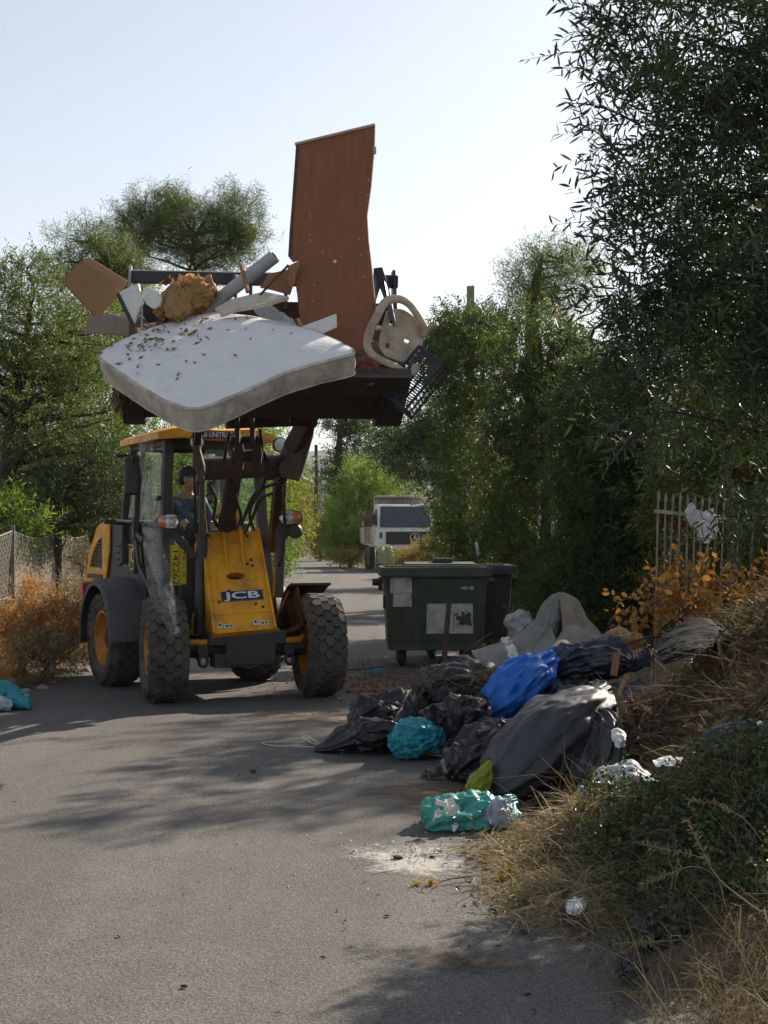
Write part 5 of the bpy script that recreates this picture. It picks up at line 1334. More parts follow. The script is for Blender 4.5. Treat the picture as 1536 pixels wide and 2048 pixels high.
bm_ = MB(); bm_.bar(P(577, 530, 11.92), P(520, 590, 11.85), .012, .02); bm_.build('wood_splinter', pbr('dark_splinter', (.09, .04, .022), .8, var=.3), label='thin dark splinter of wood leaning from the door to the broken board', cat='stick')
bm_ = MB(); bm_.prism([P(x, y, Y) for x, y, Y in ((430, 616, 11.75), (462, 598, 11.85), (528, 583, 11.95), (578, 593, 11.95), (548, 602, 11.85), (510, 611, 11.75), (470, 618, 11.7), (448, 627, 11.68))], (0, .012, -.028)); bm_.build('broken_board', BOARDC, label='jagged cream board lying on the back of the mattress', cat='board', bevel=.002)
bm_ = MB(); bm_.prism([P(x, y, 11.72) for x, y in ((560, 672), (606, 652), (673, 627), (674, 654), (640, 670), (600, 700))], (.0, .016, 0)); bm_.build('white_plank', BOARDW, label='clean white plank leaning between the mattress and the door', cat='plank', bevel=.003)
sheet('plastic_film', [[(505, 618, 11.75), (540, 612, 11.8), (585, 640, 11.8)], [(515, 632, 11.7), (555, 628, 11.72), (598, 650, 11.74)], [(530, 644, 11.68), (565, 650, 11.66), (604, 658, 11.7)]], CLEAR, 9, .03, 5, (40, 40), 0, label='crumpled clear film tucked under the cream board', cat='plastic film')
bag('red_cloth', [(722, 728, 11.75, 8, .04), (738, 740, 11.7, 24, .08), (750, 750, 11.7, 20, .07), (762, 735, 11.75, 6, .03)], REDC, 12, amp=.035, freq=5, ground=2.7, label='crumpled dull red cloth between the door and the chair', cat='cloth')
# dry brush hanging out of the bucket end
ds = MB(); rg = random.Random(4)
for k in range(26):
    a = Vector(P(262 + rg.uniform(-14, 16), 758 + rg.uniform(-14, 14), 11.9 + rg.uniform(-.1, .1))); e = Vector(P(rg.uniform(212, 262), rg.uniform(752, 838), 11.7 + rg.uniform(-.2, .2)))
    m_ = (a + e)/2 + Vector((rg.uniform(-.03, .03), 0, rg.uniform(-.02, .04))); ds.tube([a, m_, e], [.012, .009, .003], 5)
ds.tube([P(262, 770, 11.9), P(250, 790, 11.75), P(228, 822, 11.7)], [.03, .028, .012], 8)
ds.build('dry_branch', pbr('dry_twig', (.16, .11, .075), .9, var=.4), label='bundle of dry twigs dangling from the end of the bucket', cat='branch', smooth=60)

# white plastic garden chair, upside down over the bucket corner
ch = thing('garden_chair', 'dirty white plastic armchair hooked on the corner of the bucket', 'chair', tuple(P(790, 745, 11.8)))
lp = MB(); A = cr([list(P(*p)) for p in ((852, 660, 12.05), (836, 632, 12.0), (818, 608, 11.95), (796, 598, 11.9), (770, 605, 11.85), (750, 640, 11.78), (736, 672, 11.72), (737, 700, 11.7), (757, 718, 11.68), (790, 733, 11.66), (812, 746, 11.66), (828, 742, 11.7), (832, 732, 11.74))], 60)
lp.tube([Vector(a) for a in A], [.036]*60, 12, flat=.62); lp.build('arm_frame', CHAIRM, ch, smooth=60)
def keepslots(u, v, rng):
    k = np.ones(u.shape, bool)
    for a, b_, ra, rb in ((.24, .20, .07, .05), (.64, .20, .06, .06), (.46, .62, .02, .08)): k &= ((u - a)/ra)**2 + ((v - b_)/rb)**2 > 1
    return k
sheet('backrest', [[(772, 622, 11.95), (800, 618, 12.0), (826, 632, 12.05), (853, 660, 12.1)], [(764, 655, 11.9), (792, 655, 11.98), (820, 668, 12.02), (846, 682, 12.06)], [(758, 690, 11.86), (785, 698, 11.92), (812, 708, 11.96), (836, 712, 12.0)], [(770, 712, 11.84), (790, 720, 11.88), (806, 726, 11.9), (818, 728, 11.95)]], CHAIRM, 4, .004, 2, (40, 40), .008, parent=ch, keep=keepslots)
for pts in (((846, 672, 12.05, .026), (860, 655, 12.0, .024), (875, 647, 11.95, .02)), ((815, 725, 11.95, .026), (832, 730, 11.9, .022), (836, 738, 11.85, .02))):
    lg = MB(); lg.tube([P(x, y, Y) for x, y, Y, r in pts], [r for *_, r in pts], 12); lg.build('leg', CHAIRM, ch, smooth=60)

# plastic harvest crate
cm = Matrix(((1, 0, 0), (0, 1, 0), (0, 0, 1)))
c00 = P(838, 692, 11.85); ex_ = (P(888, 726, 11.75) - c00); ez_ = (P(797, 802, 11.75) - c00); wx = ex_.length; hz_ = ez_.length
exn = ex_.normalized(); ezn = (ez_ - exn*ez_.dot(exn)).normalized(); eyn = exn.cross(ezn).normalized()
if eyn.y < 0: eyn = -eyn
wx = .27; hz_ = .50; dy_ = .20
def cp(a, b_, c): return c00 + exn*a + ezn*b_ + eyn*c
cr_ = MB()
def lattice(o, e1, e2, l1, l2, n1, n2, w=.010, t=.010, rimw=.022):
    for k in range(n1 + 1):
        a = o + e1*(l1*k/n1); ww = rimw if k in (0, n1) else w*1.6; cr_.bar(a, a + e2*l2, ww, t, up=e1.cross(e2))
    for k in range(n2 + 1):
        a = o + e2*(l2*k/n2); ww = rimw if k in (0, n2) else w; cr_.bar(a, a + e1*l1, ww, t, up=e1.cross(e2))
lattice(cp(0, 0, 0), exn, ezn, wx, hz_, 4, 22)
lattice(cp(0, 0, 0), eyn, ezn, dy_, hz_, 2, 12); lattice(cp(wx, 0, 0), eyn, ezn, dy_, hz_, 2, 12)
lattice(cp(0, 0, 0), exn, eyn, wx, dy_, 6, 3); lattice(cp(0, hz_, 0), exn, eyn, wx, dy_, 6, 3)
cr_.build('plastic_crate', CRATEM, label='dark slatted plastic crate hanging off the bucket corner by the chair', cat='crate')

# torn net bag trailing down from the bucket
def netmat():
    m, nt, out = nodes('net_film')
    v = nt.nodes.new('ShaderNodeTexCoord').outputs['Object']
    w = tex(nt, 'wave', 26, 1, vec=v, Distortion=2.5); w.bands_direction = 'Z'
    w2 = tex(nt, 'noise', 9, 5, .6, v)
    f = ramp(nt, w.outputs['Fac'], [(.5, .16), (.78, .75)])
    g = ramp(nt, w2.outputs[0], [(.35, .25), (.65, 1.0)])
    mm = N(nt, 'ShaderNodeMath', operation='MULTIPLY'); nt.links.new(f, mm.inputs[0]); nt.links.new(g, mm.inputs[1])
    b = N(nt, 'ShaderNodeBsdfPrincipled', Roughness=.35); b.inputs['Base Color'].default_value = (.42, .43, .42, 1)
    t = N(nt, 'ShaderNodeBsdfTransparent'); mx = N(nt, 'ShaderNodeMixShader'); nt.links.new(mm.outputs[0], mx.inputs[0])
    nt.links.new(t.outputs[0], mx.inputs[1]); nt.links.new(b.outputs[0], mx.inputs[2]); nt.links.new(mx.outputs[0], out.inputs[0]); return m
sheet('net_bag', [[(275, 838, 12.3), (290, 836, 12.32), (312, 838, 12.3)], [(277, 900, 12.32), (292, 902, 12.24), (308, 898, 12.3)], [(283, 960, 12.35), (297, 965, 12.24), (312, 960, 12.3)], [(280, 1020, 12.35), (298, 1025, 12.22), (318, 1020, 12.32)], [(288, 1075, 12.32), (306, 1080, 12.2), (322, 1078, 12.3)], [(292, 1130, 12.3), (312, 1135, 12.16), (338, 1128, 12.28)], [(296, 1180, 12.3), (322, 1190, 12.15), (348, 1180, 12.28)], [(318, 1230, 12.3), (338, 1238, 12.2), (354, 1228, 12.28)], [(340, 1268, 12.3), (350, 1272, 12.25), (360, 1262, 12.3)]],
      netmat(), 8, .014, 8, (150, 40), 0, k=8, label='long shred of clear netting trailing from the bucket past the cab', cat='netting')

# ------------------------------------------------------------------ driver
SKIN = pbr('skin', (.48, .27, .18), .55, var=.08)
SHIRT = pbr('navy_check_shirt', (.09, .12, .20), .9, var=.5, vscale=26)
TROU = pbr('dark_trousers', (.03, .032, .04), .9)
HAIR = pbr('dark_hair', (.012, .011, .012), .7)
def skin_body(name, verts, edges, radii, mat, parent, sub=2, rootv=0):
    me = bpy.data.meshes.new(name); me.from_pydata([tuple(v) for v in verts], edges, [])
    o = link_mesh(name, me, mat, parent)
    sm = o.modifiers.new('skin', 'SKIN'); sm.use_smooth_shade = True
    for i, r in enumerate(radii):
        d = me.skin_vertices[0].data[i]; d.radius = (r, r) if not isinstance(r, tuple) else r
        d.use_root = (i == rootv)
    s2 = o.modifiers.new('sub', 'SUBSURF'); s2.levels = sub; s2.render_levels = sub
    return o
drv = thing('person', 'driver in a dark cap and checked shirt at the wheel of the loader', 'person', tuple(rl(-.10, -.22, 1.44)))
def dl(x, y, z): return rl(-.10 + x, -.22 + y, 1.44 + z)       # local to the seat top
V = [dl(0, 0, .02), dl(0, -.01, .22), dl(0, -.03, .42), dl(0, -.05, .54), dl(0, -.07, .62), dl(.01, -.09, .70), dl(.02, -.10, .79), dl(.02, -.10, .86)]
E = [(0, 1), (1, 2), (2, 3), (3, 4), (4, 5), (5, 6), (6, 7)]
Rr = [(.15, .12), (.145, .11), (.16, .115), (.12, .09), .058, .068, .082, .055]
def add(p, r, frm):
    V.append(p); Rr.append(r); E.append((frm, len(V)-1)); return len(V)-1
for s in (-1, 1):
    a = add(dl(s*.19, -.05, .50), .065, 3); a = add(dl(s*.24, -.14, .33), .050, a); a = add(dl(s*.23, -.24, .24), .046, a); a = add(dl(s*.19, -.38, .27), .036, a); a = add(dl(s*.175, -.43, .285), .028, a); a = add(dl(s*.17, -.475, .295), .034, a)
    for k, off in enumerate((-.030, -.011, .010, .029)):
        ln = (.036, .042, .040, .032)[k]
        f1 = add(dl(s*.17 + off*.4, -.497, .30 + off), .0105, a); f2 = add(dl(s*.17 + off*.4, -.497 - ln*.6, .285 + off), .0095, f1); add(dl(s*.165 + off*.4, -.50 - ln*.5, .255 + off), .0085, f2)
    t1 = add(dl(s*.14, -.46, .31), .012, a-1); add(dl(s*.12, -.49, .30), .010, t1)
    l = add(dl(s*.12, -.22, .04), .085, 0); l = add(dl(s*.15, -.44, .03), .07, l); l = add(dl(s*.15, -.52, -.12), .055, l); l = add(dl(s*.14, -.58, -.38), .042, l); add(dl(s*.14, -.68, -.42), .038, l)
body = skin_body('body', V, E, Rr, SKIN, drv)
# face turned a little to the viewer's right: nose, brow, chin, ears
hc = dl(.02, -.10, .77); HM = Matrix.Translation(hc) @ Matrix.Rotation(RA + R(48), 4, 'Z')     # local -y = facing
hm = MB(HM); hm.ball((0, 0, .0), 1, 24, 18, (.078, .098, .118)); hm.ball((0, -.055, -.075), 1, 14, 10, (.052, .048, .045))
hm.prism([(0, -.092, .02), (-.018, -.085, -.025), (0, -.128, -.028), (.018, -.085, -.025)], (0, .004, .001)); hm.ball((0, -.103, -.022), .018, 10, 8); hm.ball((0, -.094, -.06), 1, 12, 6, (.026, .012, .007))
for s in (-1, 1): hm.ball((s*.08, .008, -.01), 1, 10, 8, (.012, .022, .032))
hm.build('face', SKIN, drv, smooth=60)
cp_ = MB(HM); cp_.ball((0, .008, .040), 1, 22, 12, (.090, .108, .092)); cp_.build('cap', pbr('navy_cap', (.02, .024, .045), .85), drv, smooth=60)
vz = MB(HM); vz.prism([(-.07, -.085, .055), (-.05, -.16, .045), (.05, -.16, .045), (.07, -.085, .055)], (0, 0, .008)); vz.build('cap_peak', MATS['navy_cap'], drv)
hb = MB(HM); hb.ball((0, .035, -.01), 1, 18, 12, (.084, .082, .075)); hb.build('hair', HAIR, drv, smooth=60)
sg_ = MB(HM)
for s in (-1, 1): sg_.ball((s*.034, -.092, .022), 1, 12, 8, (.030, .012, .020)); sg_.tube([(s*.062, -.08, .026), (s*.083, 0, .018)], .004, 6)
sg_.tube([(-.01, -.10, .028), (.01, -.10, .028)], .004, 6); sg_.build('sunglasses', INK, drv, smooth=60)
SV = [dl(0, 0, .03), dl(0, -.01, .22), dl(0, -.03, .42), dl(0, -.05, .53)]; SE = [(0, 1), (1, 2), (2, 3)]; SR = [(.168, .135), (.160, .125), (.174, .128), (.130, .10)]
for s in (-1, 1):
    for k, (p, r) in enumerate(((dl(s*.19, -.05, .50), .077), (dl(s*.24, -.14, .33), .062), (dl(s*.23, -.24, .24), .057), (dl(s*.20, -.34, .262), .048))):
        SV.append(p); SR.append(r); SE.append((3 if k == 0 else len(SV)-2, len(SV)-1))
skin_body('shirt', SV, SE, SR, SHIRT, drv)
TV = [dl(0, 0, .02)]; TE = []; TR_ = [(.165, .13)]
for s in (-1, 1):
    for k, (p, r) in enumerate(((dl(s*.12, -.22, .04), .095), (dl(s*.15, -.44, .03), .080), (dl(s*.15, -.52, -.12), .066), (dl(s*.14, -.58, -.36), .052))):
        TV.append(p); TR_.append(r); TE.append((0 if k == 0 else len(TV)-2, len(TV)-1))
skin_body('trousers', TV, TE, TR_, TROU, drv)

# ------------------------------------------------------------------ wheeled bins
BING = pbr('bin_green', (.034, .058, .036), .55, var=.15, vscale=3, dirt=(.10, .09, .07), damt=.55, dscale=4, bump=.08, bscale=20, bdist=.006)
BINK = pbr('bin_charcoal', (.045, .047, .048), .6, var=.15, dirt=(.085, .08, .07), damt=.5, dscale=5)
BSTK = pbr('torn_white_poster', (.50, .50, .49), .7, var=.12, vscale=9, dirt=(.12, .12, .11), damt=.5, dscale=7)
def rect(mb, w0, d0, z0, w1, d1, z1, bot=True, top=False, inner=False):
    v = [(-w0/2, -d0/2, z0), (w0/2, -d0/2, z0), (w0/2, d0/2, z0), (-w0/2, d0/2, z0), (-w1/2, -d1/2, z1), (w1/2, -d1/2, z1), (w1/2, d1/2, z1), (-w1/2, d1/2, z1)]
    f = [(0, 1, 5, 4), (1, 2, 6, 5), (2, 3, 7, 6), (3, 0, 4, 7)]
    if bot: f.append((0, 3, 2, 1))
    if top: f.append((4, 5, 6, 7))
    mb.add(v, f)
def bin_(label, x, y, rz, mat, kw=1.0):
    t = thing('wheeled_bin', label, 'bin', (x, y, .006), rz, 'wheeled rubbish bins by the hedge')
    M = WM[t] @ Matrix.Scale(kw, 4)
    b = MB(M); rect(b, 1.15, .80, .20, 1.24, .98, 1.10); rect(b, 1.11, .76, .22, 1.20, .94, 1.10); b.build('tub', mat, t, bevel=.02)
    b = MB(M)
    for a, c in (((-.675, -.53, 1.155), (.675, -.53, 1.155)), ((-.675, .53, 1.155), (.675, .53, 1.155))): b.bar(a, c, .07, .12)
    for s in (-1, 1): b.bar((s*.64, -.495, 1.155), (s*.64, .495, 1.155), .07, .118)
    b.build('rim', mat, t, bevel=.015)
    b = MB(M)
    for k in range(9): b.bar((-.55 + .1375*k, -.47, 1.07), (-.52 + .13*k, -.425, .30), .022, .012, up=(0, -1, 0))
    b.bar((-.58, -.415, .24), (.58, -.415, .24), .05, .06)
    b.build('front_rib', mat, t)
    for s in (-1, 1):
        b = MB(M); b.tube([(s*.64, 0, 1.02), (s*.76, 0, 1.02)], .045, 14); b.box((s*.66, 0, 1.0), (.05, .22, .16)); b.box((s*.60, -.1, .78), (.06, .12, .16)); b.build('trunnion', BLK, t, smooth=40)
        for q in (-.26, .28):
            b = MB(M); b.lathe([(.03, -.03), (.088, -.028), (.10, -.02), (.10, .02), (.088, .028), (.03, .03)], Matrix.Translation((s*.40, q, .10)) @ Matrix.Rotation(R(70), 4, 'Z'), n=22)
            b.bar((s*.40 - .045, q, .10), (s*.40 - .045, q, .21), .012, .05); b.bar((s*.40 + .045, q, .10), (s*.40 + .045, q, .21), .012, .05); b.box((s*.40, q, .212), (.12, .12, .03)); b.build('caster', BLK, t, smooth=40)
    return t, M
b1, M1 = bin_('green four-wheeled bin with torn white posters on its front', .615, 17.75, R(2), BING)
b2, M2 = bin_('charcoal four-wheeled bin half hidden behind the green one', 1.02, 18.85, R(1), BINK, 1.0)
lid = MB(M1)
for k in range(15):
    q0, q1 = R(-62 + k*8.5), R(-62 + (k+1)*8.5)
    if k < 6: lid.bar((.57, .44 + .36*math.sin(q0), 1.20 + .30*math.cos(q0)), (.57, .44 + .36*math.sin(q1), 1.20 + .30*math.cos(q1)), .05, .03, up=(1, 0, 0))
lid.build('lid_arm', pbr('pale_green_plastic', (.22, .30, .27), .5), b1)
lid = MB(M1); A0 = [(.45 + .42*math.cos(R(a)), .95 + .42*math.sin(R(a))*.75) for a in range(0, 100, 12)]
lid.prism([(-.32, .58, 1.17), (.60, .58, 1.17), (.60, .60, 1.235), (-.32, .60, 1.235)], (0, .5, .02)); lid.box((.18, .9, 1.275), (.26, .2, .06)); lid.build('open_lid', BINK, b1, bevel=.01)
def poster(mb, M, x0, x1, z0, z1, off=.006):
    def yb(z): return -(.40 + (.49 - .40)*(z - .20)/.90) - off
    mb.xf = M; mb.prism([(x0, yb(z0), z0), (x1, yb(z0), z0), (x1 - .01, yb(z1), z1), (x0 + .005, yb(z1), z1)], (0, .003, 0))
for (px0, px1, py0, py1, nm) in ((777, 821, 1155, 1187, 'torn_poster'), (783, 821, 1187.6, 1214, 'torn_poster'), (850, 944, 1208, 1268, 'torn_poster')):
    sc = 17.33/F; x0 = (px0-768)*sc - .615; x1 = (px1-768)*sc - .615; z0 = 1.6 - (py1-1072)*sc; z1 = 1.6 - (py0-1072)*sc
    p_ = MB(); poster(p_, M1, x0, x1, z0, z1, .020); p_.build(nm, BSTK, b1)
bl_ = MB(M1); rg = random.Random(3)
def ysurf(z, off): return -(.40 + .09*(z - .20)/.90) - off
c0 = (.35, .55)
def ragged(cx, cz, r, n=16):
    return [(cx + r*(.7 + .5*rg.random())*math.cos(6.283*k/n), cz + r*(.7 + .5*rg.random())*math.sin(6.283*k/n)) for k in range(n)]
for cx, cz, r in ((.36, .575, .075), (.27, .60, .03), (.30, .53, .022), (.24, .64, .018), (.40, .64, .03), (.33, .66, .02), (.42, .52, .02)):
    pl = ragged(cx, cz, r); bl_.prism([(x, ysurf(z, .0245), z) for x, z in pl], (0, .002, 0))
for x in (.21, .26, .31, .37): bl_.bar((x, ysurf(.70, .024), .70), (x + .01, ysurf(.48, .024), .48), .006, .003, up=(0, -1, 0))
bl_.build('torn_patches', BING, b1)
sc_ = MB(M1)
for k, (x, h) in enumerate(((.315, .03), (.345, .05), (.372, .045), (.39, .02), (.42, .06), (.445, .05))): sc_.prism([(x + .012*math.cos(6.283*j/7)*(1 + .4*rg.random()), ysurf(1.0, .02), .965 + h*.5*math.sin(6.283*j/7)) for j in range(7)], (0, .003, 0))
sc_.build('scraped_stencil', BSTK, b1)
pl_ = MB(); pl_.bar(P(899, 1195, 15.9), P(888, 1325, 15.4), .058, .03, up=(0, -1, 0)); pl_.build('weathered_post', pbr('rust_brown_post', (.055, .03, .022), .8, var=.4, vscale=9, bump=.4), label='rust brown post leaning upright against the front of the green bin', cat='post', bevel=.004)
bag('translucent_bag', [(771, 1128, 17.4, 17, .07), (772, 1112, 17.4, 16, .08), (773, 1098, 17.4, 11, .06), (774, 1089, 17.4, 5, .03)], pbr('pale_green_film', (.42, .45, .32), .35, var=.2, dirt=(.25, .25, .15), damt=.4, transl=.5), 31, amp=.02, freq=5, pleat=.2, ground=1.2, label='limp pale green film draped over the rim of the green bin', cat='plastic bag')
bag('white_bag', [(1028, 1272, 17.0, 10, .08), (1036, 1258, 17, 30, .16), (1044, 1238, 17, 26, .15), (1048, 1220, 17, 8, .06)], pbr('white_film', (.66, .66, .68), .35, var=.15, dirt=(.15, .13, .1), damt=.5, dscale=8, transl=.3), 32, amp=.04, freq=4, label='white bag of rubbish standing between the charcoal bin and the hedge', cat='rubbish bag')
# ------------------------------------------------------------------ tipper truck
TRW = pbr('truck_white', (.76, .77, .77), .4, var=.08, vscale=2, dirt=(.28, .22, .15), damt=.4, dscale=3)
TRG = pbr('truck_grille', (.02, .02, .022), .5, var=.2)
TGL = glassmat('truck_glass', (.22, .27, .33), .12, .03)
tk_ = thing('tipper_truck', 'white tipper truck parked facing the loader under the dark oleander', 'truck', (.95, 64, .006), R(6))
TM = WM[tk_]
b = MB(TM)
sec = [(-1.22, .0)]
prof_t = [(.02, .95), (0, 1.25), (.0, 1.95), (.22, 2.92), (.32, 3.02), (1.75, 3.05), (1.78, 2.9), (1.78, .95)]
b.prism([(-1.22, y, z) for y, z in prof_t], (2.44, 0, 0)); b.build('cab', TRW, tk_, bevel=.05)
b = MB(TM); b.add([(-1.08, -.012 + .02, 2.03), (1.08, .008, 2.03), (1.04, .19, 2.88), (-1.04, .19, 2.88)], [(0, 1, 2, 3)]); b.add([(-1.08, .0, 2.03), (1.08, .0, 2.03), (1.04, .18, 2.88), (-1.04, .18, 2.88)], [(0, 1, 2, 3)])
b = MB(TM); b.prism([(-1.10, -.004, 2.02), (1.10, -.004, 2.02), (1.05, .185, 2.88), (-1.05, .185, 2.88)], (0, -.012, 0)); wsn = b.build('windscreen', pbr('dark_screen', (.035, .05, .075), .08, var=.25, vscale=1.2, spec=.7), tk_)
b = MB(TM)
for a, c in (((-1.12, -.02, 2.0), (1.12, -.02, 2.0)), ((-1.06, .172, 2.90), (1.06, .172, 2.90)), ((-1.12, -.02, 2.0), (-1.06, .172, 2.9)), ((1.12, -.02, 2.0), (1.06, .172, 2.9))): b.bar(a, c, .04, .03)
for x in (-.5, .35): b.bar((x, -.025, 2.06), (x + .35, .06, 2.42), .02, .015)
b.build('screen_seal', BLK, wsn)
b = MB(TM); b.box((.12, -.02, 1.50), (1.98, .05, .58)); gr_ = b.build('grille', TRG, tk_)
b = MB(TM)
for k in range(5): b.box((.12, -.055, 1.28 + .105*k), (1.94, .03, .03))
b.build('grille_slat', GREYP, gr_)
b = MB(TM); em = Vector((.42, -.085, 1.52))
ring = [em + Vector((.20*math.cos(q), 0, .20*math.sin(q))) for q in (2*math.pi*k/28 for k in range(29))]
b.tube(ring, .020, 8, cap=False)
for k in range(3):
    q = R(90 + 120*k); b.tube([em, em + Vector((.19*math.cos(q), 0, .19*math.sin(q)))], [.035, .012], 6)
b.build('star_emblem', CHROME, gr_, smooth=50)
b = MB(TM); b.box((0, -.08, .78), (2.46, .24, .46)); b.box((0, -.05, .46), (2.3, .2, .2)); bmp = b.build('bumper', pbr('bumper_grey', (.10, .105, .11), .6, dirt=(.2, .16, .12), damt=.4), tk_, bevel=.03)
for s in (-1, 1):
    b = MB(TM); b.box((s*.92, -.21, .80), (.36, .05, .22)); b.build('headlamp', LENS, bmp)
    b = MB(TM); b.box((s*1.10, -.02, 1.62), (.10, .04, .26)); b.build('marker_lamp', BLK, tk_)
    b = MB(TM); b.box((s*1.42, .22, 2.35), (.20, .06, .44)); b.tube([(s*1.22, .3, 2.62), (s*1.40, .24, 2.62)], .02, 6); b.tube([(s*1.22, .3, 2.1), (s*1.40, .24, 2.1)], .02, 6); b.build('mirror', BLK, tk_, bevel=.02)
    b = MB(TM); b.prism([(s*1.226, .35, 2.05), (s*1.226, 1.25, 2.05), (s*1.226, 1.25, 2.8), (s*1.226, .48, 2.8)], (s*.006, 0, 0)); b.build('side_window', MATS['dark_screen'], tk_)
    b = MB(TM); b.bar((s*1.23, .3, 2.0), (s*1.23, 1.3, 2.0), .02, .03); b.box((s*1.235, 1.15, 1.75), (.03, .14, .04)); b.build('door_trim', BLK, tk_)
    for y, r_ in ((1.2, .52), (4.6, .54), (5.9, .54)):
        b = MB(TM); b.lathe([(.22, -.15), (r_*.9, -.15), (r_, -.10), (r_, .10), (r_*.9, .15), (.22, .15)], Matrix.Translation((s*(1.02 if y < 2 else 1.1), y, r_)) @ Matrix.Rotation(R(90), 4, 'Z'), n=28)
        w_ = b.build('wheel', RUBBER, tk_, smooth=40)
        b = MB(TM); b.lathe([(.22, s*-.02), (.12, s*-.05), (.10, s*-.1), (0, s*-.1)], Matrix.Translation((s*(1.02 if y < 2 else 1.1), y, r_)) @ Matrix.Rotation(R(90), 4, 'Z'), n=20); b.build('rim', STEEL, w_, smooth=40)
    b = MB(TM); b.box((s*1.12, 1.2, 1.10), (.28, 1.25, .05)); b.build('wheel_arch', BLK, tk_)
b = MB(TM); b.box((0, 4.0, .85), (.9, 6.0, .25)); b.build('chassis', BLK, tk_)
b = MB(TM); b.box((0, 2.02, 2.35), (2.46, .08, 2.0)); b.box((0, 5.0, 1.2), (2.46, 6.0, .10)); b.box((0, 7.95, 1.8), (2.46, .08, 1.1)); b.box((1.2, 5, 1.8), (.06, 5.9, 1.1)); b.prism([(-1.23, 1.98, 3.3), (1.23, 1.98, 3.3), (1.23, 1.0, 3.38), (-1.23, 1.0, 3.38)], (0, 0, .07)); tbx = b.build('tipper_body', pbr('body_offwhite', (.50, .49, .45), .55, var=.12, vscale=3, dirt=(.28, .22, .16), damt=.5), tk_, bevel=.01)
SL1 = pbr('pale_slat', (.46, .42, .32), .8, var=.2); SL2 = pbr('brown_slat', (.17, .09, .05), .8, var=.3)
b = MB(TM)
for k in range(6): b.box((-1.64 + .08*k, 2.2, 1.62), (.055, .04, .78))
b.box((-1.44, 2.18, 1.98), (.50, .04, .07)); b.box((-1.44, 2.18, 1.26), (.50, .04, .09))
for k in range(30): b.box((-1.36, 2.3 + .19*k, 1.62), (.04, .12, .78))
b.build('side_slats', SL1, tbx)
b = MB(TM)
for k in range(5): b.box((-1.60 + .09*k, 2.25, 2.36), (.055, .04, .66))
b.box((-1.42, 2.22, 2.68), (.46, .05, .05)); b.build('upper_slats', SL2, tbx)
b = MB(TM); b.box((-1.43, 2.45, 1.9), (.42, .3, 1.2)); b.build('slat_backing', pbr('slat_backing', (.10, .075, .055), .9), tbx)
# ------------------------------------------------------------------ far end of the road
tkb = thing('lorry', 'dark-fronted lorry with a glowing red lamp, far off behind the grab rail', 'lorry', (-5.95, 79, .006), R(4))
LM = WM[tkb]
b = MB(LM); b.box((0, 1.6, 1.9), (1.05, 3.0, 1.5)); b.build('body', TRW, tkb, bevel=.05)
b = MB(LM); b.box((.2, -.02, 1.25), (.72, .25, 1.15)); b.box((0, .2, .6), (1.05, .4, .3)); bf = b.build('rear_frame', BLK, tkb, bevel=.02)
b = MB(LM); b.lathe([(0, -.04), (.10, -.03), (.12, 0)], Matrix.Translation((.30, -.16, 1.38)), n=16)
def emis(name, col, st):
    m, nt, out = nodes(name); e = N(nt, 'ShaderNodeEmission', Strength=st); e.inputs[0].default_value = rgb(col); nt.links.new(e.outputs[0], out.inputs[0]); return m
b.build('red_lamp', emis('lit_red_lamp', (1, .12, .06), 1.6), bf)
b = MB(LM); b.lathe([(0, -.04), (.10, -.03), (.12, 0)], Matrix.Translation((.30, -.16, 1.68)), n=16); b.build('grey_lamp', LENS, bf)
b = MB(LM); b.box((.1, -.12, 1.02), (.9, .2, .22)); b.build('bumper', pbr('pale_bumper', (.4, .42, .44), .5), bf, bevel=.03)
b = MB(LM); b.lathe([(.15, -.12), (.40, -.12), (.42, -.08), (.42, .08), (.40, .12), (.15, .12)], Matrix.Translation((.38, .35, .42)) @ Matrix.Rotation(R(90), 4, 'Z'), n=20); b.build('wheel', RUBBER, tkb, smooth=40)
b = MB(LM); b.bar((.42, -.1, 1.8), (.46, -.1, 2.9), .05, .05); b.build('upright', STEEL, bf)
t = thing('wheeled_bin', 'small green bin standing at the far end of the road', 'bin', (-6.2, 98, .006), 0, 'wheeled rubbish bins by the hedge')
b = MB(WM[t]); rect(b, .9, .7, .1, 1.1, .9, .9); b.build('tub', BING, t)
b = MB(WM[t]); b.box((0, 0, .94), (1.15, .95, .08)); b.build('lid', BING, t)
PW = pbr('pole_wood', (.05, .036, .028), .9, var=.3, vscale=3, stretch=(6, 6, .4)); PC = pbr('pole_concrete', (.30, .30, .28), .9, var=.15)
t = thing('utility_pole', 'dark wooden utility pole where the road bends away', 'pole', tuple(P(633, 1116, 100)))
x, y = P(633, 1072, 100)[:2]
b = MB(); b.tube([(x, y, 0), (x, y, 4), (x - .03, y, 8.0)], [.17, .15, .115], 12); b.build('shaft', PW, t, smooth=50)
b = MB(); b.bar((x - .35, y, 7.2), (x + .35, y, 7.2), .06, .06); b.tube([(x - .3, y, 7.2), (x - .3, y, 5.9)], .02, 6); b.build('cross_arm', PW, t)
b = MB(); A = cr([list(P(*p)) for p in ((633, 975, 100), (622, 962, 99), (606, 955, 98))], 10); b.tube([Vector(a) for a in A], .035, 8); b.build('lamp_arm', STEEL, t)
t = thing('utility_pole', 'grey concrete utility pole beyond the wooden one', 'pole', tuple(P(643, 1112, 116)))
x, y = P(643, 1072, 116)[:2]; b = MB(); b.tube([(x, y, 0), (x, y, 7.2)], [.17, .12], 8); b.build('shaft', PC, t, smooth=50)
for k in range(2):
    b = MB(); b.box((x, y - .1, 6.4 - k*2.6), (.5, .08, .08)); b.build('cross_arm', PW, t)
t = thing('utility_pole', 'square-topped concrete pole rising out of the roadside hedge', 'pole', tuple(P(941, 1160, 30)))
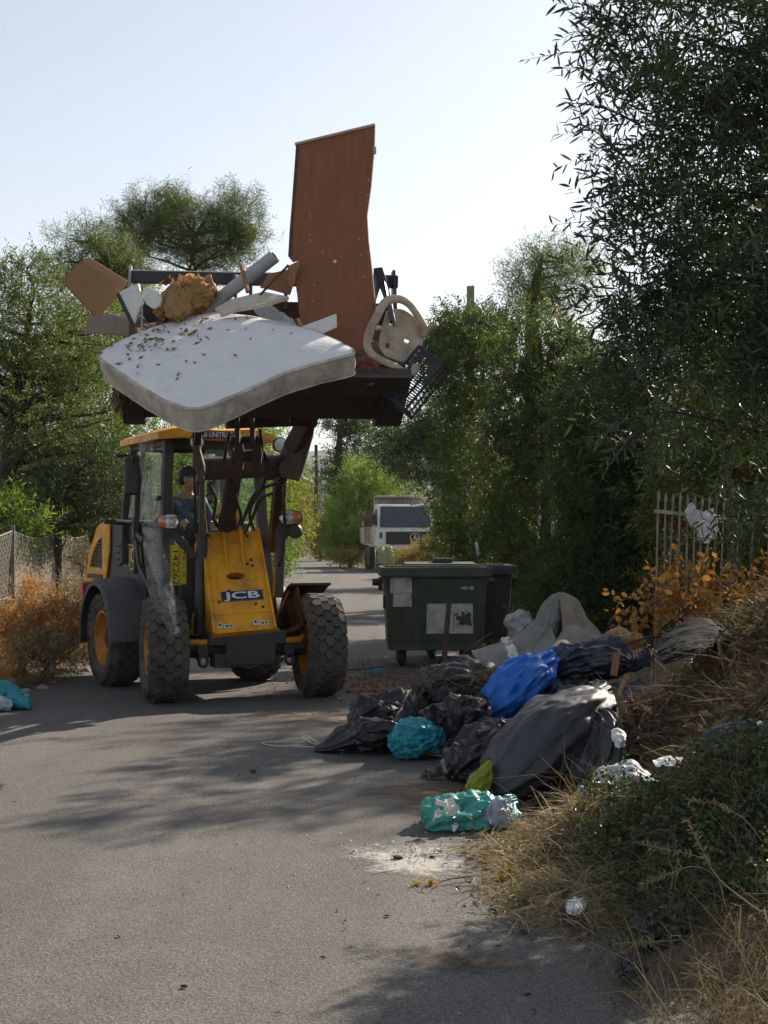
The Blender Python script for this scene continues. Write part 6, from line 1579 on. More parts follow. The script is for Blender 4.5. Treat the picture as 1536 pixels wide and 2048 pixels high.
x, y = P(941, 1072, 33.0)[:2]; b = MB(); b.prism([(x - .085, y - .085, 0), (x + .085, y - .085, 0), (x + .085, y + .085, 0), (x - .085, y + .085, 0)], (0, 0, 7.38)); b.build('shaft', pbr('pole_concrete_near', (.27, .25, .21), .9, var=.2, bump=.3), t, bevel=.01)
b = MB(); b.bar((x - .1, y - .1, 5.2), (x + .9, y - .1, 5.25), .03, .03); b.build('stub_bracket', PW, t)
t = thing('lamp_post', 'thin pale post at the far end of the road', 'post', tuple(P(605, 1116, 104)))
x, y = P(605, 1072, 104)[:2]; b = MB(); b.tube([(x, y, 0), (x, y, 4.6)], .06, 8); b.build('shaft', PC, t, smooth=50)
wr = MB()
for pts in (((633, 905, 100), (644, 922, 96), (658, 914, 92), (672, 896, 88), (684, 868, 84)), ((633, 900, 100), (626, 910, 104), (622, 935, 110), (620, 960, 116))):
    pass
for pts, lab in ((((633, 912, 100), (644, 919, 96), (656, 916, 92), (668, 902, 88), (680, 880, 84)), 'wire sagging from the wooden pole to the ivy-clad pine'), (((680, 884, 84), (692, 888, 82), (704, 882, 80), (716, 872, 78)), 'short wire running past the ivy-clad pine')):
    b = MB(); A = cr([list(P(*p)) for p in pts], 20); b.tube([Vector(a) for a in A], .035, 6); b.build('overhead_wire', pbr('pale_wire', (.5, .5, .5), .6), label=lab, cat='wire')
for (px, py, Y, r_, lab) in ((613, 1087, 106, .30, 'round pale road sign seen from behind at the far bend'), (619, 1100, 106, .22, 'small square white sign under the round one')):
    t = thing('road_sign', lab, 'sign', tuple(P(px, 1116, Y)))
    c = P(px, py, Y); b = MB(); b.tube([(c.x, c.y + .04, 0), (c.x, c.y + .04, c.z)], .03, 6); b.build('post', PC, t)
    b = MB()
    if r_ > .25: b.lathe([(0, 0), (r_, 0), (r_, .02), (0, .02)], Matrix.Translation(c), n=20)
    else: b.box(c, (.42, .02, .42))
    b.build('sign_plate', pbr('faded_sign', (.5, .5, .48), .5), t)
# ------------------------------------------------------------------ fences
WIREM = pbr('galvanised_wire', (.42, .41, .38), .5, metal=.5, var=.15); POSTM = pbr('fence_post_steel', (.17, .165, .16), .6, metal=.4, var=.3, dirt=(.12, .07, .04), damt=.5)
cf = thing('wire_fence', 'diamond mesh wire fence with thin steel posts along the road', 'fence', (-4.66, 20, .05))
ys = np.arange(10.1, 44, 2.6)
def fx_(y): return float(np.interp(y, [10, 20, 30, 45], [-4.6, -4.68, -4.85, -5.3]))
for k, y in enumerate(ys):
    z0 = float(H(fx_(y), y)) - .05; b = MB(); b.tube([(fx_(y), y, z0), (fx_(y), y, 1.74 + .02*math.sin(k*2.1))], .027, 8)
    if k % 4 == 0: b.tube([(fx_(y), y, 1.5), (fx_(y), y + .9, z0)], .02, 6)
    b.build('post', POSTM, cf, smooth=50)
def sagz(y, k): f_ = ((y - ys[0]) % 2.6)/2.6; return -.07*math.sin(math.pi*f_)*(1 + .5*math.sin(k))
vs = []; fs = []; rg = np.random.default_rng(6)
def strip(p0, p1, w=.0046):
    p0 = np.array(p0); p1 = np.array(p1); t_ = p1 - p0; a = np.cross(t_, [1, 0, 0]); a = a/np.linalg.norm(a)*w
    i = len(vs); vs.extend([p0 - a, p0 + a, p1 + a, p1 - a]); fs.append((i, i+1, i+2, i+3))
step = .075
for dirn in (-1, 1):
    y0 = 10.1 - 1.6
    while y0 < 30:
        n_ = 8
        for k in range(n_):
            za, zb = .04 + 1.63*k/n_, .04 + 1.63*(k+1)/n_
            ya, yb = (y0 + za*.62, y0 + zb*.62) if dirn > 0 else (y0 + 1.6 - za*.62, y0 + 1.6 - zb*.62)
            if 10.1 < ya < 29 and 10.1 < yb < 29:
                bul = lambda y, z: .04*math.sin(y*1.3)*math.sin(z*2)
                strip((fx_(ya) + bul(ya, za), ya, za + sagz(ya, 1)*za/1.6), (fx_(yb) + bul(yb, zb), yb, zb + sagz(yb, 1)*zb/1.6))
        y0 += step
np_mesh('wire_mesh', vs, fs, WIREM, cf)
b = MB(); yy = np.arange(10.1, 43, .2); b.tube([(fx_(y), y, 1.67 + sagz(y, 1)) for y in yy], .005, 5); b.tube([(fx_(y), y, .85 + sagz(y, 2)*.4) for y in yy], .003, 5); b.build('line_wire', WIREM, cf)
# spiked steel fence
PICK = pbr('flaking_picket', (.29, .27, .235), .6, metal=.3, var=.25, vscale=6, dirt=(.19, .10, .055), damt=.75, dscale=5, stretch=(1, 1, .35)); RUSTP = pbr('rusty_post', (.10, .035, .022), .8, var=.3, vscale=9, dirt=(.15, .08, .05), damt=.5)
sf = thing('spiked_fence', 'rusty spiked steel fence behind the withered orange leaves', 'fence', tuple(P(1400, 1290, 13.2)))
def fp(px): return 12.7 + (px - 1318)*.0062
n_ = 0; px = 1318.0
rg = random.Random(12)
while px < 1640:
    Y = fp(px); top = P(px, 981 + (px-1318)*.12, Y); lean = rg.uniform(-.004, .004)
    if not (1452 < px < 1468):
        b = MB(); tz = top.z + rg.uniform(-.015, .015); x = top.x - .028
        b.tube([(x - .02, Y, .15), (x + lean*5, Y, 1.0), (x + .02, Y, tz - .09)], .0088, 8); b.tube([(x + .02, Y, tz - .09), (x + .024, Y, tz - .06), (x + .024, Y, tz)], [.009, .016, .002], 6)
        b.build('picket', PICK, sf, smooth=40); n_ += 1
    px += 14.6 if px < 1470 else 30
b = MB(); b.bar(P(1308, 1022, fp(1308) - .03), P(1484, 1040, fp(1484) - .03), .012, .032); b.bar(P(1480, 1040, fp(1484) - .03), P(1640, 1052, fp(1640) - .03), .012, .032); b.bar(P(1312, 1235, fp(1308) - .03), P(1640, 1228, fp(1640) - .03), .012, .032); b.build('rail', PICK, sf)
b = MB(); q = P(1461, 958, fp(1461) - .05); b.box((q.x, q.y, q.z/2), (.055, .055, q.z)); b.build('post', RUSTP, sf, bevel=.004)
for lab, grid, sd in (('torn white bag speared on the spikes of the rusty fence', [[(1365, 1028, 12.95), (1382, 1006, 12.93), (1400, 1022, 12.92), (1428, 1016, 12.95)], [(1376, 1040, 12.93), (1396, 1038, 12.9), (1412, 1042, 12.9), (1432, 1036, 12.93)], [(1386, 1056, 12.95), (1404, 1060, 12.9), (1422, 1062, 12.9), (1436, 1056, 12.93)], [(1400, 1080, 12.96), (1410, 1084, 12.93), (1420, 1086, 12.93), (1428, 1076, 12.95)]], 5),):
    sheet('torn_bag', grid, MATS['white_film'], sd, .05, 5, (50, 50), 0, label=lab, cat='plastic bag')

# ------------------------------------------------------------------ rubbish bags and dumped things
def film(name, col, rough=.40, transl=.0, var=.18, dirt=None, damt=.3, bump=.55, bscale=6, spec=.5):
    """thin plastic: creased by noise-bent cell edges at two sizes"""
    m = pbr(name, col, rough, var=var, vscale=4, dirt=dirt, damt=damt, dscale=6, spec=spec, transl=transl)
    nt = m.node_tree; b = next(n for n in nt.nodes if n.type == 'BSDF_PRINCIPLED'); v = coords(nt)
    prev = None
    for k, (sc, st, ds, stx) in enumerate(((bscale*.55, bump*.55, .05, (1, .8, .45)), (bscale*1.5, bump*.45, .018, (.5, 1, .9)), (bscale*4, bump*.22, .006, (1, 1, .6)))):
        nz = tex(nt, 'noise', sc, 2.5, .5, coords(nt, stx, (.4 + k, .7*k, 1.1*k))); nz.noise_type = 'RIDGED_MULTIFRACTAL'; nz.inputs['Distortion'].default_value = .35
        bp = N(nt, 'ShaderNodeBump', Strength=st, Distance=ds); nt.links.new(nz.outputs[0], bp.inputs['Height'])
        if prev is not None: nt.links.new(prev, bp.inputs['Normal'])
        prev = bp.outputs[0]
    nt.links.new(prev, b.inputs['Normal'])
    for n in nt.nodes:
        if n.type == 'BSDF_TRANSLUCENT': nt.links.new(prev, n.inputs['Normal'])
    return m
BAGK = film('black_film', (.020, .020, .023), .44, spec=.4, dirt=(.07, .055, .04), damt=.25)
MATTK = pbr('matt_black_film', (.010, .010, .012), .8, var=.25, vscale=6, dirt=(.07, .055, .04), damt=.1, spec=.08, bump=.25, bscale=10, bdist=.02)
BAGG = film('charcoal_film', (.040, .040, .047), .52, dirt=(.10, .085, .07), damt=.25, bump=.22, bscale=7)
BAGN = film('blue_black_film', (.024, .029, .046), .40, dirt=(.06, .05, .045), damt=.2)
BAGB = film('blue_film', (.020, .165, .62), .44, transl=.18, dirt=(.03, .05, .16), damt=.3)
BAGC = film('turquoise_film', (.035, .33, .42), .33, transl=.25, var=.22)
BAGT = film('teal_film', (.085, .40, .36), .30, transl=.35, var=.25, dirt=(.25, .38, .36), damt=.3)
BAGY = film('yellow_green_film', (.38, .44, .05), .33, transl=.4)
BAGW = film('white_bag_film', (.58, .61, .66), .5, bump=.2, transl=.3, dirt=(.25, .2, .15), damt=.35)
BAGE = film('beige_film', (.50, .36, .17), .4, transl=.45, dirt=(.3, .2, .1), damt=.4)
CARP = pbr('grey_carpet', (.20, .205, .19), .95, var=.14, vscale=6, dirt=(.17, .15, .12), damt=.4, dscale=5, bump=.5, bscale=140, bdist=.006)
FLUFF = pbr('white_fluff', (.70, .70, .68), .95, var=.15, bump=.8, bscale=60, bdist=.02)
gb = 'rubbish bags dumped by the road'
def B(name, lab, spine, mat, seed, ground=None, **kw):
    kw['freq'] = kw.get('freq', 3.3)*.85; kw.setdefault('k', 7); kw.setdefault('nu', 150); kw.setdefault('nv', 120); kw.setdefault('pleat', .12)
    if ground is None:
        c = P(*spine[len(spine)//2][:3]); ground = max(.008, float(H(c.x, c.y)))
    return bag(name, spine, mat, seed, ground=ground, label=lab, cat='rubbish bag', group=gb, **kw)
cpt = thing('carpet', 'stiff grey carpet folded into a peak on top of the rubbish', 'carpet', tuple(P(1075, 1340, 12.0)))
sheet('folded_slab', [[(943, 1303, 12.35), (985, 1288, 12.3), (1020, 1276, 12.25), (1052, 1262, 12.2), (1078, 1238, 12.15), (1096, 1222, 12.1)],
                      [(952, 1318, 12.05), (992, 1308, 12.0), (1028, 1298, 11.95), (1060, 1286, 11.9), (1086, 1266, 11.85), (1104, 1256, 11.8)],
                      [(972, 1334, 11.8), (1008, 1332, 11.75), (1042, 1326, 11.7), (1072, 1314, 11.6), (1098, 1296, 11.55), (1116, 1288, 11.5)],
                      [(1000, 1358, 11.6), (1030, 1360, 11.55), (1058, 1352, 11.5), (1086, 1340, 11.4), (1110, 1322, 11.3), (1128, 1312, 11.3)]], CARP, 3, .03, 2.4, (80, 110), .022, fine=.3, parent=cpt)
bag('rolled_fold', [(1082, 1330, 11.7, 24, .05), (1086, 1290, 11.8, 26, .06), (1094, 1245, 11.9, 24, .07), (1108, 1212, 12.0, 20, .06), (1122, 1196, 12.05, 12, .04), (1130, 1190, 12.1, 4, .02)], CARP, 4, amp=.02, freq=2.4, k=5, ground=.1, parent=cpt)
sheet('turned_flap', [[(1118, 1196, 12.0), (1132, 1190, 12.05), (1158, 1214, 12.2), (1184, 1242, 12.3), (1206, 1272, 12.4)], [(1120, 1222, 11.9), (1134, 1220, 11.95), (1158, 1236, 12.1), (1182, 1258, 12.2), (1203, 1280, 12.3)], [(1124, 1250, 11.75), (1138, 1248, 11.8), (1160, 1254, 11.95), (1182, 1270, 12.1), (1200, 1286, 12.2)], [(1118, 1292, 11.5), (1140, 1284, 11.55), (1162, 1280, 11.7), (1182, 1288, 11.9), (1196, 1298, 12.1)]],
      pbr('carpet_backing', (.20, .165, .13), .95, var=.2, bump=.4, bscale=90, bdist=.006), 5, .035, 2.2, (60, 80), .02, fine=.3, parent=cpt, label='brown underside turned outwards')
sheet('lower_wing', [[(1122, 1262, 11.7), (1140, 1250, 11.72), (1164, 1258, 11.8), (1192, 1276, 11.95)], [(1112, 1290, 11.45), (1140, 1282, 11.45), (1168, 1284, 11.55), (1194, 1292, 11.75)], [(1104, 1322, 11.25), (1138, 1310, 11.25), (1170, 1304, 11.35), (1198, 1302, 11.6)]], CARP, 6, .025, 2.4, (50, 60), .02, parent=cpt)
fl = MB(); rg = random.Random(2)
for k in range(60):
    u = k/59; c = P(1012 + 30*u + rg.uniform(-7, 7), 1276 + 72*u + rg.uniform(-3, 3), 11.95 - .42*u); fl.ball(c, rg.uniform(.012, .028), 8, 6, (1, .7, .9))
fl.build('white_fluff', FLUFF, label='frayed white strip of stuffing lying down the grey carpet', cat='stuffing', smooth=60)
bag('beige_bag', [(1200, 1292, 11.7, 10, .06), (1225, 1284, 11.65, 20, .16), (1255, 1280, 11.6, 18, .16), (1285, 1290, 11.6, 10, .08)], BAGE, 21, amp=.05, freq=4, ground=.2, label='flat beige plastic bag lit from behind, beside the carpet', cat='plastic bag')
bag('cream_cushion', [(1112, 1322, 11.0, 10, .05), (1122, 1306, 11.0, 20, .09), (1132, 1294, 11.0, 17, .09), (1140, 1288, 11.0, 7, .04)], pbr('cream_foam', (.62, .47, .33), .85, var=.1, bump=.3, bscale=30), 22, amp=.012, freq=3, ground=.2, label='cream lump of foam between the blue bag and the carpet', cat='foam')
B('rubbish_bag', 'slack black bag stuffed with dry grass, behind the blue bag', [(856, 1440, 11.3, 20, .12), (872, 1395, 11.35, 44, .32), (915, 1378, 11.3, 58, .40), (960, 1385, 11.2, 52, .38), (995, 1410, 11.1, 26, .2)], BAGK, 23, amp=.07, freq=3.2, ground=.006)
B('rubbish_bag', 'bright blue bag slumped across the middle of the heap', [(952, 1432, 10.6, 12, .08), (975, 1424, 10.6, 30, .20), (1015, 1396, 10.7, 43, .30), (1055, 1358, 10.8, 43, .30), (1088, 1326, 10.9, 24, .18), (1100, 1314, 10.95, 10, .06), (1110, 1306, 10.95, 14, .04), (1118, 1300, 10.95, 9, .02)], BAGB, 24, amp=.055, freq=3.4, fine=.5, ground=.006)
B('rubbish_bag', 'shiny black bag with a sunlit crest, above the blue bag', [(1102, 1352, 10.9, 14, .1), (1135, 1330, 10.95, 34, .26), (1185, 1318, 11.0, 36, .32), (1235, 1320, 11.0, 32, .28), (1268, 1328, 10.95, 16, .10), (1282, 1324, 10.9, 9, .05), (1296, 1318, 10.9, 15, .04), (1304, 1316, 10.9, 10, .02)], BAGN, 25, amp=.075, freq=3.4, fine=.45, ground=.12)
sheet('plastic_sheet', [[(1085, 1372, 10.7), (1140, 1362, 10.75), (1210, 1366, 10.75), (1270, 1362, 10.75), (1310, 1352, 10.8)], [(1070, 1395, 10.45), (1130, 1388, 10.4), (1200, 1390, 10.4), (1262, 1386, 10.45), (1306, 1376, 10.5)], [(1055, 1420, 10.2), (1118, 1420, 10.1), (1188, 1418, 10.1), (1250, 1408, 10.2), (1300, 1396, 10.3)], [(1046, 1448, 10.0), (1110, 1455, 9.9), (1180, 1448, 9.95), (1240, 1432, 10.1), (1290, 1412, 10.2)]], BAGN, 26, .06, 4.5, (70, 100), .003, label='dark blue-black plastic sheet spread across the heap above the big bag', cat='plastic sheet')
B('rubbish_bag', 'crumpled black bag with a tied top, touching the turquoise bag', [(876, 1502, 10.35, 14, .1), (882, 1470, 10.35, 36, .24), (895, 1440, 10.4, 46, .28), (902, 1412, 10.4, 30, .2), (893, 1394, 10.4, 11, .07), (886, 1384, 10.4, 15, .05), (878, 1376, 10.4, 10, .02)], BAGK, 27, amp=.075, freq=3.3, pleat=.15, ground=.006)
B('rubbish_bag', 'low black bag folded over itself, between the turquoise bag and the blue bag', [(905, 1492, 10.2, 10, .1), (925, 1455, 10.3, 44, .26), (945, 1430, 10.35, 38, .25), (956, 1410, 10.4, 12, .08), (963, 1398, 10.4, 15, .05), (970, 1390, 10.4, 10, .02)], BAGK, 28, amp=.075, freq=3.3, ground=.006)
B('rubbish_bag', 'flattened black bag trailing out furthest onto the road', [(630, 1499, 10.55, 5, .05), (665, 1492, 10.55, 16, .16), (700, 1478, 10.6, 28, .26), (740, 1468, 10.6, 34, .32), (785, 1470, 10.55, 32, .3), (815, 1488, 10.5, 16, .16)], BAGK, 29, amp=.075, freq=3.0, fine=.4, ground=.007)
B('rubbish_bag', 'humped black bag behind the turquoise bag', [(704, 1470, 10.8, 10, .1), (735, 1438, 10.85, 36, .26), (780, 1432, 10.9, 40, .30), (818, 1428, 10.85, 36, .24), (834, 1414, 10.8, 13, .08), (842, 1404, 10.8, 17, .05), (850, 1398, 10.8, 10, .02)], BAGK, 30, amp=.085, freq=2.9, fine=.35, ground=.007)
B('rubbish_bag', 'small turquoise bag on the road among the black ones', [(784, 1502, 10.2, 14, .08), (803, 1488, 10.2, 32, .17), (832, 1478, 10.2, 37, .20), (858, 1480, 10.2, 34, .16), (876, 1498, 10.2, 15, .08), (884, 1508, 10.2, 6, .03)], BAGC, 33, amp=.05, freq=3.6, fine=.5, ground=.007)
B('rubbish_bag', 'torn black bag sagging against the foot of the big bag', [(905, 1560, 9.3, 12, .1), (930, 1535, 9.3, 46, .26), (975, 1505, 9.4, 48, .30), (1020, 1480, 9.5, 38, .28), (1062, 1462, 9.6, 14, .12)], BAGK, 34, amp=.08, freq=3.2, ground=.006)
B('rubbish_bag', 'largest dark grey bag, long and taut, leaning up the heap', [(985, 1572, 8.75, 22, .12), (1010, 1560, 8.75, 52, .30), (1050, 1527, 8.85, 72, .38), (1100, 1480, 9.0, 80, .40), (1150, 1436, 9.15, 64, .34), (1180, 1410, 9.25, 40, .24), (1192, 1392, 9.3, 22, .13), (1200, 1382, 9.35, 26, .10), (1206, 1376, 9.35, 14, .05)], BAGG, 35, amp=.028, freq=2.6, pleat=.10, npl=11, fine=.5, ground=.006, nu=150, nv=120)
B('rubbish_bag', 'pleated black bag standing between the big bag and the brush heap', [(1165, 1600, 8.6, 20, .1), (1182, 1560, 8.65, 46, .22), (1200, 1510, 8.75, 44, .26), (1208, 1465, 8.85, 32, .2), (1200, 1432, 8.95, 12, .08)], BAGG, 36, amp=.035, freq=3.0, pleat=.22, npl=15, ground=.05)
B('rubbish_bag', 'yellow-green bag squeezed upright beside the big grey bag', [(940, 1592, 8.55, 12, .05), (956, 1572, 8.55, 22, .08), (968, 1548, 8.6, 13, .07), (978, 1524, 8.65, 4, .03)], BAGY, 37, amp=.02, freq=4, pleat=.2, ground=.006)
B('rubbish_bag', 'split teal bag spilling litter at the edge of the road', [(852, 1655, 7.8, 16, .09), (872, 1645, 7.8, 36, .17), (905, 1636, 7.85, 42, .20), (945, 1630, 7.9, 46, .22), (985, 1630, 7.95, 34, .18), (1006, 1616, 8.05, 13, .06), (1020, 1606, 8.1, 17, .04), (1030, 1600, 8.15, 10, .02)], BAGT, 38, amp=.045, freq=3.4, fine=.5, ground=.007, nu=130, nv=110)
lt = MB(); rg = random.Random(7)
for k in range(9):
    c = P(rg.uniform(875, 925), rg.uniform(1600, 1655), 7.63 + rg.uniform(0, .03)); lt.box(c, (rg.uniform(.03, .07), .004, rg.uniform(.02, .05)), (rg.uniform(-.6, .6), rg.uniform(-.8, .8), rg.uniform(-.5, .5)))
lt.build('paper_scraps', BOARDW, label='pale paper scraps spilling from the split teal bag', cat='paper')
bag('plastic_bag', [(985, 1652, 7.72, 12, .05), (992, 1636, 7.72, 22, .09), (1000, 1618, 7.75, 18, .08), (1006, 1604, 7.8, 6, .03)], film('clear_lilac_film', (.42, .45, .55), .25, transl=.4), 39, amp=.03, freq=4, ground=.02, label='cloudy lilac film bulging from the split teal bag', cat='plastic bag')
B('rubbish_bag', 'white bag half buried in the green cuttings', [(1196, 1588, 7.55, 8, .05), (1212, 1565, 7.55, 24, .12), (1240, 1554, 7.55, 24, .14), (1275, 1558, 7.55, 22, .14), (1308, 1572, 7.5, 10, .08)], BAGW, 40, amp=.03, freq=3.6, ground=.3)
B('rubbish_bag', 'glossy blue-black bag with stretched creases on top of the green cuttings', [(1408, 1508, 7.2, 10, .06), (1432, 1494, 7.2, 30, .17), (1475, 1488, 7.2, 38, .22), (1530, 1490, 7.2, 40, .22), (1590, 1500, 7.2, 26, .16)], BAGN, 41, amp=.02, freq=3, pleat=.16, npl=26, fine=.6, ground=.3)
B('rubbish_bag', 'tattered black bag at the bottom of the dry grass', [(1272, 1892, 5.53, 8, .05), (1295, 1872, 5.53, 26, .12), (1330, 1856, 5.53, 32, .14), (1368, 1845, 5.53, 18, .1)], BAGK, 42, amp=.05, freq=3.8, ground=.01)
B('rubbish_bag', 'small scrap of black bag on the asphalt below the grass', [(1232, 1948, 5.10, 6, .04), (1250, 1936, 5.10, 16, .07), (1275, 1930, 5.10, 14, .07), (1292, 1936, 5.10, 5, .04)], BAGK, 43, amp=.03, freq=4, ground=.008)
B('rubbish_bag', 'teal bag lying on the verge by the fence, at the picture edge', [(-30, 1402, 13.2, 16, .1), (-5, 1395, 13.2, 24, .16), (25, 1396, 13.2, 22, .16), (48, 1408, 13.1, 8, .1), (62, 1416, 13.1, 3, .05)], BAGC, 44, amp=.04, freq=3.4, ground=.008)
bag('plastic_bag', [(-20, 1414, 12.95, 8, .06), (5, 1408, 12.95, 12, .10), (22, 1416, 12.95, 6, .05)], BAGW, 45, amp=.03, freq=4, ground=.008, label='white plastic scrap lying against the teal bag on the verge', cat='plastic bag')
for lab, grid, mt, sd in (
    ('black plastic flap arched over the top of the brush heap', [[(1305, 1292, 9.5), (1340, 1262, 9.6), (1385, 1240, 9.65), (1425, 1240, 9.65), (1470, 1258, 9.6)], [(1312, 1300, 9.3), (1350, 1276, 9.3), (1392, 1258, 9.3), (1430, 1256, 9.3), (1466, 1268, 9.35)], [(1322, 1312, 9.1), (1358, 1300, 9.0), (1396, 1290, 9.0), (1432, 1282, 9.05), (1462, 1280, 9.15)]], MATTK, 51),
    ('blue-black plastic strip below the flap on the brush heap', [[(1318, 1312, 9.1), (1345, 1288, 9.2), (1385, 1272, 9.25), (1425, 1268, 9.25)], [(1322, 1322, 8.95), (1352, 1302, 8.95), (1390, 1288, 8.95), (1428, 1280, 9.0)], [(1328, 1330, 8.85), (1358, 1318, 8.8), (1394, 1304, 8.8), (1426, 1294, 8.85)]], MATTK, 52)):
    sheet('plastic_sheet', grid, mt, sd, .018, 3, (50, 70), .003, k=5, fine=.25, label=lab, cat='plastic sheet')
for lab, grid, sd in (('crumpled white paper ball lying on the straw at the road edge', [[(1130, 1808, 5.97), (1146, 1796, 6.00), (1166, 1794, 6.02)], [(1132, 1818, 5.87), (1152, 1812, 5.82), (1174, 1806, 5.92)], [(1136, 1828, 5.84), (1154, 1830, 5.80), (1168, 1820, 5.84)]], 61),
                      ('torn white paper cup on the side of the brush heap', [[(1222, 1462, 8.25), (1236, 1456, 8.28), (1252, 1466, 8.28)], [(1224, 1478, 8.2), (1240, 1478, 8.15), (1252, 1480, 8.2)], [(1230, 1494, 8.2), (1240, 1496, 8.16), (1250, 1492, 8.2)]], 62),
                      ('white paper scrap near the edge of the green cuttings', [[(1305, 1520, 7.4), (1340, 1512, 7.45), (1365, 1516, 7.45)], [(1308, 1528, 7.3), (1342, 1522, 7.3), (1366, 1524, 7.35)], [(1316, 1536, 7.25), (1344, 1532, 7.22), (1362, 1532, 7.3)]], 63),
                      ('pale curled leaf-like paper at the picture edge above the dry grass', [[(1515, 1752, 5.6), (1530, 1740, 5.62), (1545, 1748, 5.6)], [(1514, 1764, 5.58), (1530, 1760, 5.55), (1546, 1764, 5.58)], [(1520, 1776, 5.58), (1532, 1778, 5.55), (1544, 1776, 5.58)]], 64)):
    sheet('paper', grid, pbr('crumpled_paper', (.66, .66, .68), .7, var=.08, bump=.2, bscale=40), sd, .010, 3, (40, 40), 0, k=5, label=lab, cat='paper')
for lab, grid, mt, sd in (('brown cardboard scrap wedged beside the blue bag', [[(1000, 1448, 10.2), (1028, 1440, 10.25), (1052, 1446, 10.25)], [(1004, 1460, 10.05), (1030, 1456, 10.05), (1054, 1458, 10.1)], [(1010, 1472, 9.95), (1032, 1470, 9.95), (1052, 1468, 10.0)]], CARD, 81),
                          ('grey cloth rag hanging over the foot of the torn black bag', [[(880, 1520, 9.7), (905, 1508, 9.75), (932, 1512, 9.75)], [(884, 1534, 9.5), (908, 1528, 9.5), (934, 1530, 9.55)], [(890, 1550, 9.35), (910, 1548, 9.35), (930, 1546, 9.4)]], CARP, 82),
                          ('clear film scrap tangled between the big bag and the pleated bag', [[(1150, 1440, 9.1), (1180, 1428, 9.15), (1215, 1436, 9.15)], [(1156, 1462, 8.85), (1186, 1456, 8.8), (1216, 1458, 8.9)], [(1164, 1488, 8.65), (1190, 1484, 8.62), (1214, 1480, 8.7)]], BAGN, 83),
                          ('black film scrap spread on the asphalt before the torn bag', [[(850, 1536, 9.6), (880, 1530, 9.65), (905, 1534, 9.65)], [(848, 1546, 9.45), (882, 1542, 9.42), (908, 1544, 9.45)], [(856, 1556, 9.3), (884, 1556, 9.28), (906, 1552, 9.32)]], BAGK, 84)):
    sheet('scrap', grid, mt, sd, .03, 3, (44, 50), .003, ground=.008, label=lab, cat='scrap')
cn = thing('drink_can', 'small blue and white drink can tipped over on the straw', 'can', tuple(P(1170, 1586, 7.55)))
b = MB(); d0, d1 = P(1157, 1578, 7.6), P(1185, 1593, 7.55); ax_ = (d1 - d0).normalized(); mq = Matrix.Translation(d0) @ ax_.to_track_quat('Y', 'Z').to_matrix().to_4x4()
b.lathe([(.020, 0), (.026, .008), (.026, .065), (.02, .075)], mq, n=20); b.build('can_body', pbr('can_blue', (.25, .42, .62), .3, metal=.3, var=.4, vscale=30), cn, smooth=40)
b = MB(); b.lathe([(.0205, -.001), (.017, -.002), (.0, .003)], mq, n=20); b.build('can_end', STEEL, cn, smooth=40)
for (a, b_, w, h, lab) in ((P(1234, 1306, 10.6), P(1227, 1352, 10.55), .05, .02, 'short splintered stake standing in the shiny black bag'), (P(1255, 1350, 10.2), P(1236, 1392, 10.0), .03, .012, 'thin pale lath sticking out of the plastic sheet'), (P(1175, 1420, 9.6), P(1300, 1408, 9.9), .07, .03, 'weathered board lying under the plastic sheet')):
    b = MB(); b.bar(a, b_, w, h, up=(0, -1, 0)); b.build('wooden_stake', SPLINT if w < .06 else BOARDC, label=lab, cat='stake', bevel=.002)
for pts, lab, r_ in ((((905, 1326, 15.2), (935, 1300, 15.1), (962, 1280, 15.0), (984, 1265, 15.0)), 'bare bent stick slanting up in front of the green bin', .010), (((1225, 1238, 12.0), (1245, 1222, 12.0), (1272, 1228, 12.0), (1290, 1252, 12.0)), 'looping dead stem behind the carpet peak', .008), (((1215, 1250, 12.2), (1232, 1226, 12.2), (1238, 1205, 12.3), (1262, 1196, 12.4), (1290, 1210, 12.3)), 'curled vine tip beside the spiked fence', .007),
                      ((((878, 1312, 15.6)), (872, 1330, 15.5), (868, 1345, 15.4)), 'short pale stick at the foot of the rust brown post', .007), (((1310, 1320, 10.0), (1340, 1348, 9.6), (1375, 1372, 9.3)), 'straight pale cane across the brush heap', .006), (((660, 1342, 16.8), (740, 1336, 17.0), (800, 1330, 17.2)), 'long dark stick lying on the road before the green bin', .014),
                      (((945, 1752, 6.6), (885, 1762, 6.5), (850, 1788, 6.35), (840, 1765, 6.45)), 'dried weed stalk fallen on the asphalt', .004)):
    b = MB(); A = cr([list(P(*p)) for p in pts], 24); b.tube([Vector(a) for a in A], [r_*(1 - .6*k/23) for k in range(24)], 6); b.build('stick', MATS.get('dry_twig'), label=lab, cat='stick', smooth=60)
b = MB()
for pts in (((636, 1497, 10.7), (600, 1494, 10.75), (545, 1493, 10.8), (524, 1487, 10.95), (560, 1484, 11.0), (610, 1484, 10.95)), ((640, 1490, 10.75), (625, 1478, 10.9), (612, 1470, 11.1), (604, 1472, 11.15), (616, 1482, 11.0), (634, 1490, 10.8))):
    A = cr([list(P(*p)) for p in pts], 40); A[:, 2] = np.maximum(A[:, 2], .012); b.tube([Vector(a) for a in A], .0035, 6)
b.build('plastic_strap', pbr('white_strap', (.55, .56, .6), .5), label='loose white plastic strap looped on the road beside the trailing bag', cat='strap', smooth=60)

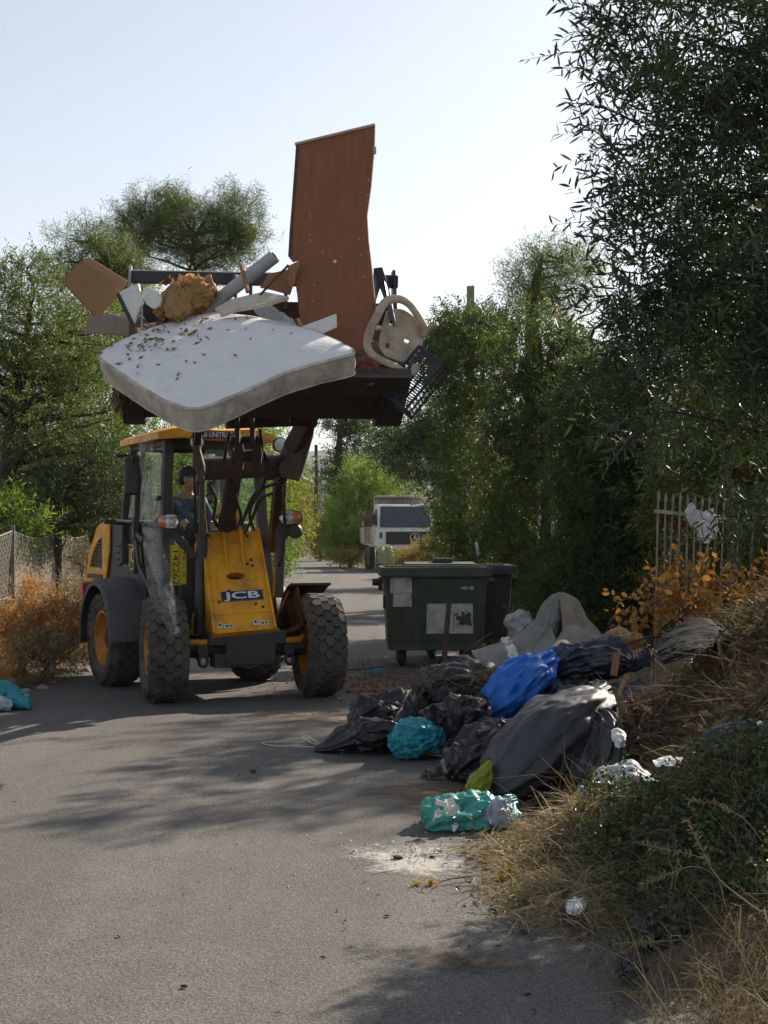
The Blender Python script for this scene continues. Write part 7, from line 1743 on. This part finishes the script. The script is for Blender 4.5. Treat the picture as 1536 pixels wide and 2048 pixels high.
# ------------------------------------------------------------------ heaps of cuttings, dry grass, litter
rg7 = np.random.default_rng(123)
def scatter(n, x0, x1, y0, y1, fn=None):
    out = np.zeros((0, 3))
    while len(out) < n:
        x = rg7.uniform(x0, x1, n*2); y = rg7.uniform(y0, y1, n*2); k = np.ones(len(x), bool) if fn is None else (rg7.random(len(x)) < fn(x, y))
        out = np.concatenate([out, np.stack([x[k], y[k], H(x[k], y[k])], -1)])
    return out[:n]
def hp(i, x, y, k=1.0):
    hx, hy, sx, sy, hh = HEAPS[i]; return np.clip(np.exp(-(((x - hx)/sx)**2 + ((y - hy)/sy)**2)*.55)*k, 0, 1)
def lay(p, seed, tilt=.15, mess=.55):
    a = 2.2*np.sin(p[:, 0]*5.3 + seed) + 2.0*np.sin(p[:, 1]*4.7 + 1.7*seed) + 1.2*np.sin(p[:, 0]*11 - p[:, 1]*9)
    base = np.stack([np.cos(a), np.sin(a), 0*a + tilt], -1)
    return base + rg7.normal(size=p.shape)*np.array([1, 1, .45])*mess
# brush heap, brown straw
p = scatter(26000, 1.5, 4.6, 7.0, 11.4, lambda x, y: np.maximum(hp(0, x, y, 1.6), hp(3, x, y, 1.2)))
p[:, 2] += np.abs(rg7.normal(size=len(p)))*.045
d = lay(p, 1.0, .12, .7)
V, Fc = blades(rg7, p, d, .05 + .20*rg7.random(len(p))**2, .0032 + .006*rg7.random(len(p))**1.5, 1.0, .5)
p2 = scatter(15000, 1.4, 4.6, 7.2, 11.2, lambda x, y: np.maximum(hp(0, x, y, 1.6), hp(3, x, y)))
p2[:, 2] += np.abs(rg7.normal(size=len(p2)))*.05
V2, F2 = leaf_quads(p2, rg7.normal(size=p2.shape)*np.array([1, 1, .5]), .04 + .09*rg7.random(len(p2))**1.5, .014 + .026*rg7.random(len(p2)), rg7, fold=.4)
np_mesh('brush_heap', V, Fc, STRAW_D, kind='stuff')
np_mesh('dead_leaves', V2, F2, leafmat('dead_leaf', [(.15, .10, .06), (.22, .145, .085), (.31, .22, .13), (.10, .072, .045), (.20, .115, .07), (.36, .28, .18)], .3, tint=(1.1, 1, .8)), kind='stuff')
# pale straw at the road edge
p = scatter(15000, .38, 1.75, 5.6, 8.1, lambda x, y: np.maximum(hp(2, x, y, 1.5), np.maximum(hp(6, x, y, 1.0), hp(1, x, y, .5))))
p[:, 2] = np.maximum(p[:, 2], .008) + np.abs(rg7.normal(size=len(p)))*.028
d = lay(p, 2.3, .16, .6)
V, Fc = blades(rg7, p, d, .04 + .20*rg7.random(len(p))**2.5, .0030 + .0065*rg7.random(len(p))**1.5, .7, .6)
ps = scatter(900, .45, 4.0, 5.6, 10.5, lambda x, y: np.maximum(np.maximum(hp(2, x, y, 1.4), hp(0, x, y, 1.3)), hp(3, x, y)))
ps[:, 2] += .02 + np.abs(rg7.normal(size=len(ps)))*.04
Vs, Fs = blades(rg7, ps, rg7.normal(size=ps.shape)*np.array([1, 1, .3]) + np.array([0, 0, .05]), .15 + .35*rg7.random(len(ps)), .005 + .007*rg7.random(len(ps)), .25, .15)
np_mesh('broken_stems', Vs, Fs, leafmat('dry_stem', [(.30, .25, .16), (.20, .155, .095), (.40, .34, .23), (.14, .10, .06)], .1, rough=.8), kind='stuff')
np_mesh('straw_heap', V, Fc, STRAW, kind='stuff')
# green ivy cuttings
def ivyd(x, y): return np.maximum(hp(1, x, y, 2.0)*(x > .95), np.maximum(hp(7, x, y, .8)*(y > 5.4), hp(3, x, y, .5)*(y < 7.4)))
c = scatter(1150, .95, 3.0, 5.3, 7.4, ivyd); c[:, 2] += .03 + np.abs(rg7.normal(size=len(c)))*.05
V, Fc, TW = sprigs(rg7, c, rg7.normal(size=c.shape)*.5 + np.array([-.1, -.4, .5]), 2, .05, .17, 10, .030, .020, .9, .3, .8, False, .25, .0016)
V[:, 2] = np.maximum(V[:, 2], .01)
np_mesh('ivy_cuttings', V, Fc, LF_ivy, kind='stuff'); np_mesh('ivy_stems', TW[0], TW[1], BARK, kind='stuff')
# long pale grass stems through the cuttings and the dry grass at the picture's lower corner
p = scatter(1500, .85, 2.8, 4.4, 7.4); p[:, 2] = np.maximum(p[:, 2], 0) + .02
d = rg7.normal(size=p.shape)*np.array([.8, .6, .3]) + np.array([-.25, -.1, .75])
V, Fc = blades(rg7, p, d, .22 + .3*rg7.random(len(p)), .002 + .002*rg7.random(len(p)), .6, .9)
p2 = scatter(12000, .72, 2.6, 3.9, 6.1, lambda x, y: sstep(.62, 1.15, x + .10*(y - 4.6) + .08*wob(x, y, 3))*(1 - .95*np.exp(-((x - 1.06)/.22)**2 - ((y - 5.3)/.35)**2)))
p2[:, 2] = np.maximum(p2[:, 2], 0)
d2 = rg7.normal(size=p2.shape)*np.array([.8, .8, .45]) + np.array([-.15, -.1, .55])
V2, F2 = blades(rg7, p2, d2, .04 + .17*rg7.random(len(p2)), .0022 + .0042*rg7.random(len(p2))**2, .9, .8)
V, Fc = cat_mesh([(V, Fc), (V2, F2)])
np_mesh('dry_grass', V, Fc, STRAW_D, kind='stuff')
# seed-headed grass stalks that stand out
for k, pts in enumerate((((1500, 1800, 5.6), (1420, 1725, 5.55), (1340, 1700, 5.5), (1285, 1690, 5.48)), ((1480, 1790, 5.6), (1400, 1735, 5.5), (1330, 1750, 5.45), (1290, 1768, 5.42)), ((1536, 1700, 5.8), (1490, 1640, 5.8), (1430, 1608, 5.8), (1380, 1602, 5.8)), ((1530, 1830, 5.2), (1440, 1760, 5.2), (1400, 1690, 5.2), (1375, 1640, 5.2)), ((1360, 1880, 5.3), (1300, 1884, 5.2), (1230, 1886, 5.15)))):
    st = thing('grass_stalk', ('pale arching grass stalk with a drooping seed head, uppermost of the pair', 'pale arching grass stalk curving back down below its twin', 'thin stalk leaning out over the green cuttings', 'tall straight stalk rising through the cuttings', 'yellowish stalk lying across the tattered black bag')[k], 'grass', tuple(P(*pts[0])))
    A = cr([list(P(*p)) for p in pts], 30); b = MB(); b.tube([Vector(a) for a in A], [.0032*(1 - .6*i/29) for i in range(30)], 5); b.build('stem', STRAW, st)
    q = np.repeat(A[14:], 3, 0); V, Fc = leaf_quads(q, np.gradient(A, axis=0)[14:].repeat(3, 0)*20 + rg7.normal(size=q.shape)*.35, np.full(len(q), .030), np.full(len(q), .006), rg7, fold=.3); np_mesh('seed_head', V, Fc, STRAW, st)
# withered orange branch
ob = thing('withered_branch', 'cut branch of withered orange leaves glowing in front of the spiked fence', 'branch', tuple(P(1400, 1290, 11.0)))
c, o = clump_centres(rg7, [BL(1290, 1225, 11.0, 48, 40, .25), BL(1370, 1190, 11.1, 70, 55, .3), BL(1450, 1215, 11.0, 70, 50, .3), BL(1530, 1190, 11.1, 60, 70, .3), BL(1410, 1145, 11.2, 26, 22, .12), BL(1330, 1170, 11.2, 24, 24, .12), BL(1590, 1200, 11.0, 60, 80, .3)], 130, .2)
V, Fc, TW = sprigs(rg7, c, o, 2, .05, .17, 5, .070, .045, .8, .5, .8, True, .12, .0022)
np_mesh('leaves', V, Fc, LF_orange, ob); np_mesh('twigs', TW[0], TW[1], BARK, ob)
b = MB(); base = P(1420, 1290, 11.0)
for i in range(0, len(c), 7): b.tube([base + Vector((rg7.normal()*.3, 0, 0)), (base + Vector(c[i]))/2 + Vector((0, 0, .05)), Vector(c[i])], [.012, .008, .003], 5)
b.build('stems', BARK, ob)
# thistle heads at the front of the straw
for k, (x, y, Y) in enumerate(((1020, 1742, 6.55), (1003, 1758, 6.5), (832, 1772, 6.5), (862, 1766, 6.5))):
    cc = np.array(P(x, y, Y)); n = 70; V, Fc = blades(rg7, np.repeat(cc[None], n, 0), rg7.normal(size=(n, 3)) + np.array([0, -.2, .3]), .02 + .035*rg7.random(n), np.full(n, .004), .3, .2)
    np_mesh('thistle_head', V, Fc, leafmat('golden_thistle', [(.42, .28, .06), (.5, .36, .1), (.34, .2, .05)], .4, tint=(1.1, 1, .7)), label=('golden dried thistle head, upper one on the straw', 'golden dried thistle head, lower one on the straw', 'dried thistle tuft on the asphalt, nearer the road middle', 'dried thistle tuft on the asphalt, nearer the straw')[k], cat='thistle', group='dried thistle heads')
# yellow leaves by the tattered bag
for k, (x, y, Y) in enumerate(((1340, 1880, 5.5), (1310, 1890, 5.45), (1358, 1900, 5.4))):
    cc = np.array(P(x, y, Y)); n = 1; V, Fc = leaf_quads(cc[None] + rg7.normal(size=(n, 3))*.01, rg7.normal(size=(n, 3)), np.full(n, .075), np.full(n, .05), rg7, six=True, fold=.3, droop=.2)
    np_mesh('fig_leaf', V, Fc, leafmat('yellow_dry_leaf', [(.42, .30, .12), (.5, .36, .15)], .4), label='curled yellow leaves lying on the tattered black bag', cat='leaf', group='curled yellow leaves')
# dry grass in the black bag behind the blue one
cc = np.array(P(945, 1362, 11.0)); p = cc + rg7.normal(size=(1600, 3))*np.array([.13, .10, .045]); V, Fc = blades(rg7, p, rg7.normal(size=p.shape)*np.array([1, 1, .5]) + np.array([0, -.2, .1]), .05 + .1*rg7.random(1600), np.full(1600, .004), 1, .4)
np_mesh('dry_clippings', V, Fc, STRAW_D, kind='stuff')
# weeds and dry grass along both verges
def verge(n, side, y0, y1, w, name, mat, L0, L1, W, up=.9, off=0.0):
    y = y0 + (y1 - y0)*rg7.random(n)**1.3; e = road_r(y) if side > 0 else road_l(y)
    x = e + side*(off + w*np.abs(rg7.random(n)))
    p = np.stack([x, y, np.maximum(H(x, y), 0)], -1); sc = np.clip(y/16, 1, 3.2)
    k = (wob(x*.8, y*.8) > -.45); p = p[k]; sc = sc[k]
    d = rg7.normal(size=p.shape)*np.array([.6, .6, .3]) + np.array([0, 0, up])
    V, Fc = blades(rg7, p, d, (L0 + (L1 - L0)*rg7.random(len(p))), W*sc*(.6 + .8*rg7.random(len(p))), .7, .6)
    np_mesh(name, V, Fc, mat, kind='stuff')
verge(16000, -1, 11, 60, 1.5, 'verge_grass', STRAW, .08, .42, .0045)
verge(3500, -1, 14.5, 24, 1.0, 'tall_dry_grass', leafmat('golden_stalk', [(.42, .27, .09), (.34, .20, .06), (.48, .34, .15), (.30, .17, .06)], .4), .35, .95, .0045, off=.15)
verge(9000, -1, 11, 30, 3.0, 'verge_litter', STRAW_D, .05, .2, .006, up=.2, off=-.15)
verge(16000, 1, 12.5, 60, 2.2, 'verge_grass', STRAW, .08, .35, .0045)
verge(5000, 1, 38, 85, 2.0, 'verge_weeds', STRAW, .2, .6, .006, off=.15)
for k, (bl, lf, lab, nc) in enumerate((
    ([BL(75, 1215, 16.6, 55, 50, .3), BL(110, 1255, 16.2, 50, 50, .3), BL(40, 1270, 15.8, 60, 60, .3), BL(-20, 1260, 16, 50, 60, .3)], LF_rust, 'rust-coloured dead bush against the wire fence', 170),
    ([BL(150, 1290, 16.6, 36, 40, .3), BL(90, 1310, 15.6, 60, 36, .3)], STRAW, 'pale dry weeds at the foot of the rust-coloured bush', 120),
    ([BL(170, 1140, 19.5, 26, 60, .3), BL(150, 1220, 18.5, 26, 60, .3)], STRAW, 'tall dry weeds between the fence and the rear wheel', 70),
    ([BL(838, 1112, 52, 36, 16, .8), BL(866, 1100, 51, 20, 22, .7), BL(802, 1120, 53, 24, 8, .7)], leafmat('pale_weed', [(.30, .22, .09), (.36, .26, .10), (.24, .18, .07), (.16, .15, .05)], .4), 'pale golden weeds growing in front of the parked truck', 200),
    ([BL(700, 1114, 70, 22, 12, .8), BL(680, 1118, 74, 20, 9, .8), BL(716, 1108, 72, 14, 16, .6)], leafmat('pale_weed', []) if 'pale_weed' in MATS else STRAW, 'golden dry weeds beside the wheels of the parked truck', 150))):
    Yk = bl[0][1]
    Yk = min(Yk, 30)
    tree('dry_shrub', lab, 'shrub', bl, lf, MATS['dry_twig'], 130 + k, nc, 5, 10, .10*Yk/16, .16*Yk/16, .055*Yk/16, .012*Yk/16, nlimb=30, limb_r=.008, inner=.2, up=.7, twig=.002*Yk/16, group='dry shrubs on the verges')
# pale stones by the verge
ROCK = pbr('pale_stone', (.36, .33, .29), .9, var=.25, vscale=10, bump=.4, bscale=20)
for k, (x, y) in enumerate(((120, 1346), (150, 1338), (96, 1352), (64, 1362), (132, 1330), (160, 1326), (40, 1352), (72, 1340), (106, 1366), (20, 1372), (168, 1344), (84, 1378), (48, 1384), (30, 1340))):
    c = G(x, y); s_ = .035 + .045*random.Random(k).random(); b = MB(); b.ball((c.x, c.y, float(H(c.x, c.y)) + s_*.45), s_, 12, 8, (1.3, .9, .75))
    b.v = [v + (Vector(noise.noise_vector(v*14))*.35*s_) for v in b.v]
    b.build('stone', ROCK, smooth=30, label='pale rough stone lying along the verge in front of the rear wheel', cat='stone', group='pale stones on the verge')
# litter, grit and twigs on the asphalt
n = 900; x = rg7.uniform(-3.6, 1.0, n); y = 4.6 + 13*rg7.random(n)
near_heap = rg7.random(n) < sstep(-1.6, .9, x)*.9 + .06
x = x[near_heap]; y = y[near_heap]
p = np.stack([x, y, np.full(len(x), .012)], -1)
V, Fc = leaf_quads(p, rg7.normal(size=p.shape)*np.array([1, 1, .12]), .012 + .03*rg7.random(len(p)), .006 + .012*rg7.random(len(p)), rg7, fold=.3)
V[:, 2] = np.maximum(V[:, 2], .008)
np_mesh('road_litter', V, Fc, leafmat('litter_bit', [(.05, .035, .022), (.10, .065, .04), (.03, .025, .02), (.16, .11, .07), (.42, .40, .37)], .1), kind='stuff')
n = 3200; cx = np.concatenate([rg7.normal(-.05, .55, 1700), rg7.normal(.75, .18, 1500)]); cy = np.concatenate([rg7.normal(15.6, 1.3, 1700), rg7.uniform(5.6, 11.5, 1500)])
p = np.stack([cx, cy, np.full(n, .012)], -1); p = p[cx < 1.2]
V, Fc = leaf_quads(p, rg7.normal(size=p.shape)*np.array([1, 1, .2]), .02 + .04*rg7.random(len(p)), .010 + .014*rg7.random(len(p)), rg7, fold=.35); V[:, 2] = np.maximum(V[:, 2], .010)
np_mesh('soil_crumbs', V, Fc, leafmat('crumb', [(.11, .055, .032), (.16, .085, .05), (.07, .04, .026), (.2, .14, .09), (.35, .33, .3)], .05), kind='stuff')
n = 420; a = rg7.random(n)*6.283; r_ = np.abs(rg7.normal(size=n))*.34; p = np.stack([.16 + r_*np.cos(a)*.9, 7.08 + r_*np.sin(a)*1.0, np.full(n, .014)], -1); p[:, 0] += .04
V, Fc = leaf_quads(p, rg7.normal(size=p.shape)*np.array([1, 1, .5]), .005 + .016*rg7.random(n)**2, .005 + .016*rg7.random(n)**2, rg7, fold=.5); V[:, 2] = np.maximum(V[:, 2], .011)
np_mesh('powder_crumbs', V, Fc, leafmat('powder_crumb', [(.42, .41, .38), (.5, .49, .46), (.36, .34, .31)], .05), kind='stuff')
for k, (x, y, s_, lab) in enumerate(((795, 1722, .018, 'dark clod lying on the white powder'), (368, 1980, .009, 'small dark clod on the near asphalt'), (1096 - 590, 1548, .016, 'small dark clod in the streaky shade across the road'), (865, 1720, .012, 'crumb of asphalt at the edge of the white powder'))):
    c = G(x, y); b = MB(); b.ball((c.x, c.y, .010 + s_*.5), s_, 10, 7, (1.4, 1, .6)); b.v = [v + (Vector(noise.noise_vector(v*30))*.5*s_) for v in b.v]; b.build('clod', pbr('dark_clod', (.05, .035, .028), .95, var=.3), smooth=30, label=lab, cat='clod', group='clods on the road')
bag('plastic_bag', [(744, 1348, 16.5, 3, .04), (754, 1345, 16.5, 7, .06), (766, 1348, 16.5, 4, .04)], BAGC, 71, amp=.02, freq=4, ground=.012, label='tiny turquoise scrap on the red soil before the green bin', cat='plastic bag')

build_haze()
